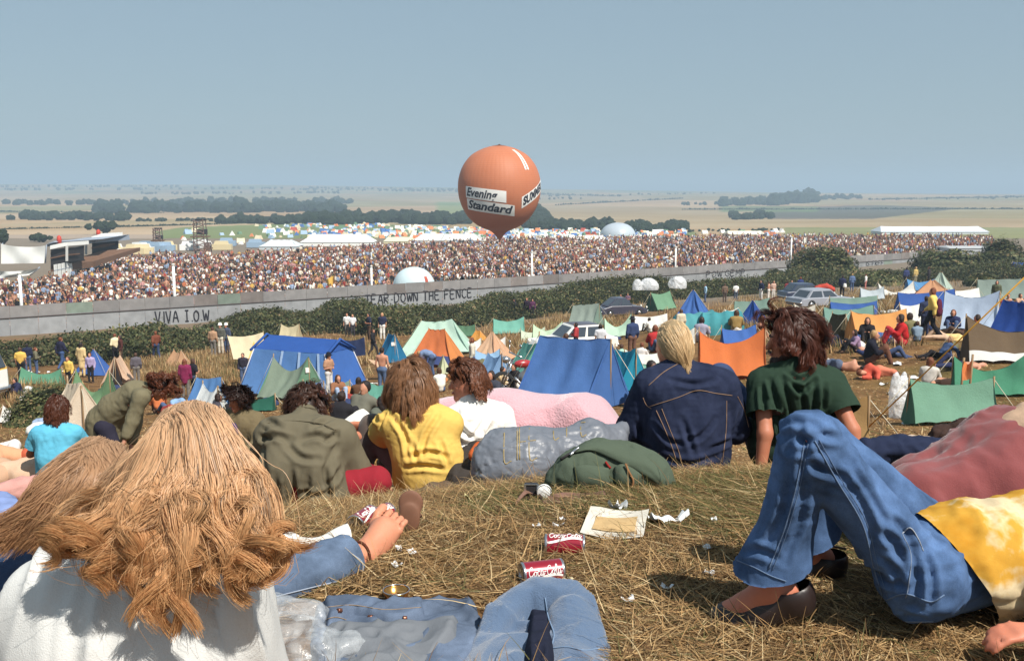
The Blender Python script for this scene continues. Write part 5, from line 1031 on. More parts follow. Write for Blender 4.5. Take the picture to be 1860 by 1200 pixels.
# ---------------------------------------------------------------- people
V3 = lambda *a: np.array(a, float)
def unit(v): v = np.asarray(v, float); return v / (np.linalg.norm(v) + 1e-9)
def head_prims(c, f, u, s=1.0, beard=False):
    c = np.asarray(c, float); f = unit(f); u = unit(np.asarray(u, float) - f * np.dot(u, f)); r = np.cross(f, u); M = np.stack([r, f, u]); q = lambda x, y, z: c + s * (r * x + f * y + u * z)
    e = lambda x, y, z, a, b, d, k=.012: ell(q(x, y, z), (a * s, b * s, d * s), M, k * s)
    p = [e(0, -.008, .03, .074, .093, .09, .02), cone(q(0, .03, -.01), q(0, .058, -.092), .062 * s, .03 * s, .03 * s), cone(q(-.045, .01, -.045), q(0, .06, -.095), .03 * s, .024 * s, .03 * s), cone(q(.045, .01, -.045), q(0, .06, -.095), .03 * s, .024 * s, .03 * s),
         cone(q(0, .086, .022), q(0, .112, -.022), .009 * s, .013 * s, .012 * s), e(0, .108, -.027, .017, .014, .010), e(-.03, .078, .032, .024, .012, .008), e(.03, .078, .032, .024, .012, .008), e(0, .086, -.056, .024, .014, .007, .006), e(0, .084, -.068, .021, .013, .008, .006), e(0, .082, -.094, .018, .014, .014)]
    for x in (-1, 1): p += [e(x * .076, -.012, .0, .009, .019, .031, .008), e(x * .038, .06, -.02, .024, .022, .02)]
    return p, q, M
def hand_prims(w, d, palm, s=1, curl=.5, side=1):
    w = np.asarray(w, float); d = unit(d); palm = unit(np.asarray(palm, float) - d * np.dot(palm, d)); t = np.cross(d, palm) * side; P_ = []; k = .006
    for o in (-.022, 0, .02): P_.append(cone(w + d * .012 * s + t * o * .7 * s, w + d * .082 * s + t * o * s, .015 * s, .012 * s, .012))
    for o, ln in ((.03, .074), (.011, .084), (-.009, .078), (-.027, .06)):
        b = w + d * .082 * s + t * o * .92 * s; a = 0; 
        for q in (.45, .32, .25):
            a += curl * (.9 if q == .45 else 1.1); e = b + (d * math.cos(a) + palm * math.sin(a)) * ln * q * s; P_.append(cone(b, e, .0088 * s, .0078 * s, k)); b = e
    b = w + d * .022 * s + t * .028 * s
    for a, ln in ((.85, .036), (.5, .032), (.35, .024)): e = b + (d * math.cos(a) + t * math.sin(a) + palm * .35 * curl) * ln * s; P_.append(cone(b, e, .0115 * s, .009 * s, k)); b = e
    return P_
def foot_prims(an, to, up, s=1, toes=False):
    if toes: s = s * 1.2
    an = np.asarray(an, float); to = np.asarray(to, float); d = unit(to - an); up = unit(np.asarray(up, float) - d * np.dot(up, d)); t = np.cross(d, up); L = np.linalg.norm(to - an)
    p = [ell(an - d * .035 * s - up * .03 * s, (.032 * s,) * 3), cone(an + d * .0 - up * .005 * s, an + d * L * .62 - up * .012 * s, .034 * s, .026 * s), cone(an - up * .035 * s, an + d * L * .62 + t * .02 * s - up * .03 * s, .026 * s, .022 * s), cone(an + d * L * .35 - up * .02 * s, an + d * L * .64 - t * .022 * s - up * .026 * s, .026 * s, .022 * s)]
    if toes:
        for o, l, r in ((.033, .052, .0125), (.013, .047, .0088), (-.003, .042, .0083), (-.018, .036, .008), (-.032, .03, .0078)): o = o * 1.28 * (-1 if toes < 0 else 1); b = an + d * L * .66 + t * o * s - up * .026 * s; m = b + d * l * .55 * s + up * .008 * s; p += [cone(b, m, r * .95 * s, r * .9 * s, .003), cone(m, m + d * l * .5 * s - up * .006 * s, r * s, r * 1.02 * s, .003)]
    else: p.append(cone(an + d * L * .6 - up * .026 * s, an + d * L * .9 - up * .03 * s, .034 * s, .026 * s))
    return p
def person(J, top, legs, skn=SKIN, hair=None, hairlen=.12, sleeve='long', shoe=None, res=.03, fr=V3(0, 1, 0), up=V3(0, 0, 1), s=1.0, flare=1.0, hands=True, toes=0, curl=.5, wr=.012, bare=False, beard=None, jacket=0, long_top=0, bell=None):
    """J: joints in local metres. Returns dict part -> (V, F)."""
    g = lambda k: np.asarray(J[k], float); out = {}; det = res < .016
    sh = [g('shL'), g('shR')]; el_ = [g('elL'), g('elR')]; wrs = [g('wrL'), g('wrR')]; hp = [g('hpL'), g('hpR')]; kn = [g('knL'), g('knR')]; an = [g('anL'), g('anR')]; to = [g('toL'), g('toR')]
    pel, wst, che, nek, hd = g('pel'), g('wst'), g('che'), g('nek'), g('hd')
    sh_in = [che + (q - che) * .8 for q in sh]; k = .05 * s
    def torso(o): return [cone(hp[0], hp[1], (.098 + o) * s, None, k), cone(pel, wst, (.105 + o) * s, (.098 + o) * s, k), cone(wst + (sh[0] - che) * .25, che + (sh[0] - che) * .38, (.088 + o) * s, (.105 + o) * s, k), cone(wst + (sh[1] - che) * .25, che + (sh[1] - che) * .38, (.088 + o) * s, (.105 + o) * s, k), cone(sh_in[0], sh_in[1], (.062 + o) * s, None, k), cone(che, nek, (.085 + o) * s, (.05 + o) * s, k)]
    hf = unit(J.get('hf', fr)); hu = unit(J.get('hu', up)); H, q, M = head_prims(hd, hf, hu, s)
    body = torso(-.018 if not bare else 0) + [cone(nek, hd - hu * .06 * s - hf * .012 * s, .054 * s, .05 * s, .03 * s)] + H
    for i in (0, 1):
        body += [cone(sh[i], el_[i], (.048 if bare or sleeve != 'long' else .04) * s, .037 * s, .03), cone(el_[i], wrs[i], .039 * s, .026 * s, .02)]
        d = wrs[i] - el_[i]
        if hands and det: body += hand_prims(wrs[i], J.get('hd%d' % i, d), J.get('pm%d' % i, V3(0, 0, -1)), s, curl, 1 if i == 0 else -1)
        elif hands: body += [cone(wrs[i], wrs[i] + unit(d) * .12 * s, .03 * s, .022 * s)]
        body += [cone(hp[i], kn[i], .06 * s, .04 * s, k), cone(kn[i], an[i], .042 * s, .032 * s, .03)]
        if not shoe: body += foot_prims(an[i], to[i], J.get('fu%d' % i, V3(0, 0, 1)), s, toes)
    out['body'] = nets(body, res, .03 * s)
    if not bare:
        o = .012 + jacket; tp = torso(o)[1 if not long_top else 0:] + [cone(wst + (q_ - che) * .42, che + (q_ - che) * .46, (.092 + o) * s, (.1 + o) * s, k) for q_ in sh] + [cone(wst + (q_ - che) * .42, wst * .4 + pel * .6 + (q_ - che) * .42, (.092 + o) * s, (.1 + o) * s, k) for q_ in sh if long_top]
        if long_top: tp.append(cone(hp[0] * .5 + hp[1] * .5 - (wst - pel) * long_top, pel, (.125 + o) * s, (.12 + o) * s, k))
        for i in (0, 1):
            if sleeve == 'long': tp += [cone(sh[i], el_[i], (.058 + o) * s, (.048 + o) * s, .03), cone(el_[i], el_[i] + (wrs[i] - el_[i]) * .95, (.048 + o) * s, (.036 + o) * s, .025)]
            elif sleeve == 'short': tp += [cone(sh[i], sh[i] + (el_[i] - sh[i]) * .62, (.056 + o) * s, (.062 + o) * s, .03)]
        v, f = nets(tp, res, .03 * s); v = wrinkle(v, f, wr * (.55 if det else 1) * s, (9, 9, 5), 3); v = wrinkle(v, f, wr * .75 * s, (21, 21, 7), 9) if det else v; v = wrinkle(v, f, wr * .4 * s, (16, 16, 40), 12) if det else v; out['top'] = (v, f)
    lp = [cone(hp[0], hp[1], .108 * s, None, k), cone(pel, wst * .45 + pel * .55, .118 * s, .112 * s, k)]
    for i in (0, 1): a2 = an[i] + (kn[i] - an[i]) * .06; lp += [cone(hp[i], kn[i], .098 * s, .072 * s, .05), cone(kn[i], a2, .07 * s, .058 * flare * s, .04)]
    v, f = nets(lp, res, .03 * s); v = wrinkle(v, f, wr * .8 * s, (10, 10, 7), 5); out['trousers'] = (v, f)
    if shoe:
        for i in (0, 1): out['shoe%d' % i] = nets([(p[0], p[1], p[2], p[3] + .006, p[4] + .006, p[5]) if p[0] == 'c' else ell(p[1], p[2] + .006) for p in foot_prims(an[i], to[i], J.get('fu%d' % i, V3(0, 0, 1)), s)], max(res * .7, .008), .02)
    if hair is not None:
        e = lambda x, y, z, a, b, d: ell(q(x, y, z), (a * s, b * s, d * s), M, .03 * s); r = np.cross(hf, hu)
        hpm = [e(0, -.028, .045, .088, .092, .092), e(0, -.045, .0, .086, .07, .09)]
        if hairlen > .05:
            dn = unit(V3(0, 0, -1) * .9 - hf * .25)
            for x in (-.06, -.02, .02, .06): a = q(x, -.05 if abs(x) < .05 else -.02, -.02); hpm.append(cone(a, a + dn * hairlen * s, .05 * s, .034 * s, .03))
        v, f = nets(hpm, max(res * .8, .008), .03 * s); v = wrinkle(v, f, .014 * s, (26, 26, 12), 4); out['hair'] = (v, f)
    return out
def mirror(J): 
    m = lambda v: V3(-v[0], v[1], v[2]) if hasattr(v, '__len__') else v; sw = {'L': 'R', 'R': 'L', '0': '1', '1': '0'}
    return {(k[:-1] + sw[k[-1]] if k[-1] in sw and k[:-1] in ('sh', 'el', 'wr', 'hp', 'kn', 'an', 'to') else k): m(v) for k, v in J.items()}
def base(**k):
    J = dict(pel=(0, 0, .95), wst=(0, 0, 1.1), che=(0, .0, 1.34), nek=(0, -.01, 1.5), hd=(0, .03, 1.62), shL=(-.19, 0, 1.41), shR=(.19, 0, 1.41), elL=(-.24, -.03, 1.13), elR=(.24, -.03, 1.13), wrL=(-.24, .06, .9), wrR=(.24, .06, .9), hpL=(-.09, 0, .92), hpR=(.09, 0, .92), knL=(-.1, .03, .5), knR=(.1, .03, .5), anL=(-.11, 0, .08), anR=(.11, 0, .08), toL=(-.13, .17, .05), toR=(.13, .17, .05)); J.update(k); return J
SIT = base(pel=(0, 0, .13), wst=(0, -.02, .27), che=(0, .04, .5), nek=(0, .08, .66), hd=(0, .12, .79), shL=(-.18, .05, .57), shR=(.18, .05, .57), elL=(-.24, .2, .36), elR=(.24, .2, .36), wrL=(-.1, .4, .42), wrR=(.1, .4, .42), hpL=(-.1, .03, .12), hpR=(.1, .03, .12), knL=(-.15, .4, .48), knR=(.15, .4, .48), anL=(-.1, .55, .08), anR=(.1, .55, .08), toL=(-.11, .72, .04), toR=(.11, .72, .04))
POSES = dict(
    stand=base(), walk=base(knL=(-.1, .2, .52), anL=(-.1, .28, .09), toL=(-.1, .45, .06), knR=(.1, -.04, .5), anR=(.1, -.3, .14), toR=(.11, -.14, .05), elL=(-.25, -.12, 1.14), elR=(.25, .06, 1.14), wrL=(-.24, -.1, .9), wrR=(.24, .24, .97)),
    chat=base(elL=(-.27, .02, 1.12), wrL=(-.08, .2, 1.12), elR=(.27, .0, 1.12), wrR=(.1, .2, 1.16), anL=(-.16, 0, .08), anR=(.16, 0, .08)),
    sit=SIT, cross=base(**{**SIT, 'knL': (-.36, .28, .2), 'knR': (.36, .28, .2), 'anL': (.1, .38, .08), 'anR': (-.1, .42, .08), 'toL': (.26, .36, .05), 'toR': (-.26, .38, .05), 'wrL': (-.2, .34, .22), 'wrR': (.2, .34, .22)}),
    recline=base(pel=(0, 0, .12), wst=(0, -.13, .24), che=(0, -.3, .42), nek=(0, -.38, .57), hd=(0, -.36, .7), shL=(-.19, -.32, .5), shR=(.19, -.32, .5), elL=(-.27, -.52, .3), elR=(.27, -.52, .3), wrL=(-.27, -.6, .05), wrR=(.27, -.6, .05), hpL=(-.09, .03, .11), hpR=(.09, .03, .11), knL=(-.1, .45, .3), knR=(.1, .47, .14), anL=(-.1, .7, .08), anR=(.1, .86, .07), toL=(-.12, .86, .08), toR=(.13, .95, .2)),
    lie=base(pel=(0, 0, .11), wst=(0, -.18, .12), che=(0, -.42, .13), nek=(0, -.57, .13), hd=(0, -.7, .14), shL=(-.19, -.46, .11), shR=(.19, -.46, .11), elL=(-.36, -.3, .07), elR=(.34, -.62, .08), wrL=(-.28, -.08, .06), wrR=(.12, -.78, .1), hpL=(-.09, .03, .11), hpR=(.09, .03, .11), knL=(-.12, .45, .12), knR=(.1, .38, .36), anL=(-.13, .86, .07), anR=(.1, .62, .07), toL=(-.18, .93, .2), toR=(.1, .8, .05), hf=(0, .1, 1), hu=(0, -1, .1)),
    side=base(pel=(0, 0, .16), wst=(0, -.17, .13), che=(0, -.4, .17), nek=(.02, -.54, .16), hd=(.03, -.68, .15), shL=(.0, -.44, .07), shR=(.06, -.42, .34), elL=(.22, -.58, .06), elR=(.26, -.3, .2), wrL=(.16, -.76, .06), wrR=(.36, -.42, .06), hpL=(0, .02, .1), hpR=(.02, .02, .22), knL=(.3, .3, .1), knR=(.3, .25, .2), anL=(.05, .62, .07), anR=(.1, .6, .13), toL=(.16, .74, .06), toR=(.22, .72, .12), hf=(1, 0, .1), hu=(0, -1, 0)),
    bend=base(pel=(0, -.12, .86), wst=(0, .02, .95), che=(0, .26, .98), nek=(0, .42, .97), hd=(0, .53, .9), shL=(-.18, .32, .97), shR=(.18, .32, .97), elL=(-.2, .36, .68), elR=(.2, .36, .68), wrL=(-.14, .42, .42), wrR=(.14, .42, .42), hpL=(-.09, -.12, .84), hpR=(.09, -.12, .84), knL=(-.1, .0, .46), knR=(.1, .0, .46), anL=(-.11, -.08, .08), anR=(.11, -.08, .08), toL=(-.12, .1, .05), toR=(.12, .1, .05), hf=(0, .5, -.8), hu=(0, .8, .5)))
_PC = {}
HCOL = lambda c: cloth(c, var=.35, sc=18, fine=160, st=.7, dist=.006, rough=.55, spec=.35)
DN, BLK, BRN, KHK, GRY = lin(74, 92, 128), lin(40, 38, 42), lin(88, 66, 52), lin(126, 116, 88), lin(118, 112, 106)
H_BLK, H_BRN, H_RED, H_BLD, H_DK = lin(40, 30, 27), lin(84, 54, 36), lin(124, 66, 38), lin(178, 136, 86), lin(52, 34, 26)
def man(px, yt, yb, pose, yaw, top, legs, label, hair=H_BRN, hl=.1, sleeve='long', skn=SKIN, bare=False, flare=1.0, shoe=BRN, D=None, group=None, extra=None, jacket=.01, long_top=0, mir=False):
    """small figures of the middle distance: pixel column, top and foot rows give place and size"""
    g = G(px, yb) if D is None else P(px, yb, D)
    if D is not None: g[2] = terr(g[0], g[1])
    full = {'stand': 1.74, 'walk': 1.72, 'chat': 1.74, 'sit': .91, 'cross': .91, 'recline': .82, 'bend': 1.1}.get(pose)
    s = 1.0
    if full and yt is not None: s = min(max((P(px, yt, g[1])[2] - g[2]) / full, .8), 1.15)
    key = (pose, sleeve, bare, round(hl, 2), flare, shoe is None, jacket, long_top, hair is None, mir)
    if key not in _PC: 
        J = mirror(POSES[pose]) if mir else POSES[pose]
        o = person(J, None, None, hair=hair, hairlen=hl, sleeve=sleeve, shoe=shoe, res=.028, flare=flare, bare=bare, jacket=jacket, long_top=long_top); _PC[key] = {k: mesh(k.rstrip('01'), *v) for k, v in o.items()}
    root = empty('person', g, R(yaw), s); tag(root, label, 'person', group)
    if pose == 'lie' or pose == 'side': 
        n = (terr(g[0] + .5, g[1]) - terr(g[0] - .5, g[1]), terr(g[0], g[1] + .5) - terr(g[0], g[1] - .5)); root.rotation_euler = (Matrix(((1, 0, n[0]), (0, 1, n[1]), (-n[0], -n[1], 1))).to_3x3().to_euler().to_matrix() @ Matrix.Rotation(R(yaw), 3, 'Z')).to_euler()
    mats = {'body': skin(skn), 'top': cloth(top, sc=9) if top is not None else None, 'trousers': cloth(legs, sc=9), 'hair': HCOL(hair) if hair is not None else None, 'shoe0': cloth(shoe, sc=12) if shoe is not None else None}; mats['shoe1'] = mats['shoe0']
    for k, me in _PC[key].items(): obj(k.rstrip('01'), me, mats[k], root, True)
    if extra: extra(root)
    return root
def hat(rgb, brim=.17, z=1.68, y=.02): 
    def f(root): v, q = lathe([(brim, 0), (brim, .01), (.1, .015), (.095, .1), (.07, .13), (.005, .135)], 16, (0, y, z)); part('hat', v, q, cloth(rgb), root, world=False)
    return f
def bag(rgb, c=(.05, -.2, 1.1), r=(.2, .1, .3)):
    def f(root): v, q = nets([ell(c, r), ell((c[0], c[1], c[2] - r[2] * .5), (r[0] * 1.1, r[1] * 1.2, r[2] * .5))], .03, .05); part('shoulder_bag', v, q, cloth(rgb), root, world=False)
    return f
A = man
A(40, 631, 692, 'stand', 10, lin(226, 180, 80), BLK, 'person in yellow waistcoat with back turned next to the camper van', H_BRN, .05, 'short'); A(52, 624, 676, 'stand', 30, lin(36, 40, 66), DN, 'person in dark navy jacket behind the yellow waistcoat by the camper van', H_BLK, .05); A(67, 632, 684, 'chat', -60, lin(110, 106, 84), DN, 'person in drab green shirt facing right near the camper van', H_RED, .05)
A(113, 613, 672, 'walk', -30, lin(40, 40, 66), lin(60, 84, 130), 'person in dark navy top and jeans standing against the bramble at the left', H_RED, .05); A(150, 622, 685, 'stand', -20, lin(216, 186, 130), lin(216, 186, 130), 'person wrapped in a tan blanket with long black hair', H_BLK, .3, long_top=2.5); A(127, 658, 708, 'stand', 160, lin(226, 186, 84), BLK, 'child in yellow top with a denim jacket between the green tents', H_BRN, .04, 'long'); A(166, 655, 696, 'stand', 180, lin(166, 150, 190), BLK, 'child in lilac shirt and dark jacket standing in front of the blue pyramid tent', H_RED, .03)
A(211, 606, 660, 'chat', 60, lin(230, 214, 170), BLK, 'person in pale cream shirt by the bramble left of the brown jacket', H_RED, .05); A(221, 609, 662, 'stand', 120, lin(84, 44, 40), BRN, 'person in maroon coat behind the pale cream shirt', H_DK, .08); A(249, 650, 698, 'stand', 20, lin(96, 90, 98), GRY, 'person in grey jacket right of the peach doorway tent', H_BRN, .04); A(285, 602, 654, 'walk', 40, lin(120, 64, 44), lin(52, 66, 100), 'person in rust brown top and blue jeans walking below the bramble', H_RED, .05)
A(388, 594, 648, 'stand', -10, lin(176, 136, 104), GRY, 'person in tan shirt left of the white capped pair near the cream windbreak', H_BRN, .05); A(402, 588, 644, 'stand', 170, lin(92, 92, 84), lin(206, 196, 176), 'person in white cap and grey green shirt near the cream windbreak', H_BRN, .04, extra=hat(WHT, .13)); A(413, 588, 642, 'stand', 150, lin(70, 78, 100), DN, 'person in white cap and dark blue shirt nearest the cream windbreak', H_BRN, .04, extra=hat(lin(238, 236, 230), .12))
A(338, 664, 724, 'stand', 0, lin(132, 36, 76), GRY, 'person in magenta top with white band seen from behind', H_RED, .16, long_top=1); A(353, 661, 722, 'chat', -40, lin(38, 36, 44), lin(60, 70, 92), 'person in black waistcoat beside the magenta top', H_BRN, .06, 'short'); A(290, 716, 752, 'sit', 30, lin(206, 110, 60), BRN, 'person in orange shirt sitting behind the bending man', H_DK, .04); A(314, 714, 752, 'recline', 50, lin(128, 164, 204), DN, 'person in light blue shirt leaning forward behind the blond head', H_BRN, .04)
A(34, 686, 722, 'sit', 140, lin(40, 42, 72), lin(40, 42, 60), 'huddled person in navy hooded coat sitting beside the camper van', H_BLK, .05, jacket=.04); A(443, 643, 700, 'stand', 180, lin(50, 46, 60), DN, 'dark haired head showing at the left corner of the blue frame tent', H_BLK, .04)
A(20, None, 800, 'side', 70, SKIN3, lin(226, 214, 206), 'sunbathing person lying on a white blanket at the left edge', H_RED, .06, bare=True, shoe=None, D=13); A(10, None, 855, 'lie', 100, lin(206, 170, 140), lin(190, 150, 120), 'person in tan lying at the left edge below the sunbather', H_RED, .08, D=10.4); A(52, None, 790, 'side', -80, lin(214, 150, 110), lin(200, 90, 60), 'person in orange trousers lying behind the girl in turquoise', H_BRN, .05, 'short', D=13)
A(631, 569, 612, 'stand', 180, lin(232, 230, 226), GRY, 'person in white shirt standing by the bramble, left of a pair', H_RED, .04, 'short'); A(641, 571, 612, 'stand', 200, lin(224, 224, 226), lin(64, 60, 66), 'person in white vest standing by the bramble, right of a pair', H_BLD, .05, 'short'); A(671, 569, 618, 'chat', 120, lin(44, 46, 66), BRN, 'person in navy shirt standing behind the dark hanging sheet', H_BLK, .05, 'short'); A(695, 568, 618, 'stand', 170, lin(44, 48, 76), lin(226, 222, 214), 'person in navy vest and white trousers above the blue triangular tent', H_BLD, .1, 'short'); A(678, 598, 648, 'walk', -100, BLK, lin(50, 48, 56), 'person in black walking past the dark hanging sheet', H_BRN, .05)
A(695, 631, 716, 'stand', -15, None, lin(84, 104, 138), 'bare backed man in low blue jeans among the tents', H_DK, .03, bare=True); A(782, 636, 684, 'bend', 60, lin(112, 132, 168), DN, 'blond person in denim jacket bending in front of the orange hipped tent', H_BLD, .06); A(858, 630, 690, 'stand', 90, lin(206, 196, 176), DN, 'red haired head rising behind the spiky haired man', H_RED, .06)
A(598, 658, 716, 'chat', -120, lin(176, 130, 100), lin(206, 200, 196), 'man in black hat with arms raised in front of the blue frame tent', H_BLK, .05, 'short', extra=hat(lin(30, 30, 36), .16)); A(613, 680, 728, 'sit', -150, lin(146, 96, 66), lin(150, 170, 200), 'long brown haired person in brown sitting by the black hatted man', H_BRN, .2); A(652, 686, 732, 'sit', 10, lin(96, 64, 44), BRN, 'dark haired person in brown sitting right of the blue frame tent', H_DK, .12)
A(618, 728, 790, 'sit', -20, BLK, BLK, 'person in studded black jacket sitting beyond the bowed olive jacket', H_DK, .05, jacket=.03); A(640, None, 772, 'recline', 150, lin(108, 106, 92), lin(96, 96, 84), 'person in grey green jacket reclining behind the black jacket', H_BLK, .05, D=17); A(668, 728, 785, 'recline', 60, lin(92, 96, 84), BLK, 'dark haired person lying back in front of the yellow shirted sitter', H_BLK, .14); A(648, None, 800, 'side', 175, lin(232, 226, 214), lin(216, 212, 208), 'person in white lying curled between the olive and yellow sitters', H_DK, .05, D=13)
A(908, 666, 712, 'sit', -100, lin(202, 170, 122), BLK, 'person in tan jacket sitting beside the pale blue tent end', H_DK, .05); A(938, 660, 706, 'sit', 130, BLK, lin(232, 226, 214), 'dark haired person in black and white behind the large blue tent', H_DK, .05); A(1046, 586, 648, 'chat', 80, lin(176, 56, 58), BLK, 'black haired person in dark red shirt before the white car', H_BLK, .06); A(1032, 606, 652, 'sit', 60, lin(110, 84, 64), BRN, 'person in brown crouching beside the dark red shirt', H_BRN, .05); A(1090, 594, 655, 'stand', 0, lin(206, 206, 210), DN, 'bushy black haired head above the peak of the large blue tent', H_BLK, .06, 'short'); A(1148, 577, 652, 'stand', 20, lin(52, 66, 104), lin(120, 84, 68), 'person in black hat and denim jacket standing before the white sheet shelter', H_DK, .04, extra=hat(lin(32, 32, 38), .15)); A(1190, 577, 640, 'sit', 0, lin(184, 44, 44), DN, 'person in bright red top with bushy ginger hair left of the blond head', H_RED, .06); A(1181, 577, 604, 'sit', 40, lin(230, 226, 214), GRY, 'person in white shirt in front of the white sheet shelter', H_DK, .03)
A(1108, 541, 574, 'stand', 0, lin(232, 226, 196), lin(214, 204, 176), 'blond person in cream shirt standing beside the dark rounded car', H_BLD, .05, 'short'); A(957, 541, 578, 'stand', 160, lin(54, 40, 58), BLK, 'person in dark coat against the bramble, left of a pair', H_RED, .05); A(967, 543, 578, 'stand', 190, lin(90, 44, 80), BLK, 'person in purple coat against the bramble, right of a pair', H_BLK, .05); A(935, 543, 580, 'stand', 100, lin(48, 44, 52), BLK, 'shadowy figure in black against the bramble above the mint green tent', H_BLK, .05)
A(1127, 536, 562, 'stand', 180, lin(160, 90, 84), DN, 'person with bare arms behind the roof of the dark rounded car', H_RED, .04, 'short'); A(1140, 533, 562, 'chat', 170, lin(120, 90, 110), DN, 'person in mauve top behind the bonnet of the dark rounded car', H_BRN, .08, 'short')
A(1272, 561, 622, 'sit', -30, lin(150, 146, 164), lin(176, 150, 120), 'person in patterned shirt sitting between the two teal tunnel tents', H_DK, .06); A(1337, 559, 606, 'sit', -10, lin(150, 120, 66), lin(176, 140, 110), 'person in mustard jacket sitting behind the wrinkled orange tent', H_BRN, .1); A(1362, 572, 614, 'recline', 70, SKIN3, lin(200, 190, 180), 'bare chested person reclining beside the mustard jacket', H_RED, .04, bare=True); A(1130, 626, 662, 'sit', 20, lin(150, 190, 170), BRN, 'brown haired head beside the green tent with the white fly', H_BRN, .03); A(1164, 626, 660, 'sit', -30, lin(214, 208, 204), GRY, 'brown haired head above the white fly of the green tent', H_RED, .03); A(1106, 634, 668, 'sit', 0, lin(40, 40, 44), BLK, 'black haired head at the peak of the turquoise tent', H_BLK, .05)
A(1176, 652, 742, 'sit', -150, lin(34, 34, 38), BLK, 'dark skinned man in black coat facing the camera beside the turquoise tent', H_BLK, .01, skn=lin(104, 74, 60), jacket=.05)
A(1281, 516, 549, 'stand', 90, lin(150, 188, 214), DN, 'person in light blue shirt walking below the painted slogan', H_BLK, .05); A(1316, 515, 549, 'stand', 0, lin(120, 96, 80), lin(90, 74, 66), 'person in brown standing left of the white shirt on the upper path', H_BRN, .05, 'short'); A(1336, 515, 548, 'stand', 0, lin(232, 230, 226), lin(84, 92, 110), 'person in white T shirt on the upper path', H_DK, .04, 'short'); A(1382, 509, 545, 'stand', 120, lin(40, 44, 74), lin(226, 222, 216), 'person in navy shirt and white trousers on the upper path', H_BLK, .05); A(1396, 511, 545, 'chat', 60, SKIN, lin(216, 206, 196), 'bare chested person in pale trousers on the upper path', H_BRN, .05, bare=True); A(1404, 510, 545, 'stand', 200, lin(198, 160, 140), lin(206, 196, 186), 'person in pale pink top right of the bare chested walker', H_BRN, .08, 'short')
A(1429, 510, 545, 'stand', 20, lin(134, 50, 54), BLK, 'person in dark red top left of the dark blue saloon', H_DK, .06); A(1437, 509, 545, 'stand', 170, lin(60, 52, 58), BLK, 'person in black behind the dark blue saloon', H_DK, .05); A(1453, 503, 540, 'stand', 0, lin(44, 56, 110), DN, 'person in royal blue top behind the roof of the dark blue saloon', H_RED, .05); A(1507, 502, 544, 'sit', 60, lin(236, 226, 220), lin(110, 130, 140), 'person in white hat sitting by the red patterned cloth', H_RED, .05, extra=hat(WHT, .15, .86, .1)); A(1529, 500, 540, 'stand', -30, lin(44, 48, 78), BLK, 'person in dark blue carrying a white bag on the upper path', H_DK, .05, extra=bag(WHT, (.2, -.05, .95), (.14, .1, .2))); A(1547, 497, 530, 'stand', 0, lin(88, 110, 150), DN, 'person in blue shirt above the white twin peaked tent', H_BLD, .04); A(1572, 498, 526, 'stand', 60, lin(236, 228, 220), lin(196, 120, 110), 'person in white shirt beside the grey sheet below the fence', H_RED, .04)
A(1645, 482, 522, 'stand', 10, lin(52, 60, 104), BLK, 'person in dark blue standing by the bramble above the sky blue tent', H_DK, .05); A(1662, 484, 520, 'stand', 30, lin(196, 166, 96), lin(150, 140, 110), 'person in ochre shirt standing by the bramble', H_BLD, .05); A(1686, 480, 520, 'stand', 60, lin(56, 50, 56), BLK, 'person in black beside the pale green pyramid tent', H_BRN, .05)
A(1741, 478, 503, 'sit', 150, lin(186, 200, 210), DN, 'person in pale blue shirt sitting in a group of three by the right hand bushes', H_BRN, .05); A(1749, 474, 502, 'stand', 180, lin(110, 96, 110), DN, 'blond person in grey in a group of three by the right hand bushes', H_BLD, .06); A(1760, 477, 503, 'sit', 200, lin(36, 38, 60), BLK, 'person in navy in a group of three by the right hand bushes', H_BLK, .05); A(1803, 474, 500, 'stand', 100, lin(96, 56, 52), BRN, 'person in brown jacket under the tall right hand bush', H_BRN, .06); A(1821, 474, 500, 'stand', 60, lin(140, 44, 50), BLK, 'person in dark red under the tall right hand bush', H_RED, .06)
A(1690, 524, 618, 'walk', 60, lin(232, 196, 98), lin(32, 30, 36), 'man in yellow shirt and black flares carrying a maroon shoulder bag', H_RED, .1, 'long', flare=1.5, extra=bag(lin(92, 30, 54))); A(1679, 538, 612, 'stand', 0, lin(48, 56, 84), lin(46, 52, 78), 'man in dark blue standing behind the man with the maroon bag', H_DK, .05)
A(1478, 570, 628, 'sit', 100, lin(236, 226, 204), lin(230, 222, 206), 'person in cream hooded coat sitting right of the bearded man', H_BRN, .06, jacket=.03); A(1505, 584, 632, 'recline', -60, lin(34, 33, 40), lin(32, 34, 50), 'person all in black reclining in front of the dark brown tent end', H_DK, .05); A(1574, 576, 622, 'sit', 160, lin(40, 36, 40), BLK, 'person with long brown hair sitting in front of the orange and blue tent', H_BRN, .25); A(1578, 600, 662, 'sit', -110, lin(32, 32, 44), lin(112, 72, 54), 'person in black jersey and tall brown boots hugging knees on the trodden slope', H_BLD, .04); A(1606, None, 652, 'lie', -110, lin(48, 58, 100), lin(66, 80, 116), 'person in blue jeans stretched out behind the black jersey', H_DK, .04, D=30)
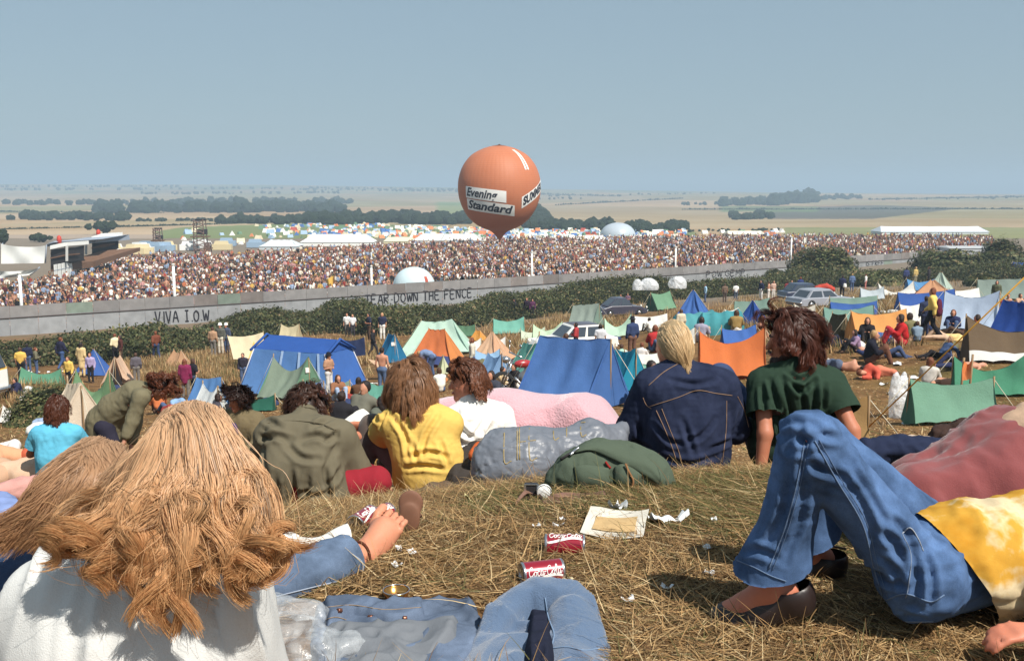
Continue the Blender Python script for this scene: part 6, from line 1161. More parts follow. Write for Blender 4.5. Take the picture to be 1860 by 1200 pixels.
A(1640, 570, 628, 'sit', 80, lin(196, 34, 36), lin(190, 44, 52), 'person in bright red jumper sitting before the orange and blue tent', H_DK, .08); A(1654, 569, 620, 'sit', 20, lin(112, 106, 70), DN, 'person in olive shirt sitting behind the bright red jumper', H_DK, .06); A(1666, 588, 620, 'sit', 0, lin(120, 140, 160), DN, 'brown haired child sitting right of the olive shirt', H_BRN, .05); A(1524, None, 648, 'side', 60, SKIN3, lin(84, 96, 120), 'bare chested man in blue jeans curled asleep on the trodden slope', H_BLK, .03, bare=True, D=28.5); A(1622, None, 622, 'lie', -70, lin(36, 40, 60), lin(206, 150, 140), 'person in dark top and pink trousers lying before the red jumper', H_DK, .05, D=34); A(1594, None, 665, 'side', -60, lin(206, 84, 64), lin(214, 120, 90), 'person under a red flowered cloth lying beside the brown boots', H_RED, .05, D=27)
A(1686, 650, 708, 'sit', -30, lin(196, 188, 178), lin(112, 90, 70), 'long haired man in plaid shirt sitting behind the pale green pup tent', H_RED, .16); A(1744, None, 655, 'lie', 100, SKIN3, lin(44, 50, 84), 'sunbather in dark blue shorts lying on an orange towel', H_BLD, .05, bare=True, shoe=None, D=27); A(1736, None, 683, 'side', 100, lin(160, 104, 74), lin(196, 140, 110), 'person with bare legs lying beyond the bright green creased tent', H_RED, .06, 'short', shoe=None, D=24)
A(1730, 562, 606, 'sit', 150, lin(40, 46, 84), DN, 'curly haired person in dark blue sitting before the large pale blue tent', H_RED, .06); A(1752, 570, 612, 'recline', 60, lin(206, 92, 58), BRN, 'dark haired person in orange top reclining before the large pale blue tent', H_DK, .06); A(1718, None, 606, 'lie', 80, lin(226, 190, 120), lin(206, 170, 140), 'person in yellow and cream lying before the large pale blue tent', H_BRN, .05, D=36); A(1808, 524, 560, 'stand', 150, lin(92, 96, 72), GRY, 'bushy haired person in drab green beside the grey green striped tent', H_DK, .06); A(1829, 533, 562, 'sit', 170, SKIN, DN, 'bare shouldered person sitting behind the dark blue tent at the right edge', H_BLK, .04, bare=True); A(1849, 533, 562, 'sit', 200, lin(196, 150, 120), DN, 'brown haired person in pink behind the dark blue tent at the right edge', H_BRN, .06, 'short')

A(560, 706, 752, 'sit', 120, lin(206, 200, 190), DN, 'person in pale shirt half hidden behind the bowed olive jacket', H_BRN, .08); A(584, 700, 744, 'sit', 60, lin(120, 60, 54), BRN, 'person in dark red jumper sitting by the pale blue flysheet', H_BLK, .06); A(706, 690, 738, 'sit', -40, lin(84, 104, 140), DN, 'person in denim blue sitting left of the yellow shirted sitter', H_DK, .1); A(800, 672, 712, 'sit', 30, lin(226, 220, 206), DN, 'person in cream top sitting in front of the yellow striped play tent', H_BRN, .1); A(896, 690, 734, 'sit', 150, lin(60, 62, 74), BLK, 'person in charcoal beside the large blue tent and pale blue tent end', H_DK, .08)
A(1412, 596, 640, 'sit', 160, lin(196, 160, 120), DN, 'person in sandy shirt sitting behind the bearded man', H_RED, .08); A(1448, 604, 644, 'sit', -80, lin(90, 120, 96), DN, 'person in green jersey sitting right of the bearded man', H_BRN, .08); A(1556, 600, 640, 'sit', 90, lin(150, 120, 150), BLK, 'person in dusty purple sitting in front of the orange and blue tent', H_DK, .12); A(1760, 596, 636, 'sit', -140, lin(206, 196, 180), DN, 'person in oatmeal top sitting in front of the brown and white tent', H_BRN, .1); A(1708, 612, 652, 'recline', 100, lin(70, 90, 130), BLK, 'person in blue jacket reclining below the man in flares', H_BLD, .08)
A(236, 690, 740, 'sit', 10, lin(180, 150, 110), DN, 'person in tan sitting beside the bending man', H_BRN, .1); A(392, 716, 770, 'sit', -60, lin(70, 66, 74), BLK, 'person in dark grey sitting by the white tent', H_DK, .06); A(1236, 582, 620, 'stand', 20, lin(206, 190, 160), DN, 'person in beige beside the blue pyramid tent', H_BRN, .06); A(1210, 600, 642, 'sit', 60, lin(96, 110, 150), DN, 'person in slate blue sitting near the bright red top', H_DK, .06)
# ---------------------------------------------------------------- the people close by
CAM0 = V3(0, 0, CAMH)
def cut(V, F, pt, nrm, rad=9):
    pt = np.asarray(pt, float); nrm = unit(nrm); d = (V - pt) @ nrm; m = (d > 0) & (np.linalg.norm(V - pt, axis=1) < rad)
    F = F[~m[F].all(1)]; V = V.copy(); V[m] -= d[m][:, None] * nrm; return V, F
def drape(VF, px, r, mat, name, root, n=40, lift=.002):
    V, F = VF; tr = BVHTree.FromPolygons([tuple(v) for v in V], [tuple(int(i) for i in f) for f in F]); L = np.array(root.location); q = catmull(np.array(px, float), n) if len(px) > 2 else np.linspace(px[0], px[1], n); pts = []
    for a, b in q:
        d = unit(ray(a, b)); h = tr.ray_cast(Vector(CAM0 - L), Vector(d))
        if h[0] is not None: pts.append(np.array(h[0]) - d * lift)
    if len(pts) > 3: v, f = tube(pts, r, 5); return part(name, v, f, mat, root, world=False)
def crease(VF, lines, root, w=.012, dep=.012):
    """press folds into cloth along lines seen on its surface: a groove with a raised lip on each side"""
    V, F = VF; tr = BVHTree.FromPolygons([tuple(v) for v in V], [tuple(int(i) for i in f) for f in F]); L = np.array(root.location); n = vnorm(V, F); D = np.zeros(len(V))
    for ln in lines:
        k = ln[2] if len(ln) > 2 and not hasattr(ln[2], '__len__') else 1.0; q = [p for p in ln if hasattr(p, '__len__')]; q = catmull(np.array(q, float), 26) if len(q) > 2 else np.linspace(q[0], q[1], 26); hit = []
        for i, (a, b) in enumerate(q):
            h = tr.ray_cast(Vector(CAM0 - L), Vector(unit(ray(a, b))))
            if h[0] is not None: hit.append((*h[0], math.sin(math.pi * (i + .6) / 26.5) ** .6))
        if len(hit) < 4: continue
        hit = np.array(hit); near = np.nonzero((V > hit[:, :3].min(0) - 5 * w).all(1) & (V < hit[:, :3].max(0) + 5 * w).all(1))[0]; dd = np.linalg.norm(V[near][:, None] - hit[None, :, :3], axis=2); m = dd.argmin(1); d = dd.min(1) / w; D[near] += k * dep * hit[m, 3] * (-np.exp(-d * d) + .75 * np.exp(-((d - 1.9) / .9) ** 2))
    return V + n * D[:, None], F
def sitter_root(px, D, yaw, z=None):
    g = P(px, 600, D); g[2] = float(terr(g[0], g[1])) if z is None else z; return g
def hair_roots(c, f, u, n, s=1.0, low=-.35, face=.3, seed=1):
    r = np.random.default_rng(seed); d = r.normal(size=(n * 3, 3)); d /= np.linalg.norm(d, axis=1, keepdims=True); d = d[((d[:, 1] < face) | (d[:, 2] > .6)) & (d[:, 2] > low) & ~((d[:, 1] > .1) & (d[:, 2] < .1))][:n]
    M = head_prims(c, f, u)[2]; return c + (d * np.array([.078, .097, .098]) * s + np.array([0, -.01, .03]) * s) @ M, d @ M, M
def hairdo(root, c, f, u, n, length, per, base, tip, seed, grav=.3, noise_=.2, wave=.006, freq=2.5, curl=0, spread=.006, tips=.012, cols=(), r0=.0012, wind=(0, 0, 0), comb=.5, face=.3, low=-.35, steps=20, lift=1.0, jit=.0011, name='hair', back=.4, var=.3):
    c = np.asarray(c, float); p, d, M = hair_roots(c, f, u, n, low=low, face=face, seed=seed); fw = unit(f); r = np.random.default_rng(seed)
    dirs = d * (1 - comb) + comb * (-fw * back + V3(0, 0, -.3)) ; dirs /= np.linalg.norm(dirs, axis=1, keepdims=True)
    ce = c + (np.array([[0, -.01, .03]]) @ M)[0]; col = [('e', ce, np.array([.084, .104, .105]) * lift, M)] + list(cols)
    Gd = grow(p, dirs, length * r.uniform(.75, 1.1, len(p)), col, steps, grav, noise_, seed, wind)
    S = clump(Gd, per, spread, tips, wave, freq, curl, jit, seed); return add_hair(root, S, per, base, tip, r0, seed, name, (c, f, u), var)
HAIRM = None
def add_hair(root, S, per, base, tip, r0, seed, name='hair', cap=None, var=.3):
    global HAIRM
    if HAIRM is None:
        HAIRM = vcol('hair_strands', .44, .36, trans=.35)
    V, F, ids = ribbon_mesh(S, r0 * 1.25, r0 * .6, cap[0]); M_ = S.shape[1]; t = np.tile(np.repeat(np.linspace(0, 1, M_), 2), len(S))[:, None]
    k = haircol(ids, (1, 1, 1), var, seed, per); c = (np.asarray(base) * (1 - t) + np.asarray(tip) * t) * k
    if cap is not None:
        cc, f, u = cap; H, q, M = head_prims(cc, f, u); v, fc = nets([ell(q(0, -.014, .038), (.081, .095, .095), M), ell(q(0, -.04, -.005), (.08, .065, .085), M)], .012, .03)
        F = np.concatenate([F, fc + len(V)]); V = np.concatenate([V, v]); c = np.concatenate([c, np.tile(np.asarray(base) * .6, (len(v), 1))])
    return part(name, V, F, HAIRM, root, True, c, world=False)
def face(root, q, M, brow):
    e = lambda x, y, z, a, b, d: ell(q(x, y, z), (a, b, d), M)
    for x in (-1, 1):
        v, f = nets([e(x * .031, .079, .012, .014, .008, .0075)], .003, .002); part('eye', v, f, plain(lin(60, 44, 36), .2, spec=.6), root, world=False)
        v, f = nets([cone(q(x * .013, .095, .033), q(x * .05, .083, .036), .0055, .0035)], .003, .002); part('eyebrow', v, f, HCOL(brow), root, world=False)
    v, f = nets([e(0, .098, -.061, .022, .008, .008)], .003, .004); part('lips', v, f, skin(lin(176, 96, 84)), root, world=False)
def put(root, o, mats):
    for k, vf in o.items():
        nm = k.rstrip('01'); 
        if nm in mats and mats[nm] is not None: part(nm, vf[0], vf[1], mats[nm], root, world=False)
def joints(L, **px): return {k: (P(*v) - L) for k, v in px.items()}
DIM = lambda c, k: tuple(np.array(c) * k)
# -- girl in the white blouse, nearest the camera
def girl_blouse():
    L = np.array([(240 - 930) / FPX * 1.62, 1.62, 0.]); root = empty('person', L); tag(root, 'girl with long wavy strawberry blond hair and white gathered blouse, back to the camera', 'person')
    J = joints(L, pel=(240, 1450, 1.62), wst=(236, 1320, 1.53), che=(245, 1175, 1.487), nek=(290, 1055, 1.475), hd=(342, 905, 1.51), shL=(105, 1090, 1.50), shR=(400, 1085, 1.50), elL=(30, 1270, 1.58), elR=(445, 1290, 1.58), wrL=(120, 1380, 1.85), wrR=(360, 1380, 1.85), hpL=(160, 1450, 1.65), hpR=(320, 1450, 1.65), knL=(120, 1260, 2.0), knR=(360, 1260, 2.0), anL=(260, 1300, 2.05), anR=(220, 1310, 2.1), toL=(330, 1300, 2.1), toR=(150, 1300, 2.1))
    J['hf'] = V3(.12, 1, -.35); J['hu'] = V3(.1, .3, 1); o = person(J, None, None, res=.011, sleeve='long', hair=None, shoe=None, curl=.4)
    ch = J['che']; tp = [cone(J['wst'] + V3(s * .07, 0, 0), ch + V3(s * .075, .0, .0), .135, .12, .05) for s in (-1, 1)] + [cone(J['wst'] + V3(s * .11, .02, -.15), J['wst'] + V3(s * .09, 0, 0), .16, .14, .05) for s in (-1, 1)] + [cone(J['shL'] + V3(.05, 0, 0), J['shR'] - V3(.05, 0, 0), .082, None, .05), cone(ch + V3(0, 0, .04), J['nek'] - V3(0, 0, .02), .1, .062, .04)]
    for a, b, c in (('shL', 'elL', 'wrL'), ('shR', 'elR', 'wrR')): tp += [cone(J[a], J[b], .074, .085, .035), cone(J[b], J[c], .085, .06, .03)]
    v, f = nets(tp, .0095, .03); n = vnorm(v, f); q = v * V3(1, 1, .16); ph = v[:, 0] * 150 + 3.2 * vnoise(v * V3(9, 5, 3.2), 3); gate = np.clip(.5 + 1.2 * vnoise(v * V3(10, 4, 5), 8), 0, 1)
    v = v + n * ((.020 * (1 - np.abs(np.sin(ph * .5))) ** 1.5 + .006 * np.sin(ph * .43 + 1)) * gate)[:, None] * np.clip((v[:, 2] - .02) * 6, 0, 1)[:, None]; v = wrinkle(v, f, .011, (9, 9, 3.5), 6); o['top'] = (v, f)
    put(root, o, {'body': skin(SKIN3), 'top': cloth(lin(212, 212, 208), var=.05, sc=8, fine=380, st=.35, dist=.003, trans=.1), 'trousers': denim(lin(70, 92, 128))})
    r = np.random.default_rng(5); ng, K = 820, 58; lk = np.sort(r.uniform(-1, 1, K)); lk = np.sign(lk) * np.abs(lk) ** .9
    es = [-1, -.85, -.7, -.55, -.4, -.25, -.1, .05, .2, .35, .5, .65, .8, .92, 1]; ex = [92, 120, 168, 196, 232, 262, 286, 306, 338, 372, 405, 440, 474, 505, 526]; ey = [985, 1010, 1066, 1084, 1076, 1112, 1158, 1162, 1150, 1100, 1070, 1066, 1062, 1010, 1000]
    ll = np.where(r.random(K) < .6, r.uniform(.86, 1.02, K), r.uniform(.3, .86, K)); ph = r.uniform(0, 6.28, K); cr = r.uniform(.014, .032, K); tn = r.uniform(.9, 1.7, K) * np.sign(r.normal(size=K)); wv = r.uniform(.007, .016, K); ld = r.uniform(-.018, .004, K); jk = r.normal(0, 1, (K, 6))
    G_ = []; own = r.integers(0, K, ng); t = np.linspace(0, 1, 34)
    for i in range(ng):
        q = own[i]; a = np.clip(lk[q] + r.normal(0, .07), -1, 1); c = math.sqrt(max(0, 1 - a * a * .92)); E = (np.interp(lk[q], es, ex) + 9 * jk[q, 0], np.interp(lk[q], es, ey)); j = r.normal(0, 1, 8); l = ll[q] * r.uniform(.93, 1.03)
        al = lk[q]; m3 = (325 + 178 * (a * .4 + al * .6) + 4 * j[0] + 12 * jk[q, 1], 962 + 10 * jk[q, 2]); e4 = (m3[0] + (E[0] - m3[0]) * l + 3 * j[2], m3[1] + (E[1] - m3[1]) * l + 3 * j[3]); fr = 1 if r.random() < .85 else -1
        pts = [P(352 + 30 * a + 5 * j[4], 744 + 9 * abs(a), 1.50 + .008 * j[5]), P(346 + 86 * a, 772 + 50 * a * a, 1.50 - fr * .075 * c), P(342 + 124 * a + 3 * j[6], 850 + 12 * a * a, 1.5 - fr * .112 * c), P(m3[0] * .45 + (338 + 138 * a) * .55, 908 + 16 * jk[q, 4], 1.478 - .112 * c + (.03 if abs(a) > .8 else 0) + .4 * ld[q]), P(m3[0], m3[1] + 22 * jk[q, 5], 1.345 + .07 * (1 - c) + ld[q] * .8), P((m3[0] + e4[0]) / 2 + 10 * jk[q, 3], (m3[1] + e4[1]) / 2 + 8 * jk[q, 5], 1.336 + .03 * (1 - c) + ld[q] * .6), P(*e4, 1.33 + ld[q] * .5)]
        g = catmull(pts, 34) - L; rp = np.clip((t - .3) / .7, 0, 1); ang = 6.28 * (tn[q] * rp ** 1.7) + ph[q]; R_ = cr[q] * rp ** 1.5; sw = wv[q] * np.sin(6.28 * 2.1 * t + ph[q]) * np.clip(t * 1.6 - .1, 0, 1)
        g = g + np.stack([R_ * (np.cos(ang) - math.cos(ph[q])) + sw, -.55 * R_ * (np.sin(ang) + .3), .75 * R_ * np.sin(ang)], 1); G_.append(g)
    Gd = np.stack(G_); cols = [cone(t_[1], t_[2], t_[3] + .004, t_[4] + .004) for t_ in tp[:6]]; sh = Gd.shape; Gd = push(Gd.reshape(-1, 3), cols).reshape(sh)
    S = clump(Gd, 24, .010, .0022, .003, 1.5, .002, .0005, 4, 1.5, .6)
    fl = Gd[r.integers(0, ng, 220)]; S2 = clump(fl, 1, .012, .022, .014, 1.6, .008, .002, 9); S3 = np.concatenate([S, S2])
    add_hair(root, S3, 24, (.70, .46, .28), (.74, .42, .19), .00045, 6, cap=(J['hd'] + V3(0, 0, .0), J['hf'], J['hu']), var=.5)
girl_blouse()
# -- her friend at the left edge, head bent, one leg stretched out to a bare foot
def girl_denim():
    L = np.array([(120 - 930) / FPX * 2.05, 2.05, 0.]); root = empty('person', L); tag(root, 'girl in denim with tangled light brown hair, one bare foot stretched out', 'person')
    J = joints(L, pel=(130, 1250, 2.06), wst=(100, 1160, 2.0), che=(75, 1060, 1.98), nek=(110, 985, 1.95), hd=(168, 925, 1.92), shL=(-40, 1060, 1.98), shR=(180, 1055, 2.05), elL=(-60, 1200, 2.0), elR=(230, 1180, 2.15), wrL=(20, 1250, 2.2), wrR=(200, 1240, 2.35), hpL=(70, 1260, 2.1), hpR=(190, 1255, 2.12), knL=(60, 1120, 2.5), knR=(445, 1080, 2.55), anL=(20, 1120, 2.85), anR=(662, 1006, 2.9), toL=(0, 1100, 3.0), toR=(716, 918, 3.04))
    J['hf'] = V3(-.3, 1, -.6); J['hu'] = V3(.25, .6, .8); J['fu1'] = V3(-.3, -.8, .7); o = person(J, None, None, res=.0055, sleeve='long', shoe=None, toes=-1, wr=.010, flare=1.35)
    v, f = o['trousers']; a = J['anR'] + (J['knR'] - J['anR']) * .17; v, f = cut(v, f, a, J['anR'] - J['knR'], .2); o['trousers'] = (v, f)
    put(root, o, {'body': skin(lin(198, 132, 100)), 'top': denim(lin(62, 84, 120)), 'trousers': denim(lin(86, 104, 130), .45)})
    seam = cloth(lin(150, 160, 176)); drape(o['trousers'], [(492, 1085), (560, 1068), (610, 1056), (648, 1046)], .0022, seam, 'seam', root); drape(o['trousers'], [(642, 1062), (658, 1040), (657, 1020), (640, 1006)], .0025, seam, 'hem', root)
    d = unit(J['toR'] - J['anR']); c = J['anR'] + (J['knR'] - J['anR']) * .04; ax = unit(J['knR'] - J['anR']); e1 = unit(np.cross(ax, V3(0, 0, 1))); e2 = np.cross(ax, e1); v, f = tube([c + .042 * (e1 * math.cos(t) + e2 * math.sin(t)) for t in np.linspace(0, 6.28, 25)], .0045, 6); part('ankle_band', v, f, cloth(lin(96, 52, 36)), root, world=False)
    r = np.random.default_rng(8); G_ = []
    for i in range(150):
        s = r.random() ** .9; j = r.normal(0, 1, 6); e = (-35 + 265 * s + 8 * j[0], 1012 - 15 * (1 - s) + 28 * s + 12 * j[1]); l = r.uniform(.65, 1); m = (30 + 215 * s, 930 + 22 * s)
        pts = [P(172 + 22 * s + 8 * j[2], 808 + 10 * s, 1.9), P(128 + 95 * s + 5 * j[3], 838 + 16 * s, 1.84), P(72 + 165 * s, 885 + 10 * s + 6 * j[4], 1.80), P(*m, 1.79), P(m[0] + (e[0] - m[0]) * l, m[1] + (e[1] - m[1]) * l, 1.80)]; G_.append(catmull(pts, 28) - L)
    Gd = np.stack(G_); S = clump(Gd, 56, .013, .006, .010, 1.4, .008, .0008, 14, 1.5, .4); add_hair(root, S, 56, (.48, .30, .18), (.50, .27, .13), .0006, 15, cap=(J['hd'], J['hf'], J['hu']), var=.32)
girl_denim()
# -- reclining girl in flared jeans and yellow tie-dye
def girl_flares():
    L = np.array([(1730 - 930) / FPX * 2.45, 2.45, 0.]); root = empty('person', L); tag(root, 'girl in flared blue jeans and yellow tie dyed shirt reclining with knees raised', 'person')
    J = joints(L, pel=(1690, 1035, 2.45), wst=(1765, 1020, 2.46), che=(1940, 985, 2.5), nek=(2085, 930, 2.5), hd=(2160, 860, 2.5), shL=(1985, 1010, 2.28), shR=(1985, 930, 2.72), elL=(2010, 1170, 2.2), elR=(2110, 1060, 2.8), wrL=(1905, 1150, 2.18), wrR=(2030, 1120, 2.85), hpL=(1672, 1048, 2.34), hpR=(1704, 990, 2.56), knL=(1470, 800, 2.31), knR=(1490, 800, 2.6), anL=(1395, 1068, 2.40), anR=(1468, 1000, 2.70), toL=(1258, 1138, 2.46), toR=(1335, 1030, 2.74))
    J['hf'] = V3(-1, .1, .2); J['hu'] = V3(.3, 0, 1); J['hd0'] = V3(-1, -.1, .12); J['pm0'] = V3(0, .15, -1); J['fu0'] = V3(-.35, -.1, .9); J['fu1'] = V3(-.35, 0, .9); o = person(J, None, None, res=.0085, sleeve='long', shoe=None, hair=H_BRN, hairlen=.2, curl=.35, toes=False)
    lp = [cone(J['hpL'], J['hpR'], .100, None, .05), cone(J['pel'], J['wst'], .116, .112, .06)]
    for a, b, c in (('hpL', 'knL', 'anL'), ('hpR', 'knR', 'anR')):
        m = J[b] + (J[c] - J[b]) * .5; e = J[c] + (J[b] - J[c]) * .02; lp += [cone(J[a], J[b], .086, .066, .035), cone(J[b], m, .066, .063, .02), cone(m, e, .063, .102, .02)]
    v, f = nets(lp, .0062, .02); kd = [np.linalg.norm(v - J[k], axis=1) for k in ('knL', 'hpL')]; v = wrinkle(v, f, .005, (10, 10, 6), 5); v = wrinkle(v, f, .0022, (30, 30, 12), 15); n = vnorm(v, f); wt = np.exp(-(np.minimum(kd[0], kd[1]) / .16) ** 2); v = v + n * (wt * .016 * (.4 - np.abs(vnoise(v * V3(16, 16, 34), 7))))[:, None]
    for a, b in (('anL', 'knL'), ('anR', 'knR')): v, f = cut(v, f, J[a] + (J[b] - J[a]) * .17, unit(J[a] - J[b]) * 1.0 + V3(.32, 0, .05), .24)
    v, f = crease((v, f), [((1452, 770), (1462, 810), (1455, 860)), ((1478, 775), (1500, 790), (1530, 796)), ((1440, 790), (1462, 800), (1480, 796)), ((1470, 830), (1486, 850), (1520, 862)), ((1432, 850), (1424, 920), (1392, 990)), ((1390, 850), (1372, 930), (1336, 990)), ((1462, 870), (1452, 950), (1424, 1020)), ((1508, 840), (1570, 920), (1595, 1010)), ((1540, 830), (1580, 900), (1615, 960)), ((1595, 960), (1623, 985), (1645, 1030)), ((1615, 940), (1645, 965), (1661, 1010)), ((1595, 1010), (1623, 1030), (1639, 1070)), ((1600, 1040), (1605, 1058), (1645, 1064)), ((1655, 1000), (1667, 1050), (1663, 1100)), ((1679, 1000), (1693, 1050), (1691, 1100)), ((1560, 1000), (1580, 1050), (1605, 1100)), ((1580, 1080), (1615, 1116), (1675, 1120)), ((1402, 780), (1440, 764), (1480, 770)), ((1350, 1000), (1380, 1000), (1410, 1012))], root, .009, .0095)
    o['trousers'] = (v, f)
    tp = [cone(J['wst'] + (J['pel'] - J['wst']) * 1.7, J['wst'], .138, .146, .05), cone(J['wst'], J['che'], .143, .15, .05), cone(J['shL'], J['shR'], .085, None, .05), cone(J['che'], J['nek'], .12, .08), cone(J['shL'], J['elL'], .075, .065), cone(J['shR'], J['elR'], .075, .065), cone(J['elL'], J['elL'] + (J['wrL'] - J['elL']) * .35, .062, .05), cone(J['elR'], J['wrR'], .06, .045)]
    v, f = nets(tp, .0095, .04); v = wrinkle(v, f, .014, (10, 5, 9), 3); v = wrinkle(v, f, .009, (24, 7, 20), 8); v, f = cut(v, f, J['pel'] + (J['wst'] - J['pel']) * .55, unit(J['pel'] - J['wst']) + V3(.0, 0, -.5), .5); o['top'] = (v, f)
    m, t, b = nodes('tie_dye'); b.inputs['Roughness'].default_value = .9; b.inputs['Specular IOR Level'].default_value = .1; n1 = noise(t, 4.2, 5, .6); c = ramp(t, n1.outputs[0], [(.36, lin(186, 126, 28)), (.49, lin(204, 150, 48)), (.56, lin(216, 194, 150)), (.66, lin(180, 158, 126))]); t.links.new(c, b.inputs['Base Color']); bump(t, b, noise(t, 300, 2).outputs[0], .25, .002)
    jm = denim(lin(66, 95, 138), .6, 7); put(root, o, {'body': skin(lin(196, 120, 92)), 'top': m, 'trousers': jm, 'hair': HCOL(H_BRN)})
    st = cloth(lin(92, 114, 146)); gd = cloth(lin(176, 150, 110)); TQ = o['trousers']; seam = lambda pts, rr=.0012, mt=st, nm='seam': drape(TQ, pts, rr, mt, nm, root)
    seam([(1462, 800), (1447, 880), (1425, 960), (1396, 1034)], .0018); seam([(1468, 806), (1453, 882), (1431, 962), (1403, 1036)], .0008); seam([(1480, 800), (1520, 872), (1566, 950), (1587, 1030), (1605, 1088)], .0018); seam([(1488, 798), (1527, 868), (1573, 946), (1594, 1026), (1612, 1084)], .0008)
    seam([(1607, 1090), (1645, 1078), (1690, 1092), (1715, 1080)], .0022); seam([(1639, 968), (1655, 1010), (1649, 1070), (1645, 1085)], .0014, cloth(lin(120, 134, 156)), 'fly_seam'); seam([(1639, 968), (1653, 958), (1667, 976), (1677, 1000)], .0016, cloth(lin(150, 158, 170)), 'pocket_edge'); seam([(1595, 1112), (1595, 1124), (1645, 1128), (1695, 1128)], .002, cloth(lin(104, 122, 150)), 'pocket_seam')
    for a, b in (('anL', 'knL'),): seam([(1304, 988), (1330, 1012), (1370, 1030), (1400, 1045), (1428, 1055)], .0018, st, 'hem')
    for sd, lab in (('L', None), ('R', None)):
        an, to = J['an' + sd], J['to' + sd]; d = unit(to - an); d[2] *= 1; L_ = np.linalg.norm(to - an); up = unit(V3(-.35, 0, .9) - d * np.dot(V3(-.35, 0, .9), d)); z0 = .0
        hl = an - d * .05 - up * .055; pr = [ell(hl + up * .012, (.05, .046, .05)), cone(hl + d * .02, hl + d * (L_ * .55 + .05) + up * .01, .046, .05), cone(hl + d * (L_ * .6 + .05) + up * .02, hl + d * (L_ * 1.0 + .07) + up * .014, .056, .038), cone(hl - up * .02, hl + d * (L_ + .05) - up * .012, .03, .024)]
        v, f = nets(pr, .007, .02); top = hl + up * .034; v, f = cut(v, f, top + d * .0, up + d * -.30, .3); part('clog', v, f, plain(lin(42, 30, 28), .42, 0, .3, 9, .5), root, world=False)
        v, f = tube([hl + d * -.05 + up * .036, hl + d * .0 + up * .04 + np.cross(d, up) * .045, hl + d * .1 + up * .03 + np.cross(d, up) * .045], .004, 5); part('clog_edge', v, f, plain(lin(90, 60, 44), .5), root, world=False)
girl_flares()
# -- person lying beyond her in rust coloured velvet
def velvet():
    L = np.array([(1830 - 930) / FPX * 3.05, 3.05, float(terr((1830 - 930) / FPX * 3.05, 3.05))]); root = empty('person', L); tag(root, 'person in dusky red velvet trousers lying on one side behind the yellow tie dyed shirt', 'person')
    J = joints(L, pel=(1840, 850, 3.05), wst=(1900, 830, 3.05), che=(2030, 800, 3.05), nek=(2120, 780, 3.05), hd=(2190, 760, 3.05), shL=(2040, 860, 2.95), shR=(2040, 745, 3.1), elL=(2090, 900, 2.85), elR=(1990, 760, 3.2), wrL=(2000, 905, 2.8), wrR=(1930, 800, 3.3), hpL=(1815, 885, 2.98), hpR=(1820, 830, 3.1), knL=(1665, 905, 2.9), knR=(1672, 882, 3.08), anL=(1720, 960, 3.2), anR=(1700, 905, 3.45), toL=(1690, 960, 3.3), toR=(1660, 905, 3.5)); J['hf'] = V3(-.5, .8, .2); J['hu'] = V3(1, 0, .3)
    o = person(J, None, None, res=.013, hair=H_BRN, hairlen=.1, shoe=BRN); lp = [cone(J['hpL'], J['hpR'], .15, .14, .06), cone(J['pel'], J['wst'], .165, .15, .06)] + [cone(J['hp' + s], J['kn' + s], .135, .092, .06) for s in 'LR'] + [cone(J['kn' + s], J['an' + s], .088, .075, .04) for s in 'LR']
    v, f = nets(lp, .011, .05); v = wrinkle(v, f, .018, (9, 9, 9), 3); v = wrinkle(v, f, .01, (17, 17, 6), 7); o['trousers'] = (v, f); tp = [cone(J['wst'] + (J['pel'] - J['wst']) * .35, J['wst'], .17, .165), cone(J['wst'], J['che'], .165, .15), cone(J['shL'], J['shR'], .09), cone(J['shL'], J['elL'], .07, .06), cone(J['shR'], J['elR'], .07, .06), cone(J['elR'], J['wrR'], .06, .045), cone(J['elL'], J['wrL'], .06, .045)]; v, f = nets(tp, .013, .05); o['top'] = (wrinkle(v, f, .016, (11, 11, 11), 5), f)
    put(root, o, {'body': skin(SKIN), 'top': cloth(lin(196, 160, 130), var=.6, sc=9), 'trousers': cloth(lin(134, 66, 66), var=.3, sc=4, sheen=.25), 'hair': HCOL(H_BRN), 'shoe': cloth(BRN)})
velvet()
def sitter(px, D, yaw, label, J0, mats, res=.011, z=None, sc=1.0, zs=1.0, dz=0.0, folds=None, fw=.013, fd=.013, **kw):
    g = P(px, 600, D); g[2] = float(terr(g[0], g[1])) if z is None else z; g[2] += dz; root = empty('person', g, R(yaw), sc); tag(root, label, 'person'); J = {**SIT, **J0}; J = {k: (V3(v[0], v[1], v[2] * zs) if k[:2] not in ('hf', 'hu', 'hd', 'pm', 'fu') or k == 'hd' else v) for k, v in J.items()}; o = person(J, None, None, res=res, **kw)
    if kw.get('sleeve') == 'short':
        v, f = o['top']
        for i, s in enumerate('LR'): a, b = np.asarray(J['sh' + s], float), np.asarray(J['el' + s], float); v, f = cut(v, f, a + (b - a) * .62, b - a, .11)
        o['top'] = (v, f)
    if folds: 
        bpy.context.view_layer.update(); assert abs(yaw) < 1e-6 or True; v, f = o['top']; V2, f = crease((xform(v, R(yaw), sc=sc), f), folds, root, fw, fd); o['top'] = (xform(V2 / sc, -R(yaw)), f)
    put(root, o, mats); return root, J, o
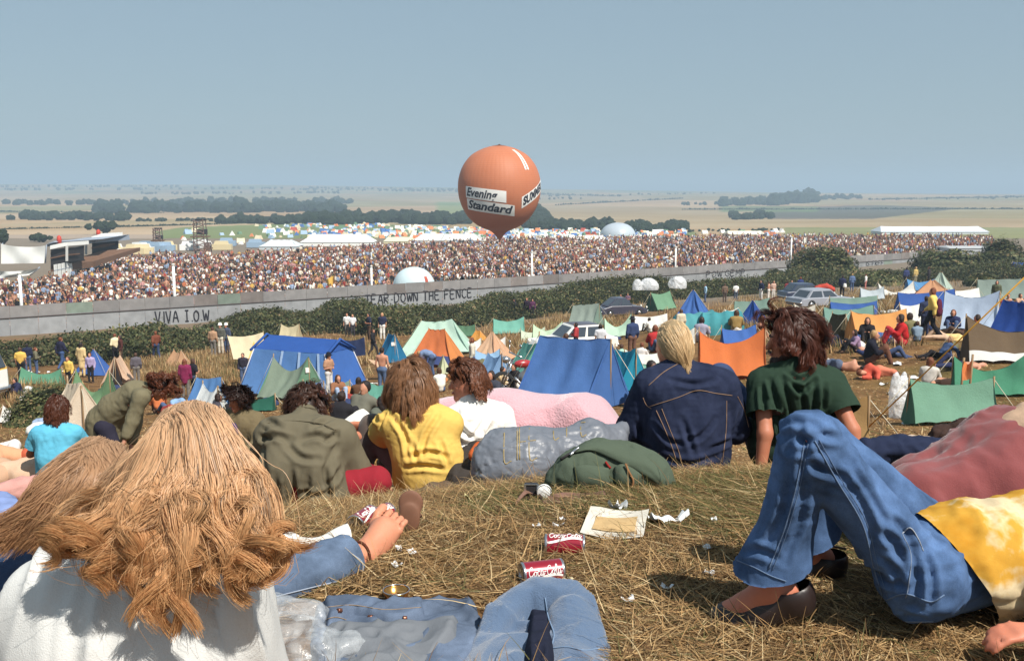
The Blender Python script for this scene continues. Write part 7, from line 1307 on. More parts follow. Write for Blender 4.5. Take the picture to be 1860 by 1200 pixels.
# -- denim jacket and pale hair
def denim_back():
    J0 = dict(pel=(0, 0, .13), wst=(0, -.0, .27), che=(-.01, .03, .43), nek=(-.04, .06, .575), hd=(-.07, .09, .70), shL=(-.18, .04, .485), shR=(.18, .04, .485), elL=(-.265, .1, .24), elR=(.265, .1, .25), wrL=(-.2, .34, .2), wrR=(.2, .34, .22), knR=(.2, .4, .42), knL=(-.2, .36, .3), hf=(-.35, 1, -.15), hu=(0, .12, 1))
    root, J, o = sitter(1252, 4.95, 0, 'person in dark denim jacket with tied back pale blond hair seen from behind', J0, {'body': skin(SKIN3), 'top': denim(lin(34, 42, 68), .35, 8), 'trousers': denim(lin(52, 68, 110))}, .0085, shoe=BRN, jacket=.022, long_top=.75, wr=.007, zs=.96, folds=[((1186, 770), (1215, 800), (1240, 806)), ((1300, 760), (1275, 790), (1250, 800)), ((1200, 830), (1250, 842), (1300, 830)), ((1160, 770), (1165, 800)), ((1345, 750), (1335, 790)), ((1220, 690), (1260, 697), (1300, 690)), ((1150, 800), (1180, 815)), ((1290, 815), (1330, 800)), ((1240, 760), (1262, 830))])
    st = cloth(lin(150, 118, 92)); r_ = lambda pts, w=.0018: drape((o['top'][0], o['top'][1]), pts, w, st, 'stitching', root)
    r_([(1180, 738), (1230, 722), (1266, 709), (1300, 714), (1330, 718)]); r_([(1192, 745), (1208, 780), (1222, 815), (1232, 848)]); r_([(1320, 728), (1319, 780), (1312, 840)]); r_([(1168, 722), (1174, 735), (1183, 742)]); r_([(1232, 660), (1205, 676), (1178, 700)], .002); r_([(1202, 742), (1217, 780), (1231, 814), (1241, 846)], .0016); r_([(1340, 720), (1352, 745), (1360, 775)], .002)
    v, f = nets([cone(np.add(J['nek'], (-.055, -.03, -.02)), np.add(J['nek'], (.0, -.062, -.015)), .03, .028), cone(np.add(J['nek'], (.0, -.062, -.015)), np.add(J['nek'], (.06, -.02, -.02)), .028, .03)], .008, .02); part('collar', wrinkle(v, f, .006, (20, 20, 20), 2), f, denim(lin(36, 46, 74), .3, 8), root, world=False)
    c = np.array(J['hd'], float); f_ = V3(-.35, 1, -.15); u = V3(0, .12, 1); r = np.random.default_rng(3); p, d, M = hair_roots(c, f_, u, 260, seed=4, low=-.5, face=.35); tie = c + V3(.055, -.105, -.085); G_ = []; ce = c + V3(0, -.005, .03)
    for a in p: m = (a + tie) / 2; dm = m - ce; m = ce + unit(dm) * .122; G_.append(catmull([a, (a * .7 + m * .3) + unit(a - ce) * .008, m, tie + r.normal(0, .006, 3), tie + V3(.012, -.012, -.05) + r.normal(0, .008, 3), tie + V3(.02, .0, -.13) + r.normal(0, .012, 3)], 22))
    S = clump(np.stack(G_), 32, .006, .005, .001, 2, 0, .0006, 4, 2.2, .6); add_hair(root, S, 32, (.76, .56, .32), (.66, .43, .2), .0009, 5, cap=(c, f_, u), var=.22)
    v, f = tube([tie + .016 * np.array([math.cos(t), .3 * math.sin(t), math.sin(t) * .9]) for t in np.linspace(0, 6.28, 13)], .006, 6); part('hair_tie', v, f, cloth(lin(60, 40, 40)), root, world=False)
denim_back()
# -- bearded man in green T shirt
def bearded():
    J0 = dict(pel=(0, .08, .12), wst=(0, .0, .26), che=(.01, -.03, .44), nek=(-.0, -.02, .60), hd=(-.03, .01, .735), shL=(-.175, -.02, .50), shR=(.175, -.05, .50), elL=(-.19, -.14, .245), elR=(.235, -.2, .27), wrL=(-.215, -.16, .02), wrR=(.26, -.26, .03), knL=(-.26, .45, .44), knR=(.14, .5, .36), anL=(-.2, .72, .06), hf=(-1, .12, -.1), hu=(.1, 0, 1), hd0=(-.2, -.8, -.1), hd1=(.2, -.8, -.1))
    root, J, o = sitter(1446, 5.05, 4, 'bearded man with bushy dark red hair and dark green T shirt looking left', J0, {'body': skin(lin(178, 112, 82)), 'top': cloth(lin(40, 60, 46), var=.15, sc=7), 'trousers': denim(lin(52, 66, 100))}, .0085, sleeve='short', shoe=BRN, jacket=.012, wr=.006, long_top=.3, zs=.91, fw=.012, fd=.02, folds=[((1398, 690), (1412, 740), (1418, 800)), ((1420, 685), (1436, 740), (1440, 800)), ((1442, 690), (1460, 735), (1452, 800)), ((1480, 690), (1478, 735), (1468, 800)), ((1500, 700), (1494, 740)), ((1385, 700), (1390, 760)), ((1430, 675), (1452, 690), (1476, 676)), ((1432, 690), (1454, 710), (1480, 690))])
    c = np.array(J['hd'], float); f_ = V3(-1, .12, -.1); u = V3(.1, 0, 1); H, q, M = head_prims(c, f_, u); face(root, q, M, H_DK)
    hairdo(root, c, f_, u, 260, .2, 22, lin(74, 42, 32), lin(116, 60, 42), 7, grav=.3, noise_=.3, wave=.008, freq=2, curl=.007, spread=.009, tips=.008, comb=.5, lift=1.12, r0=.0017, cols=[cone(J['shL'], J['shR'], .08)], low=-.5, face=-.12, back=1.1)
    v, f = nets([cone(q(-.05, .02, -.06), q(0, .07, -.1), .028, .03), cone(q(.05, .02, -.06), q(0, .07, -.1), .028, .03), cone(q(0, .06, -.1), q(0, .06, -.15), .034, .02), cone(q(-.022, .104, -.046), q(.022, .104, -.046), .007)], .007, .015); part('beard', wrinkle(v, f, .008, (40, 40, 30), 5), f, HCOL(lin(48, 28, 22)), root, world=False)
bearded()
# -- bowed man in olive jacket with red trousers
def bowed():
    J0 = dict(pel=(0, 0, .12), wst=(0, -.02, .25), che=(0, .06, .385), nek=(-.02, .17, .475), hd=(-.05, .27, .475), shL=(-.185, .08, .385), shR=(.185, .08, .385), elL=(-.285, .2, .22), elR=(.265, .12, .2), wrL=(-.36, .4, .14), wrR=(.31, .3, .08), knL=(-.3, .34, .2), knR=(.37, .08, .15), anL=(.1, .4, .08), anR=(.2, .52, .07), toL=(.24, .4, .05), toR=(.1, .6, .05), hpR=(.1, .03, .12), hf=(-.1, .55, -.85), hu=(-.05, .85, .5))
    root, J, o = sitter(541, 5.0, -4, 'man in olive drab jacket sitting with bowed head and red trousered knee', J0, {'body': skin(SKIN), 'trousers': cloth(lin(150, 32, 44), sc=6), 'shoe': cloth(BRN)}, .0095, shoe=BRN, sleeve='long', dz=-.03)
    tp = [cone(np.add(J['wst'], (s * .075, 0, 0)), np.add(J['che'], (s * .085, -.01, .0)), .125, .115, .06) for s in (-1, 1)] + [cone((s * .15, -.02, .03), np.add(J['wst'], (s * .08, 0, 0)), .125, .125, .06) for s in (-1, 1)] + [cone(J['shL'], J['shR'], .085, None, .05), cone(J['che'], J['nek'], .1, .066, .05), cone((.17, -.1, .02), (.26, .0, .02), .06, .05), cone((-.19, -.06, .02), (0, -.13, .02), .05, .05)] + [q for s in 'LR' for q in (cone(J['sh' + s], J['el' + s], .078, .068, .04), cone(J['el' + s], J['wr' + s], .066, .05, .03))]
    v, f = nets(tp, .010, .035); v[:, 2] = np.maximum(v[:, 2], -.03); v = wrinkle(v, f, .006, (8, 8, 5), 3); v = wrinkle(v, f, .005, (26, 26, 9), 6); n = vnorm(v, f)
    for s in (-1, 1): dd = np.abs(np.abs(v[:, 0]) - .17 - .02 * np.sin(v[:, 2] * 20)); v = v - n * (.018 * np.exp(-(dd / .018) ** 2) * ((v[:, 2] < .44) & (v[:, 1] < .1)) * .5)[:, None]
    v, f = crease((xform(v, R(-4)), f), [((500, 860), (505, 925)), ((528, 850), (540, 928)), ((560, 862), (556, 926)), ((590, 850), (600, 920)), ((476, 800), (500, 792), (530, 800)), ((600, 800), (575, 792), (550, 798)), ((470, 790), (492, 800)), ((610, 790), (590, 802)), ((480, 760), (510, 775)), ((600, 760), (570, 775)), ((515, 800), (545, 830), (580, 834)), ((460, 850), (480, 880)), ((620, 850), (600, 880)), ((540, 890), (575, 900), (610, 890))], root, .015, .016); v = xform(v, R(4)); vf = (xform(v, R(-4)), f); part('top', v, f, cloth(lin(104, 96, 76), var=.14, sc=6, fine=260), root, world=False); st = cloth(lin(84, 76, 58))
    L0 = root.location.copy(); drape(vf, [(470, 772), (520, 764), (580, 768), (612, 780)], .0022, st, 'yoke_seam', root); drape(vf, [(500, 742), (535, 738), (572, 742)], .0022, st, 'collar_seam', root)
    c = np.array(J['hd'], float); hairdo(root, c, V3(-.1, .55, -.85), V3(-.05, .85, .5), 120, .12, 16, DIM(lin(70, 44, 32), .9), DIM(lin(96, 58, 40), .9), 17, grav=.3, noise_=.25, wave=.006, curl=.006, lift=1.04, r0=.0018, low=-.6)
bowed()
# -- yellow shirt
def yellow():
    J0 = dict(pel=(.02, 0, .12), wst=(.0, .0, .26), che=(-.05, .05, .43), nek=(-.075, .07, .575), hd=(-.1, .1, .70), shL=(-.2, .06, .475), shR=(.125, .03, .48), elL=(-.3, .17, .33), elR=(.06, .26, .34), wrL=(-.45, .2, .36), wrR=(-.4, .32, .39), hpL=(-.07, .04, .12), hpR=(.1, .03, .12), knL=(-.33, .24, .40), knR=(-.18, .4, .44), anL=(-.40, .10, .07), anR=(-.24, .6, .07), toL=(-.54, .2, .05), toR=(-.36, .72, .04), hf=(-.5, .85, -.05), hu=(-.05, .1, 1), hd0=(-1, .15, .0), hd1=(-1, .05, -.1), pm0=(.1, .9, -.4), pm1=(.1, -.9, -.3))
    root, J, o = sitter(772, 5.35, 0, 'long haired sitter in yellow T shirt with forearms resting on brown trousered knees', J0, {'body': skin(lin(192, 122, 90)), 'top': cloth(lin(222, 180, 84), var=.08, sc=9), 'trousers': cloth(lin(92, 78, 70), var=.2, sc=8, sheen=.2), 'shoe': cloth(BRN)}, .0075, sleeve='short', shoe=BRN, jacket=.012, wr=.006, long_top=.75, curl=.7, zs=.86, dz=-.02, fw=.013, fd=.015, folds=[((712, 755), (735, 790), (742, 830)), ((800, 750), (775, 790), (765, 830)), ((735, 850), (770, 846), (810, 852)), ((740, 830), (780, 822), (815, 830)), ((700, 750), (690, 775)), ((720, 742), (745, 752), (780, 744)), ((745, 800), (760, 840)), ((800, 800), (815, 850)), ((676, 755), (690, 765))])
    drape(o['top'], [(715, 728), (740, 735), (765, 730), (778, 722)], .004, cloth(lin(206, 164, 72)), 'collar_seam', root)
    c = np.array(J['hd'], float); hairdo(root, c, V3(-.5, .85, -.05), V3(-.05, .1, 1), 230, .26, 34, lin(140, 98, 68), lin(178, 124, 80), 27, grav=.35, noise_=.16, wave=.007, freq=2.6, curl=.004, spread=.009, tips=.006, lift=1.04, r0=.0011, cols=[cone(J['shL'], J['shR'], .08), cone(J['wst'], J['che'], .12, .12)], low=-.5)
yellow()
# -- man in white shirt, spiky brown hair, profile to the left
def profile_man():
    J0 = dict(pel=(.03, .0, .12), wst=(.03, -.02, .27), che=(.0, -.02, .43), nek=(-.02, .0, .585), hd=(-.05, .01, .715), shL=(-.15, -.07, .46), shR=(.16, .05, .48), elL=(-.18, -.1, .24), elR=(.22, .02, .25), wrL=(-.02, -.12, .13), wrR=(.14, .2, .12), knL=(-.32, .2, .3), knR=(-.24, .36, .3), anL=(-.4, .4, .06), anR=(-.3, .6, .06), hpL=(-.06, .02, .12), hf=(-1, .05, -.12), hu=(-.05, 0, 1))
    root, J, o = sitter(862, 6.3, 0, 'man with ruffled brown hair and loose white shirt in profile looking left', J0, {'body': skin(lin(186, 120, 92)), 'top': cloth(lin(234, 230, 222), var=.06, sc=8), 'trousers': cloth(lin(120, 106, 88), sc=8), 'shoe': cloth(BRN)}, .0095, sleeve='long', shoe=BRN, jacket=.02, wr=.007, long_top=.5, sc=1.02, dz=-.04, fw=.016, fd=.02, folds=[((820, 760), (850, 790), (870, 800)), ((890, 745), (870, 780), (850, 800)), ((830, 745), (836, 780)), ((880, 730), (860, 750), (835, 752)), ((815, 790), (850, 805), (890, 800)), ((895, 770), (880, 800))])
    c = np.array(J['hd'], float); f_ = V3(-1, .05, -.12); u = V3(-.05, 0, 1); H, q, M = head_prims(c, f_, u); face(root, q, M, H_DK)
    hairdo(root, c, f_, u, 240, .12, 18, lin(104, 62, 42), lin(146, 88, 58), 37, grav=.3, noise_=.28, wave=.004, curl=.003, spread=.008, tips=.004, comb=.5, lift=1.05, r0=.0018, low=-.45, face=-.12, back=1.1)
profile_man()
# -- three people a little further down
def bending():
    L = P(205, 870, 11.2); L[2] = float(terr(L[0], L[1])); root = empty('person', L); tag(root, 'curly auburn haired man in long olive coat bending far forward', 'person')
    J = joints(L, pel=(190, 766, 11.3), wst=(208, 742, 11.25), che=(246, 716, 11.2), nek=(272, 708, 11.2), hd=(291, 706, 11.2), shL=(250, 714, 11.5), shR=(256, 722, 10.95), elL=(246, 768, 11.5), elR=(240, 764, 10.9), wrL=(240, 800, 11.4), wrR=(230, 790, 10.85), hpL=(186, 774, 11.45), hpR=(190, 776, 11.15), knL=(206, 818, 11.5), knR=(214, 822, 11.1), anL=(190, 862, 11.5), anR=(200, 866, 11.1), toL=(214, 866, 11.5), toR=(226, 870, 11.1)); J['hf'] = V3(.6, 0, -.8); J['hu'] = V3(.8, 0, .6)
    o = person(J, None, None, res=.016, shoe=BRN, hair=None, jacket=.03, sleeve='long', flare=1.0); tp = [cone(J['pel'], J['wst'], .18, .17, .06), cone(J['wst'], J['che'], .165, .16, .06), cone(J['shL'], J['shR'], .1), cone(J['che'], J['nek'], .12, .08), cone(J['pel'], J['pel'] + V3(-.02, 0, -.22), .2, .2, .06)] + [q for s in 'LR' for q in (cone(J['sh' + s], J['el' + s], .085, .075, .03), cone(J['el' + s], J['wr' + s], .075, .06, .03))]
    v, f = nets(tp, .016, .08, 3); v = wrinkle(v, f, .010, (7, 7, 7), 4); o['top'] = (wrinkle(v, f, .010, (22, 22, 12), 8), f); put(root, o, {'body': skin(SKIN), 'top': cloth(lin(116, 108, 82), var=.15, sc=5), 'trousers': cloth(lin(44, 42, 58)), 'shoe': cloth(BRN)})
    hairdo(root, J['hd'], J['hf'], J['hu'], 160, .14, 10, DIM(lin(96, 48, 28), .9), DIM(lin(134, 70, 40), .9), 47, grav=.1, noise_=.7, wave=.012, curl=.02, spread=.012, tips=.014, comb=.1, lift=1.25, r0=.0035, low=-.6, face=.6)
bending()
def turquoise():
    J0 = dict(che=(.0, .03, .47), nek=(-.0, .06, .63), hd=(.01, .1, .765), shL=(-.185, .04, .53), shR=(.185, .04, .53), elL=(-.3, .12, .29), elR=(.24, .24, .3), wrL=(-.12, .32, .3), wrR=(.05, .36, .32), knL=(-.2, .34, .42), knR=(.05, .42, .42), anL=(-.26, .36, .06), anR=(-.02, .6, .06), hf=(.25, 1, 0))
    root, J, o = sitter(88, 10.1, 8, 'girl in turquoise T shirt and pale jeans sitting with her back turned at the left', J0, {'body': skin(lin(150, 92, 66)), 'top': cloth(lin(84, 176, 208), var=.05, sc=9), 'trousers': denim(lin(130, 152, 184)), 'shoe': cloth(BRN)}, .014, sleeve='short', shoe=BRN, jacket=.01, long_top=.7, sc=1.0)
    hairdo(root, J['hd'], V3(.25, 1, 0), V3(0, 0, 1), 150, .2, 12, DIM(lin(84, 44, 30), .9), DIM(lin(120, 66, 42), .9), 57, grav=.4, noise_=.12, wave=.006, lift=1.06, r0=.003, cols=[cone(J['shL'], J['shR'], .08)], low=-.5)
turquoise()
def poppy():
    J0 = dict(che=(.0, .03, .55), wst=(0, 0, .32), nek=(-.02, .06, .71), hd=(-.03, .1, .85), shL=(-.19, .04, .62), shR=(.19, .04, .62), elL=(-.27, .15, .38), elR=(.27, .1, .38), wrL=(-.14, .36, .24), wrR=(.14, .36, .24), hf=(.6, .8, -.25), knL=(-.28, .36, .3), knR=(.28, .36, .3))
    root, J, o = sitter(430, 10.6, 172, 'curly haired person facing the camera in olive jacket with a red poppy', J0, {'body': skin(SKIN2), 'top': cloth(lin(112, 98, 70), sc=6), 'trousers': cloth(lin(44, 42, 60)), 'shoe': cloth(BRN)}, .014, sleeve='long', shoe=BRN, jacket=.03, long_top=.6)
    v, f = nets([cone((0, .13, .3), (0, .15, .55), .06, .065), cone((0, .15, .55), (0, .12, .66), .06, .04)], .014, .03); part('shirt_front', v, f, cloth(lin(48, 36, 110)), root, world=False); v, f = nets([ell((-.12, .165, .62), (.025, .012, .022))], .006, .01); part('poppy', wrinkle(v, f, .006, (60, 60, 60), 2), f, cloth(lin(206, 40, 30)), root, world=False)
    H, q, M = head_prims(J['hd'], V3(.6, .8, -.25), V3(0, 0, 1)); face(root, q, M, H_DK); hairdo(root, J['hd'], V3(.6, .8, -.25), V3(0, 0, 1), 150, .16, 10, DIM(lin(44, 28, 24), .9), DIM(lin(70, 42, 32), .9), 67, grav=.2, noise_=.6, wave=.012, curl=.016, spread=.01, tips=.014, comb=.2, lift=1.15, r0=.003, low=-.5, face=.45)
poppy()
# ---------------------------------------------------------------- things lying on the grass
def onground(px, py, lift=0.0):
    g = G(px, py); g[2] += lift; return g
def blob(name, label, cat, prims, mat, res=.009, k=.03, wr=(), floor=True, L=None):
    L = prims[0][1] * V3(1, 1, 0) + V3(0, 0, float(terr(prims[0][1][0], prims[0][1][1]))) if L is None else L; root = empty(name, L); tag(root, label, cat); pr = [(p[0], p[1] - L, p[2] - L, p[3], p[4], p[5]) if p[0] == 'c' else (p[0], p[1] - L, p[2], p[3], p[4]) for p in prims]; v, f = nets(pr, res, k)
    for i, (a, s) in enumerate(wr): v = wrinkle(v, f, a, s, 3 + i * 4)
    if floor: v[:, 2] = np.maximum(v[:, 2], terr(v[:, 0] + L[0], v[:, 1] + L[1]) - L[2] - .02)
    return root, part('cover', v, f, mat, root, world=False), (v, f)
FUR = cloth(lin(212, 156, 164), var=.22, sc=3.2, fine=70, st=.8, dist=.012, rough=1, sheen=.9)
def pink():
    c = lambda px, py, D, r, r2=None, px2=None, py2=None: cone(P(px, py, D), P(px2 or px, py2 or py, D + (0 if px2 is None else 0)), r, r2)
    root, o, vf = blob('fur_bundle', 'long bundle wrapped in pink fur fabric lying behind the grey plastic sack', 'bundle', [cone(P(905, 770, 6.96), P(1070, 776, 6.96), .235, .22), cone(P(800, 780, 7.08), P(920, 770, 6.96), .22, .25), cone(P(1060, 770, 6.84), P(1090, 790, 6.73), .22, .17), cone(P(860, 850, 6.96), P(1080, 850, 6.84), .23, .21)], FUR, .013, .1, [(.016, (3, 3, 3)), (.005, (9, 9, 9))])
pink()
def sack():
    m, t, b = nodes('grey_polythene'); b.inputs['Roughness'].default_value = .42; b.inputs['Specular IOR Level'].default_value = .4; n = noise(t, 6, 5, .65); t.links.new(mix(t, n.outputs[0], lin(84, 90, 102), lin(126, 130, 138)), b.inputs['Base Color']); bump(t, b, noise(t, 12, 4, .6).outputs[0], .45, .015)
    root, o, vf = blob('plastic_sack', 'bulging grey polythene sack with faded yellow printed letters', 'sack', [cone(P(920, 828, 4.65), P(1075, 822, 4.75), .135, .12), cone(P(905, 850, 4.6), P(960, 840, 4.6), .13, .14), cone(P(1075, 800, 4.8), P(1110, 800, 4.85), .11, .07), cone(P(1110, 800, 4.85), P(1130, 778, 4.9), .05, .03), cone(P(900, 880, 4.6), P(1060, 870, 4.7), .09, .09)], m, .0095, .06, [(.014, (6, 6, 9)), (.010, (16, 24, 30)), (.005, (40, 40, 60))])
    yl = plain(lin(150, 130, 84), .6, var=.4, sc=40)
    for px0, py0, h, dx, wd in ((916, 838, 62, 14, 'LIFE'), (1006, 796, 44, 15, 'LIFE')):
        x = px0
        for ch in wd:
            S, w = stroke_text(ch if ch != 'I' else 'i', h)
            for s in S:
                q = [(x + a * .42, py0 - b - (x + a * .4 - px0) * .12) for a, b in s]; q = [tuple(np.array(q[0]) * (1 - t_) + np.array(q[1]) * t_) for t_ in (0, .5, 1)] if len(q) == 2 else q
                drape(vf, q, .0034, yl, 'printed_letter', root, 14, .0)
            x += dx * (.7 if ch == 'I' else 1.3)
sack()
def drape_patch(vf, top, low, root, name, mat, lift=.006, bulge=.0, n=34, m=12, th=.006):
    V, F = vf; tr = BVHTree.FromPolygons([tuple(v) for v in V], [tuple(int(i) for i in f) for f in F]); L = np.array(root.location); A, B = catmull(np.array(top, float), n), catmull(np.array(low, float), n); Q = np.zeros((m, n, 3)); ld = None
    T = np.zeros((m, n))
    for i in range(m):
        for j in range(n):
            w = i / (m - 1); d = unit(ray(*(A[j] * (1 - w) + B[j] * w))); h = tr.ray_cast(Vector(CAM0 - L), Vector(d)); T[i, j] = h[3] if h[0] is not None else np.nan; Q[i, j] = d
    T = np.where(np.isnan(T), np.nanmedian(T), T); 
    for _ in range(3): T[1:-1, 1:-1] = (T[1:-1, 1:-1] * 2 + T[:-2, 1:-1] + T[2:, 1:-1] + T[1:-1, :-2] + T[1:-1, 2:]) / 6
    u, w = np.meshgrid(np.linspace(0, 1, n), np.linspace(0, 1, m)); T = T - lift - bulge * (np.sin(math.pi * u) * np.sin(math.pi * np.clip(w * .92 + .08, 0, 1))) ** .5 + .002 * vnoise(np.stack([u * 9, w * 5, u * 0], -1), 3)
    P3 = CAM0 - L + Q * T[..., None]; bk = CAM0 - L + Q * (T + th + bulge)[..., None]; v, f = gridm(P3); vb, fb = gridm(bk); rim = list(range(n)) + [i * n + n - 1 for i in range(1, m)] + [(m - 1) * n + k for k in range(n - 2, -1, -1)] + [i * n for i in range(m - 2, 0, -1)]; N_ = n * m
    F2 = [q[::-1] for q in f] + [[a + N_ for a in q] for q in fb] + [[rim[i], rim[(i + 1) % len(rim)], rim[(i + 1) % len(rim)] + N_, rim[i] + N_] for i in range(len(rim))]; part(name, np.concatenate([v, vb]), F2, mat, root, world=False)
def rucksack():
    cv = cloth(lin(78, 90, 74), var=.16, sc=7, fine=260); D = 3.9
    root, o, vf = blob('rucksack', 'green canvas rucksack lying on its side in front of the grey sack', 'rucksack', [cone(P(1040, 865, D), P(1185, 866, D), .078, .082), cone(P(1062, 842, D + .02), P(1160, 848, D + .03), .078, .08), cone(P(1088, 822, D + .05), P(1140, 828, D + .06), .055, .055), cone(P(1180, 872, D), P(1212, 886, D), .055, .035), cone(P(1012, 868, D), P(1035, 856, D), .04, .06), cone(P(1010, 880, D), P(1205, 888, D), .035, .03)], cv, .0075, .04, [(.010, (8, 8, 8)), (.008, (22, 22, 12))])
    drape_patch(vf, [(1046, 812), (1075, 802), (1120, 804), (1165, 822), (1200, 856), (1214, 884)], [(1044, 822), (1074, 818), (1112, 834), (1150, 852), (1184, 874), (1204, 896)], root, 'flap', cv, .012, .012)
    drape_patch(vf, [(1042, 848), (1060, 844), (1085, 846), (1108, 850)], [(1050, 892), (1070, 895), (1090, 894), (1108, 892)], root, 'pocket', cv, .008, .02, 16, 10); drape_patch(vf, [(1116, 848), (1130, 842), (1150, 850), (1166, 862)], [(1116, 876), (1130, 888), (1148, 888), (1162, 880)], root, 'pocket', cv, .008, .02, 16, 10)
    drape(vf, [(1136, 842), (1142, 856), (1150, 872), (1148, 888)], .0045, cloth(lin(140, 96, 60)), 'strap', root, 20, .034); drape(vf, [(1100, 838), (1104, 844), (1109, 850)], .005, cloth(lin(150, 40, 34)), 'tab', root, 8, .012); drape(vf, [(1036, 826), (1044, 818), (1052, 812)], .006, CHROME, 'buckle', root, 8, .02); drape(vf, [(1018, 834), (1034, 824), (1048, 816)], .006, DARK, 'drawcord', root, 12, .01)
rucksack()
def can(px, py, yaw, label, word, roll=0.0, r=.033, ln=.122):
    g = onground(px, py); root = empty('drinks_can', g); tag(root, label, 'can', 'red drink cans on the grass'); yaw = R(yaw); X = lambda p: xform(np.asarray(p, float), yaw) + [0, 0, r - .004]
    red = plain(lin(158, 18, 40), .28, .25, .06, 6, .6, .4); wh = plain(lin(236, 232, 228), .35); h = ln / 2
    cyl = lambda u, a, off=0.0: np.stack([u, -(r + off) * np.cos(a), (r + off) * np.sin(a)], -1)
    U, Aa = np.meshgrid(np.linspace(-h + .006, h - .006, 12), np.linspace(0, 2 * math.pi, 41)); v, f = gridm(cyl(U, Aa)); part('body', X(v), f, red, root, world=False)
    for s in (-1, 1):
        pr = [(.001, h - .006), (r * .82, h - .006), (r * .88, h - .001), (r * .97, h + .001), (r * 1.02, h - .002), (r * 1.0, h - .007)]; v, f = lathe(pr, 32); v = v[:, [2, 0, 1]] * [s, 1, 1]; part('end', X(v), f, CHROME, root, world=False)
    uu = np.linspace(-h + .008, h - .008, 40); a0 = roll - .42 + .25 * np.sin(uu / h * 2.4 + .6); wd = .14 * (1 - .4 * np.abs(uu / h)); v, f = gridm(np.stack([cyl(uu, a0 - wd, .0006), cyl(uu, a0, .0008), cyl(uu, a0 + wd, .0006)], 0)); part('white_ribbon', X(v), f, wh, root, world=False)
    C = [(.62, .8), (.5, 1.0), (.22, .82), (.08, .4), (.2, .02), (.5, .12), (.7, .4)]; o = [(.2, .5), (.05, .3), (.12, .02), (.3, .08), (.34, .36), (.2, .5), (.32, .42), (.5, .4)]; c = [(.36, .42), (.2, .52), (.05, .28), (.14, .0), (.34, .08), (.5, .3)]; a_ = [(.32, .48), (.1, .48), (.04, .15), (.16, .0), (.32, .25), (.34, .5), (.32, .1), (.42, .02), (.55, .3)]; l = [(.05, .3), (.3, .9), (.2, 1.05), (.1, .7), (.12, .05), (.25, .0), (.4, .3)]; dash = [(.0, .38), (.28, .42)]
    seq = {'C': (C, .66), 'o': (o, .44), 'c': (c, .42), 'a': (a_, .48), 'l': (l, .32), '-': (dash, .32)}; x = 0; parts = []; H_ = .026; tot = sum(seq[q][1] for q in word)
    for q in word:
        s, w = seq[q]; p = catmull(np.array(s), 8 * len(s)); u = ((p[:, 0] + x) / tot - .5) * ln * .80; a = roll + .10 + (p[:, 1] - .3 + (x / tot - .5) * .1) * H_ / r; parts.append(tube(X(cyl(u, a, .0006)), .0015, 4)); x += w
    v, f = join(*parts); part('script', v, f, wh, root, world=False)
can(984, 1056, 16, 'red drink can with white script lying nearest the blue woollen coat', 'Coca-Cola', .25); can(1026, 1006, -4, 'red drink can with its script turned upward lying beyond the other can', 'Coca-Cola', 1.2)
def silver_end_can(px, py, yaw, label, D=None):
    can(px, py, yaw, label, 'Coca-Cola', 1.0)
silver_end_can(660, 958, 70, 'red drink can with open white end lying beside the bare foot'); silver_end_can(688, 952, 60, 'half hidden red drink can right against the bare toes')
def paper(px, py, w, l, yaw, rgb, label, name='paper', curl=.02, cat='paper', patch=None, group=None, seed=1, tilt=0):
    g = onground(px, py, .006); root = empty(name, g); tag(root, label, cat, group); U, Vv = np.meshgrid(np.linspace(-.5, .5, 14), np.linspace(-.5, .5, 10)); q = np.stack([U * w, Vv * l, U * 0], -1); q[..., 2] = .012 + curl * (np.abs(U * 2) ** 2 * .6 + .6 * vnoise(np.stack([U * 3 + seed, Vv * 3, U * 0], -1), seed)) + tilt * (Vv + .5)
    def place(q): v = xform(q.reshape(-1, 3), R(yaw)); v[:, 2] += terr(v[:, 0] + g[0], v[:, 1] + g[1]) - g[2]; return v.reshape(q.shape)
    v, f = gridm(place(q)); part('sheet', v, f, plain(rgb, .8, var=.06, sc=20), root, world=False)
    for (c0, c1, r0, r1, col) in patch or (): q2 = q[r0:r1, c0:c1].copy(); q2[..., 2] += .004; v, f = gridm(place(q2)); part('printed_panel', v, f, plain(col, .8, var=.2, sc=40), root, world=False)
    return root
paper(1118, 960, .2, .26, -12, lin(208, 200, 184), 'folded newspaper with a tan picture panel lying on the grass', 'newspaper', .02, 'newspaper', [(2, 12, 2, 7, lin(196, 160, 106)), (3, 7, 6, 8, lin(222, 212, 188)), (3, 11, 8, 9, lin(150, 140, 120))], tilt=.01)
paper(575, 992, .2, .13, 20, lin(228, 224, 214), 'torn white paper with a curled edge near the stretched jeans leg', curl=.05, seed=4); paper(858, 913, .06, .05, 0, lin(224, 214, 150), 'scrap of yellow peel on the grass below the yellow shirt', curl=.03, seed=6); paper(1214, 952, .13, .05, 20, lin(220, 222, 222), 'crumpled strip of clear wrapper right of the newspaper', curl=.04, seed=7); paper(1122, 928, .05, .05, 40, lin(226, 228, 228), 'white plastic spoon stub above the newspaper', curl=.04, seed=8); paper(1000, 908, .1, .03, 5, lin(210, 216, 224), 'white cigarette packet strip by the brown strap', curl=.01, seed=9); paper(600, 1000, .05, .04, 60, lin(214, 216, 214), 'glassy wrapper scrap on the grass below the torn paper', curl=.03, seed=3); paper(1010, 1062, .1, .02, 14, lin(226, 206, 160), 'pale ice lolly stick poking from under the blue coat', curl=.0, seed=2)
paper(1590, 1000, .04, .03, 0, lin(232, 232, 230), 'tiny white scrap in the shade left of the raised jeans', seed=5) if 0 else None
r_ = np.random.default_rng(41)
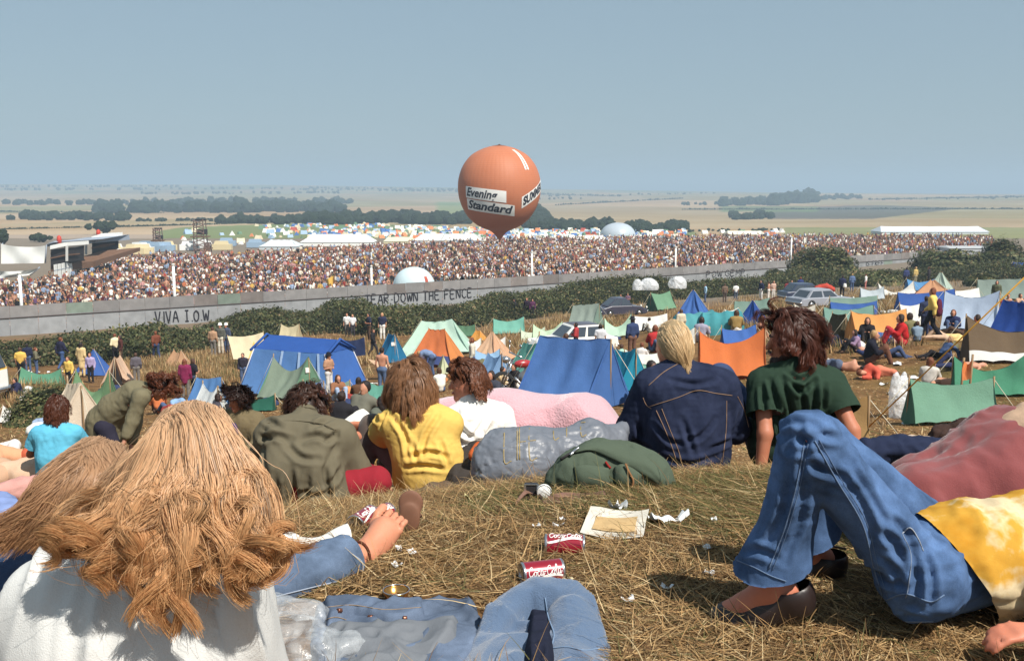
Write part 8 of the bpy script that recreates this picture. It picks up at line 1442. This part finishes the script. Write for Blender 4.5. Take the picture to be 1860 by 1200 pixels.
for k in range(44):
    px, py = [(r_.uniform(1520, 1700), r_.uniform(650, 800)), (r_.uniform(1380, 1760), r_.uniform(632, 700)), (r_.uniform(40, 110), r_.uniform(672, 690)), (r_.uniform(600, 700), r_.uniform(690, 720))][k % 4 if k % 4 != 1 else 1]
    paper(px, py, r_.uniform(.14, .34), r_.uniform(.1, .24), r_.uniform(0, 180), lin(*[int(r_.uniform(215, 240))] * 3), 'small white paper scrap on the trodden grass among the tents', 'paper', .06, 'paper scrap', group='white paper scraps on the trodden grass', seed=k)
for k in range(16):
    px, py = r_.uniform(560, 1320), r_.uniform(915, 1150)
    paper(px, py, r_.uniform(.018, .04), r_.uniform(.012, .03), r_.uniform(0, 180), lin(*[int(r_.uniform(205, 235))] * 3), 'tiny white paper flake on the near straw', 'paper', .012, 'paper scrap', group='tiny white paper flakes on the near straw', seed=k)
def cup():
    g = onground(720, 1092); root = empty('metal_cup', g); tag(root, 'shallow amber metal cup standing on the grass above the denim jacket', 'cup'); v, f = lathe([(.0, .004), (.028, .004), (.036, .03), (.037, .034), (.034, .03), (.026, .008), (.0, .007)], 28); part('bowl', v, f, plain(lin(196, 140, 70), .22, .9, .1), root, world=False); v, f = tube([(.036 * math.cos(t), .036 * math.sin(t), .034) for t in np.linspace(0, 6.28, 29)], .0016, 5); part('rim', v, f, CHROME, root, world=False)
cup()
def sandal():
    g = onground(744, 968); root = empty('sandal', g); tag(root, 'brown leather sandal standing on edge behind the bare toes', 'sandal'); v, f = nets([ell((0, 0, .045), (.036, .010, .05)), ell((.004, .012, .1), (.042, .010, .042))], .005, .02); part('sole', v, f, plain(lin(122, 80, 58), .7, var=.25, sc=20), root, world=False); v, f = tube(catmull([(-.03, .02, .1), (0, .05, .12), (.034, .02, .11)], 12), .008, 6); part('strap', v, f, plain(lin(96, 62, 46), .7), root, world=False); v, f = tube(catmull([(-.034, .02, .05), (0, .045, .06), (.036, .02, .05)], 12), .007, 6); part('strap', v, f, plain(lin(96, 62, 46), .7), root, world=False)
sandal()
def camera_things():
    g = onground(985, 916); root = empty('shoulder_strap', g); tag(root, 'brown webbing strap coiled on the grass in front of the rucksack', 'strap'); s = g[1] / FPX
    for pts in ([(-50, 8), (-30, -8), (-12, -12), (0, 6)], [(-2, 8), (20, 10), (45, 4), (60, 0)], [(10, 0), (40, -2), (85, -6), (120, -6)]):
        p = catmull([(a * s, -b * s * 3.2, .02 + .012 * (i % 2)) for i, (a, b) in enumerate(pts)], 16); Q = np.stack([p + [0, .02, .004], p - [0, .02, 0]], 0); v, f = gridm(np.concatenate([Q, (Q - [0, 0, .004])[::-1]])); part('webbing', v, f, cloth(lin(126, 92, 78)), root, world=False)
    g = onground(988, 912, .02); root = empty('white_lid', g); tag(root, 'round white lid propped beside the rucksack', 'lid'); v, f = lathe([(.001, .006), (.024, .006), (.028, .002), (.029, -.004), (.026, -.006), (.001, -.004)], 28); v = v[:, [0, 2, 1]] * [1, -1, 1] + [0, 0, .02]; part('disc', v, f, WHT_ if 0 else plain(lin(236, 234, 230), .5), root, world=False); v, f = tube([(.027 * math.cos(t), -.006, .02 + .027 * math.sin(t)) for t in np.linspace(0, 6.28, 25)], .0015, 4); part('rim', v, f, CHROME, root, world=False)
    g = onground(965, 910, .02); root = empty('camera_case', g); tag(root, 'small silver framed box standing in the grass left of the rucksack', 'case'); v, f = box((0, 0, .02), (.05, .03, .06)); part('case', v, f, DARK, root, False, world=False)
    for x in (-.024, .024): v, f = box((x, -.016, .02), (.008, .004, .064)); part('frame', v, f, CHROME, root, False, world=False)
    v, f = box((0, -.016, .05), (.04, .004, .006)); part('frame', v, f, CHROME, root, False, world=False)
camera_things()
# cloths at the bottom edge
def rumple(root, name, outline, ridges, mat, base=.012, amp=.01, sc=14, seed=1, res=.006, add=None):
    """cloth lying on the ground: a height field inside an outline, raised along crease lines"""
    L = np.array(root.location); O = np.array([G(*p)[:2] if len(p) == 2 else P(*p)[:2] for p in outline]); lo, hi = O.min(0) - .01, O.max(0) + .01; nx, ny = ((hi - lo) / res).astype(int) + 2
    X, Y = np.meshgrid(lo[0] + res * np.arange(nx), lo[1] + res * np.arange(ny)); p = np.stack([X, Y], -1); ins = np.zeros(X.shape, bool); dm = np.full(X.shape, 9.)
    for a, b in zip(O, np.roll(O, -1, 0)):
        c = (a[1] > Y) != (b[1] > Y); ins ^= c & (X < (b[0] - a[0]) * (Y - a[1]) / (b[1] - a[1] + 1e-12) + a[0]); ab = b - a; t = np.clip(((p - a) @ ab) / (ab @ ab + 1e-9), 0, 1); dm = np.minimum(dm, np.linalg.norm(p - a - t[..., None] * ab, axis=-1))
    d = np.where(ins, dm, -dm); zg = terr(X, Y); h = np.zeros(X.shape)
    for pts, w in ridges:
        q = catmull(np.array([P(*v) for v in pts]), 24) if len(pts) > 2 else np.linspace(P(*pts[0]), P(*pts[1]), 24); dist = np.linalg.norm(p[..., None, :] - q[:, :2], axis=-1); k = dist.argmin(-1); hh = q[k, 2] - terr(q[k, 0], q[k, 1]); pr = np.clip(1 - (dist.min(-1) / w) ** 2, 0, 1) ** .55; h = np.maximum(h, hh * pr)
    q3 = np.stack([X, Y, h * 1.0], -1) * sc; q3 = q3 + .7 * np.stack([vnoise(q3 * .6, seed + 2), vnoise(q3 * .6, seed + 3), X * 0], -1); nz = .5 - np.abs(vnoise(q3, seed)) + .4 * (.5 - np.abs(vnoise(q3 * 2.2, seed + 1)))
    e = np.sqrt(np.clip(d / .018, 0, 1)); z = zg - .012 + (base + .012 + h + amp * nz * 1.3) * e
    if add is not None: z = z + add * e
    V = np.stack([X, Y, z], -1).reshape(-1, 3) - L; i = np.arange(ny - 1)[:, None] * nx + np.arange(nx - 1)[None]; F = np.stack([i, i + 1, i + nx + 1, i + nx], -1).reshape(-1, 4); F = F[(d.ravel()[F] > -res * .9).any(1)]
    us = np.unique(F); mp = np.full(len(V), -1); mp[us] = np.arange(len(us)); V, F = V[us], mp[F]; part(name, V, F, mat, root, world=False); return V, F
def wool_coat():
    m = cloth(lin(84, 106, 136), var=.18, sc=9, fine=330, st=.8, dist=.004, rough=1, sheen=.4); g = onground(960, 1180); root = empty('wool_coat', g); tag(root, 'blue grey woollen coat heaped at the bottom edge with one sleeve arched up', 'coat')
    vf = rumple(root, 'cloth', [(800, 1260), (836, 1205), (858, 1160), (884, 1120), (930, 1090), (985, 1080), (1044, 1096), (1092, 1132), (1116, 1180), (1114, 1260)], [([(850, 1190, 2.28), (886, 1132, 2.36), (928, 1082, 2.44), (975, 1058, 2.48)], .046), ([(975, 1058, 2.48), (1028, 1068, 2.46), (1070, 1104, 2.4), (1096, 1150, 2.34), (1100, 1205, 2.25)], .06), ([(1040, 1100, 2.38), (1050, 1150, 2.3), (1040, 1215, 2.2)], .07), ([(880, 1160, 2.3), (905, 1205, 2.22)], .06), ([(820, 1212, 2.26), (880, 1200, 2.23)], .045)], m, .014, .018, 10, 3, .005)
    rumple(root, 'lining', [(966, 1092), (984, 1094), (996, 1112), (1006, 1150), (1008, 1200), (1004, 1260), (944, 1260), (950, 1200), (956, 1150), (954, 1110)], [([(966, 1120, 2.45), (980, 1100, 2.5), (985, 1150, 2.42)], .03)], cloth(lin(30, 34, 52), sc=9), .042, .012, 14, 9, .004)  # dark patch painting in the deep shade of the hollow under the arched sleeve
    st = cloth(lin(112, 136, 166)); drape(vf, [(990, 1085), (996, 1120), (1006, 1150), (1002, 1172)], .002, st, 'seam', root); drape(vf, [(1004, 1176), (1030, 1174), (1062, 1180), (1090, 1176)], .002, st, 'cuff_seam', root)
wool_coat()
def denim_jacket():
    dm = denim(lin(84, 98, 120), .45, 7); ln = cloth(lin(112, 116, 122), var=.16, sc=7, fine=260); g = onground(700, 1170); root = empty('denim_jacket', g); tag(root, 'faded denim jacket spread open on the grass showing its grey lining and copper buttons', 'jacket')
    rumple(root, 'back_panel', [(572, 1100), (640, 1094), (700, 1100), (780, 1094), (860, 1090), (876, 1120), (874, 1160), (850, 1200), (820, 1240), (570, 1250), (560, 1170)], [([(790, 1090, 2.62), (848, 1078, 2.64), (866, 1105, 2.57), (862, 1148, 2.46), (836, 1188, 2.36), (790, 1212, 2.3)], .05)], dm, .014, .016, 12, 5)
    rumple(root, 'lining', [(584, 1160), (620, 1142), (650, 1150), (700, 1150), (790, 1140), (836, 1138), (832, 1165), (800, 1195), (770, 1235), (580, 1245)], [([(600, 1148, 2.44), (650, 1138, 2.46), (720, 1150, 2.42), (800, 1130, 2.48)], .035), ([(620, 1190, 2.3), (700, 1176, 2.32), (790, 1170, 2.34)], .04), ([(600, 1215, 2.22), (740, 1212, 2.22)], .04)], ln, .03, .020, 11, 8)
    vf = rumple(root, 'button_band', [(582, 1106), (640, 1099), (700, 1105), (775, 1101), (774, 1128), (740, 1140), (700, 1146), (640, 1130), (592, 1156)], [([(592, 1100, 2.58), (650, 1096, 2.58), (710, 1104, 2.55), (772, 1098, 2.57)], .05)], dm, .036, .010, 12, 11)
    st = cloth(lin(150, 126, 100)); drape(vf, [(592, 1102), (640, 1098), (700, 1106), (765, 1102)], .0012, st, 'stitching', root); drape(vf, [(588, 1126), (612, 1120), (650, 1132), (700, 1140), (745, 1134)], .0012, st, 'stitching', root)
    for px, py in ((617, 1108), (673, 1120), (735, 1122)): drape(vf, [(px - 3, py), (px + 3, py)], .007, plain(lin(134, 84, 64), .35, .7), 'button', root, 6, .003)
denim_jacket()
def poly_bag():
    pm = plastic_mat((.75, .78, .8), .22, .26); r = np.random.default_rng(4); prs = []
    for px, py, rr in ((505, 1130, .05), (545, 1140, .055), (520, 1175, .06), (580, 1185, .05), (620, 1190, .045), (490, 1200, .05), (560, 1215, .05)): q = onground(px, py, .03); prs.append(ell(q, (rr * 1.25, rr, rr * .75)))
    root, o, vf = blob('plastic_bag', 'crumpled clear plastic bag between the white blouse and the denim jacket', 'bag', prs, pm, .0065, .03, [(.026, (9, 9, 9)), (.012, (21, 21, 21))], L=onground(530, 1170))
poly_bag()
def heap(name, label, cat, pts, r, mat, wr=.015, k=.04, res=.01):
    prs = []
    for (a, b) in zip(pts[:-1], pts[1:]): A_, B_ = P(*a), P(*b); prs.append(cone(A_, B_, r, r * .9))
    return blob(name, label, cat, prs, mat, res, k, [(wr, (10, 10, 10)), (wr * .5, (23, 23, 23))])
heap('brown_coat', 'brown coat spread on the grass under the yellow shirted sitter', 'coat', [(690, 918, 4.85), (740, 908, 4.95), (790, 893, 5.1), (850, 880, 5.3)], .045, cloth(lin(98, 80, 64))); heap('dark_jacket', 'dark grey jacket crumpled between the yellow shirt and the grey sack', 'jacket', [(835, 872, 5.25), (850, 845, 5.4), (868, 825, 5.6)], .085, cloth(lin(62, 56, 52)), .02)
heap('patterned_cloth', 'red and yellow patterned cloth tucked beside the grey sack', 'cloth', [(862, 826, 5.2), (872, 812, 5.25)], .035, cloth(lin(200, 90, 40), var=.8, sc=16), .01); heap('navy_coat', 'dark navy coat heaped behind the raised jeans at the right', 'coat', [(1580, 822, 4.1), (1640, 818, 4.1), (1720, 815, 4.1)], .06, cloth(lin(34, 42, 68)), .02); heap('dark_brown_coat', 'dark brown coat heaped below the pale green pup tent', 'coat', [(1715, 800, 5.4), (1760, 790, 5.4), (1810, 800, 5.4)], .085, cloth(lin(64, 46, 40)), .025); heap('magazine_bundle', 'crumpled flowered cloth beside the dark coats at the right', 'cloth', [(1655, 800, 4.6), (1688, 802, 4.6)], .03, cloth(lin(206, 180, 160), var=.7, sc=22), .01)
heap('striped_blanket', 'blue and white striped blanket at the left edge behind the brown hair', 'blanket', [(-10, 930, 3.2), (14, 945, 3.1)], .07, cloth(lin(120, 140, 190), var=.5, sc=14), .015); heap('check_blanket', 'pink checked blanket at the left edge', 'blanket', [(-10, 900, 4.4), (50, 885, 4.5), (90, 880, 4.6)], .05, cloth(lin(196, 140, 130), var=.3, sc=18), .015)
def straw_pile():
    r = np.random.default_rng(6); n = 1500; g = G(642, 845); c = np.array(g); xy = c[:2] + r.normal(0, 1, (n, 2)) * [.16, .2]; V, F, cc = blades(xy, .22, .3, .003, 3, 61, cols=[lin(206, 160, 84), lin(222, 184, 110), lin(170, 122, 58)], pr=(.4, .35, .25)); h = .16 * np.exp(-(((V[:, :2] - c[:2]) / [.2, .25]) ** 2).sum(1)); V[:, 2] += h * r.random(len(V)) ** .0 * (.3 + .7 * vnoise(V * 30, 2) ** 2); o = obj('straw_heap', mesh('straw_heap', V, F, True, cc), vcol('dry_grass', .75, .25, trans=.25)); tag(o, 'heap of golden straw between the olive jacket and the yellow shirt', 'straw', kind='stuff')
straw_pile()
tarp('towel', [(1748, 690), (1764, 686), (1768, 648), (1752, 654)], 20.3, lin(214, 122, 64), 'orange towel hung at the dark end of the bright green creased tent', 'towel'); heap('flowered_groundcloth', 'red flowered cloth spread on the upper path beside the dark blue saloon', 'cloth', [(1484, 524, 78), (1500, 520, 78), (1512, 526, 78)], .25, cloth(lin(190, 66, 50), var=.6, sc=3), .08, res=.09)
# ---------------------------------------------------------------- the hazy air
def make_haze():
    v, f = box((0, 6900, 60), (53000, 14600, 210)); v[:, 2] = np.where(v[:, 2] > 0, 75, v[:, 2]); v[:, 2] = np.where(v[:, 2] < 0, -26, v[:, 2])
    m = bpy.data.materials.new('haze'); m.use_nodes = True; t = m.node_tree; t.nodes.remove(t.nodes['Principled BSDF'])
    p = t.nodes.new('ShaderNodeVolumePrincipled'); p.inputs['Color'].default_value = (.66, .84, 1, 1); p.inputs['Density'].default_value = HAZE; p.inputs['Anisotropy'].default_value = 0.0
    t.links.new(p.outputs[0], t.nodes['Material Output'].inputs['Volume'])
    o = obj('haze', mesh('haze', v, f, False), m); tag(o, 'thin pale haze over the valley', 'haze', kind='stuff')
HAZE = 5.4e-4
make_haze()
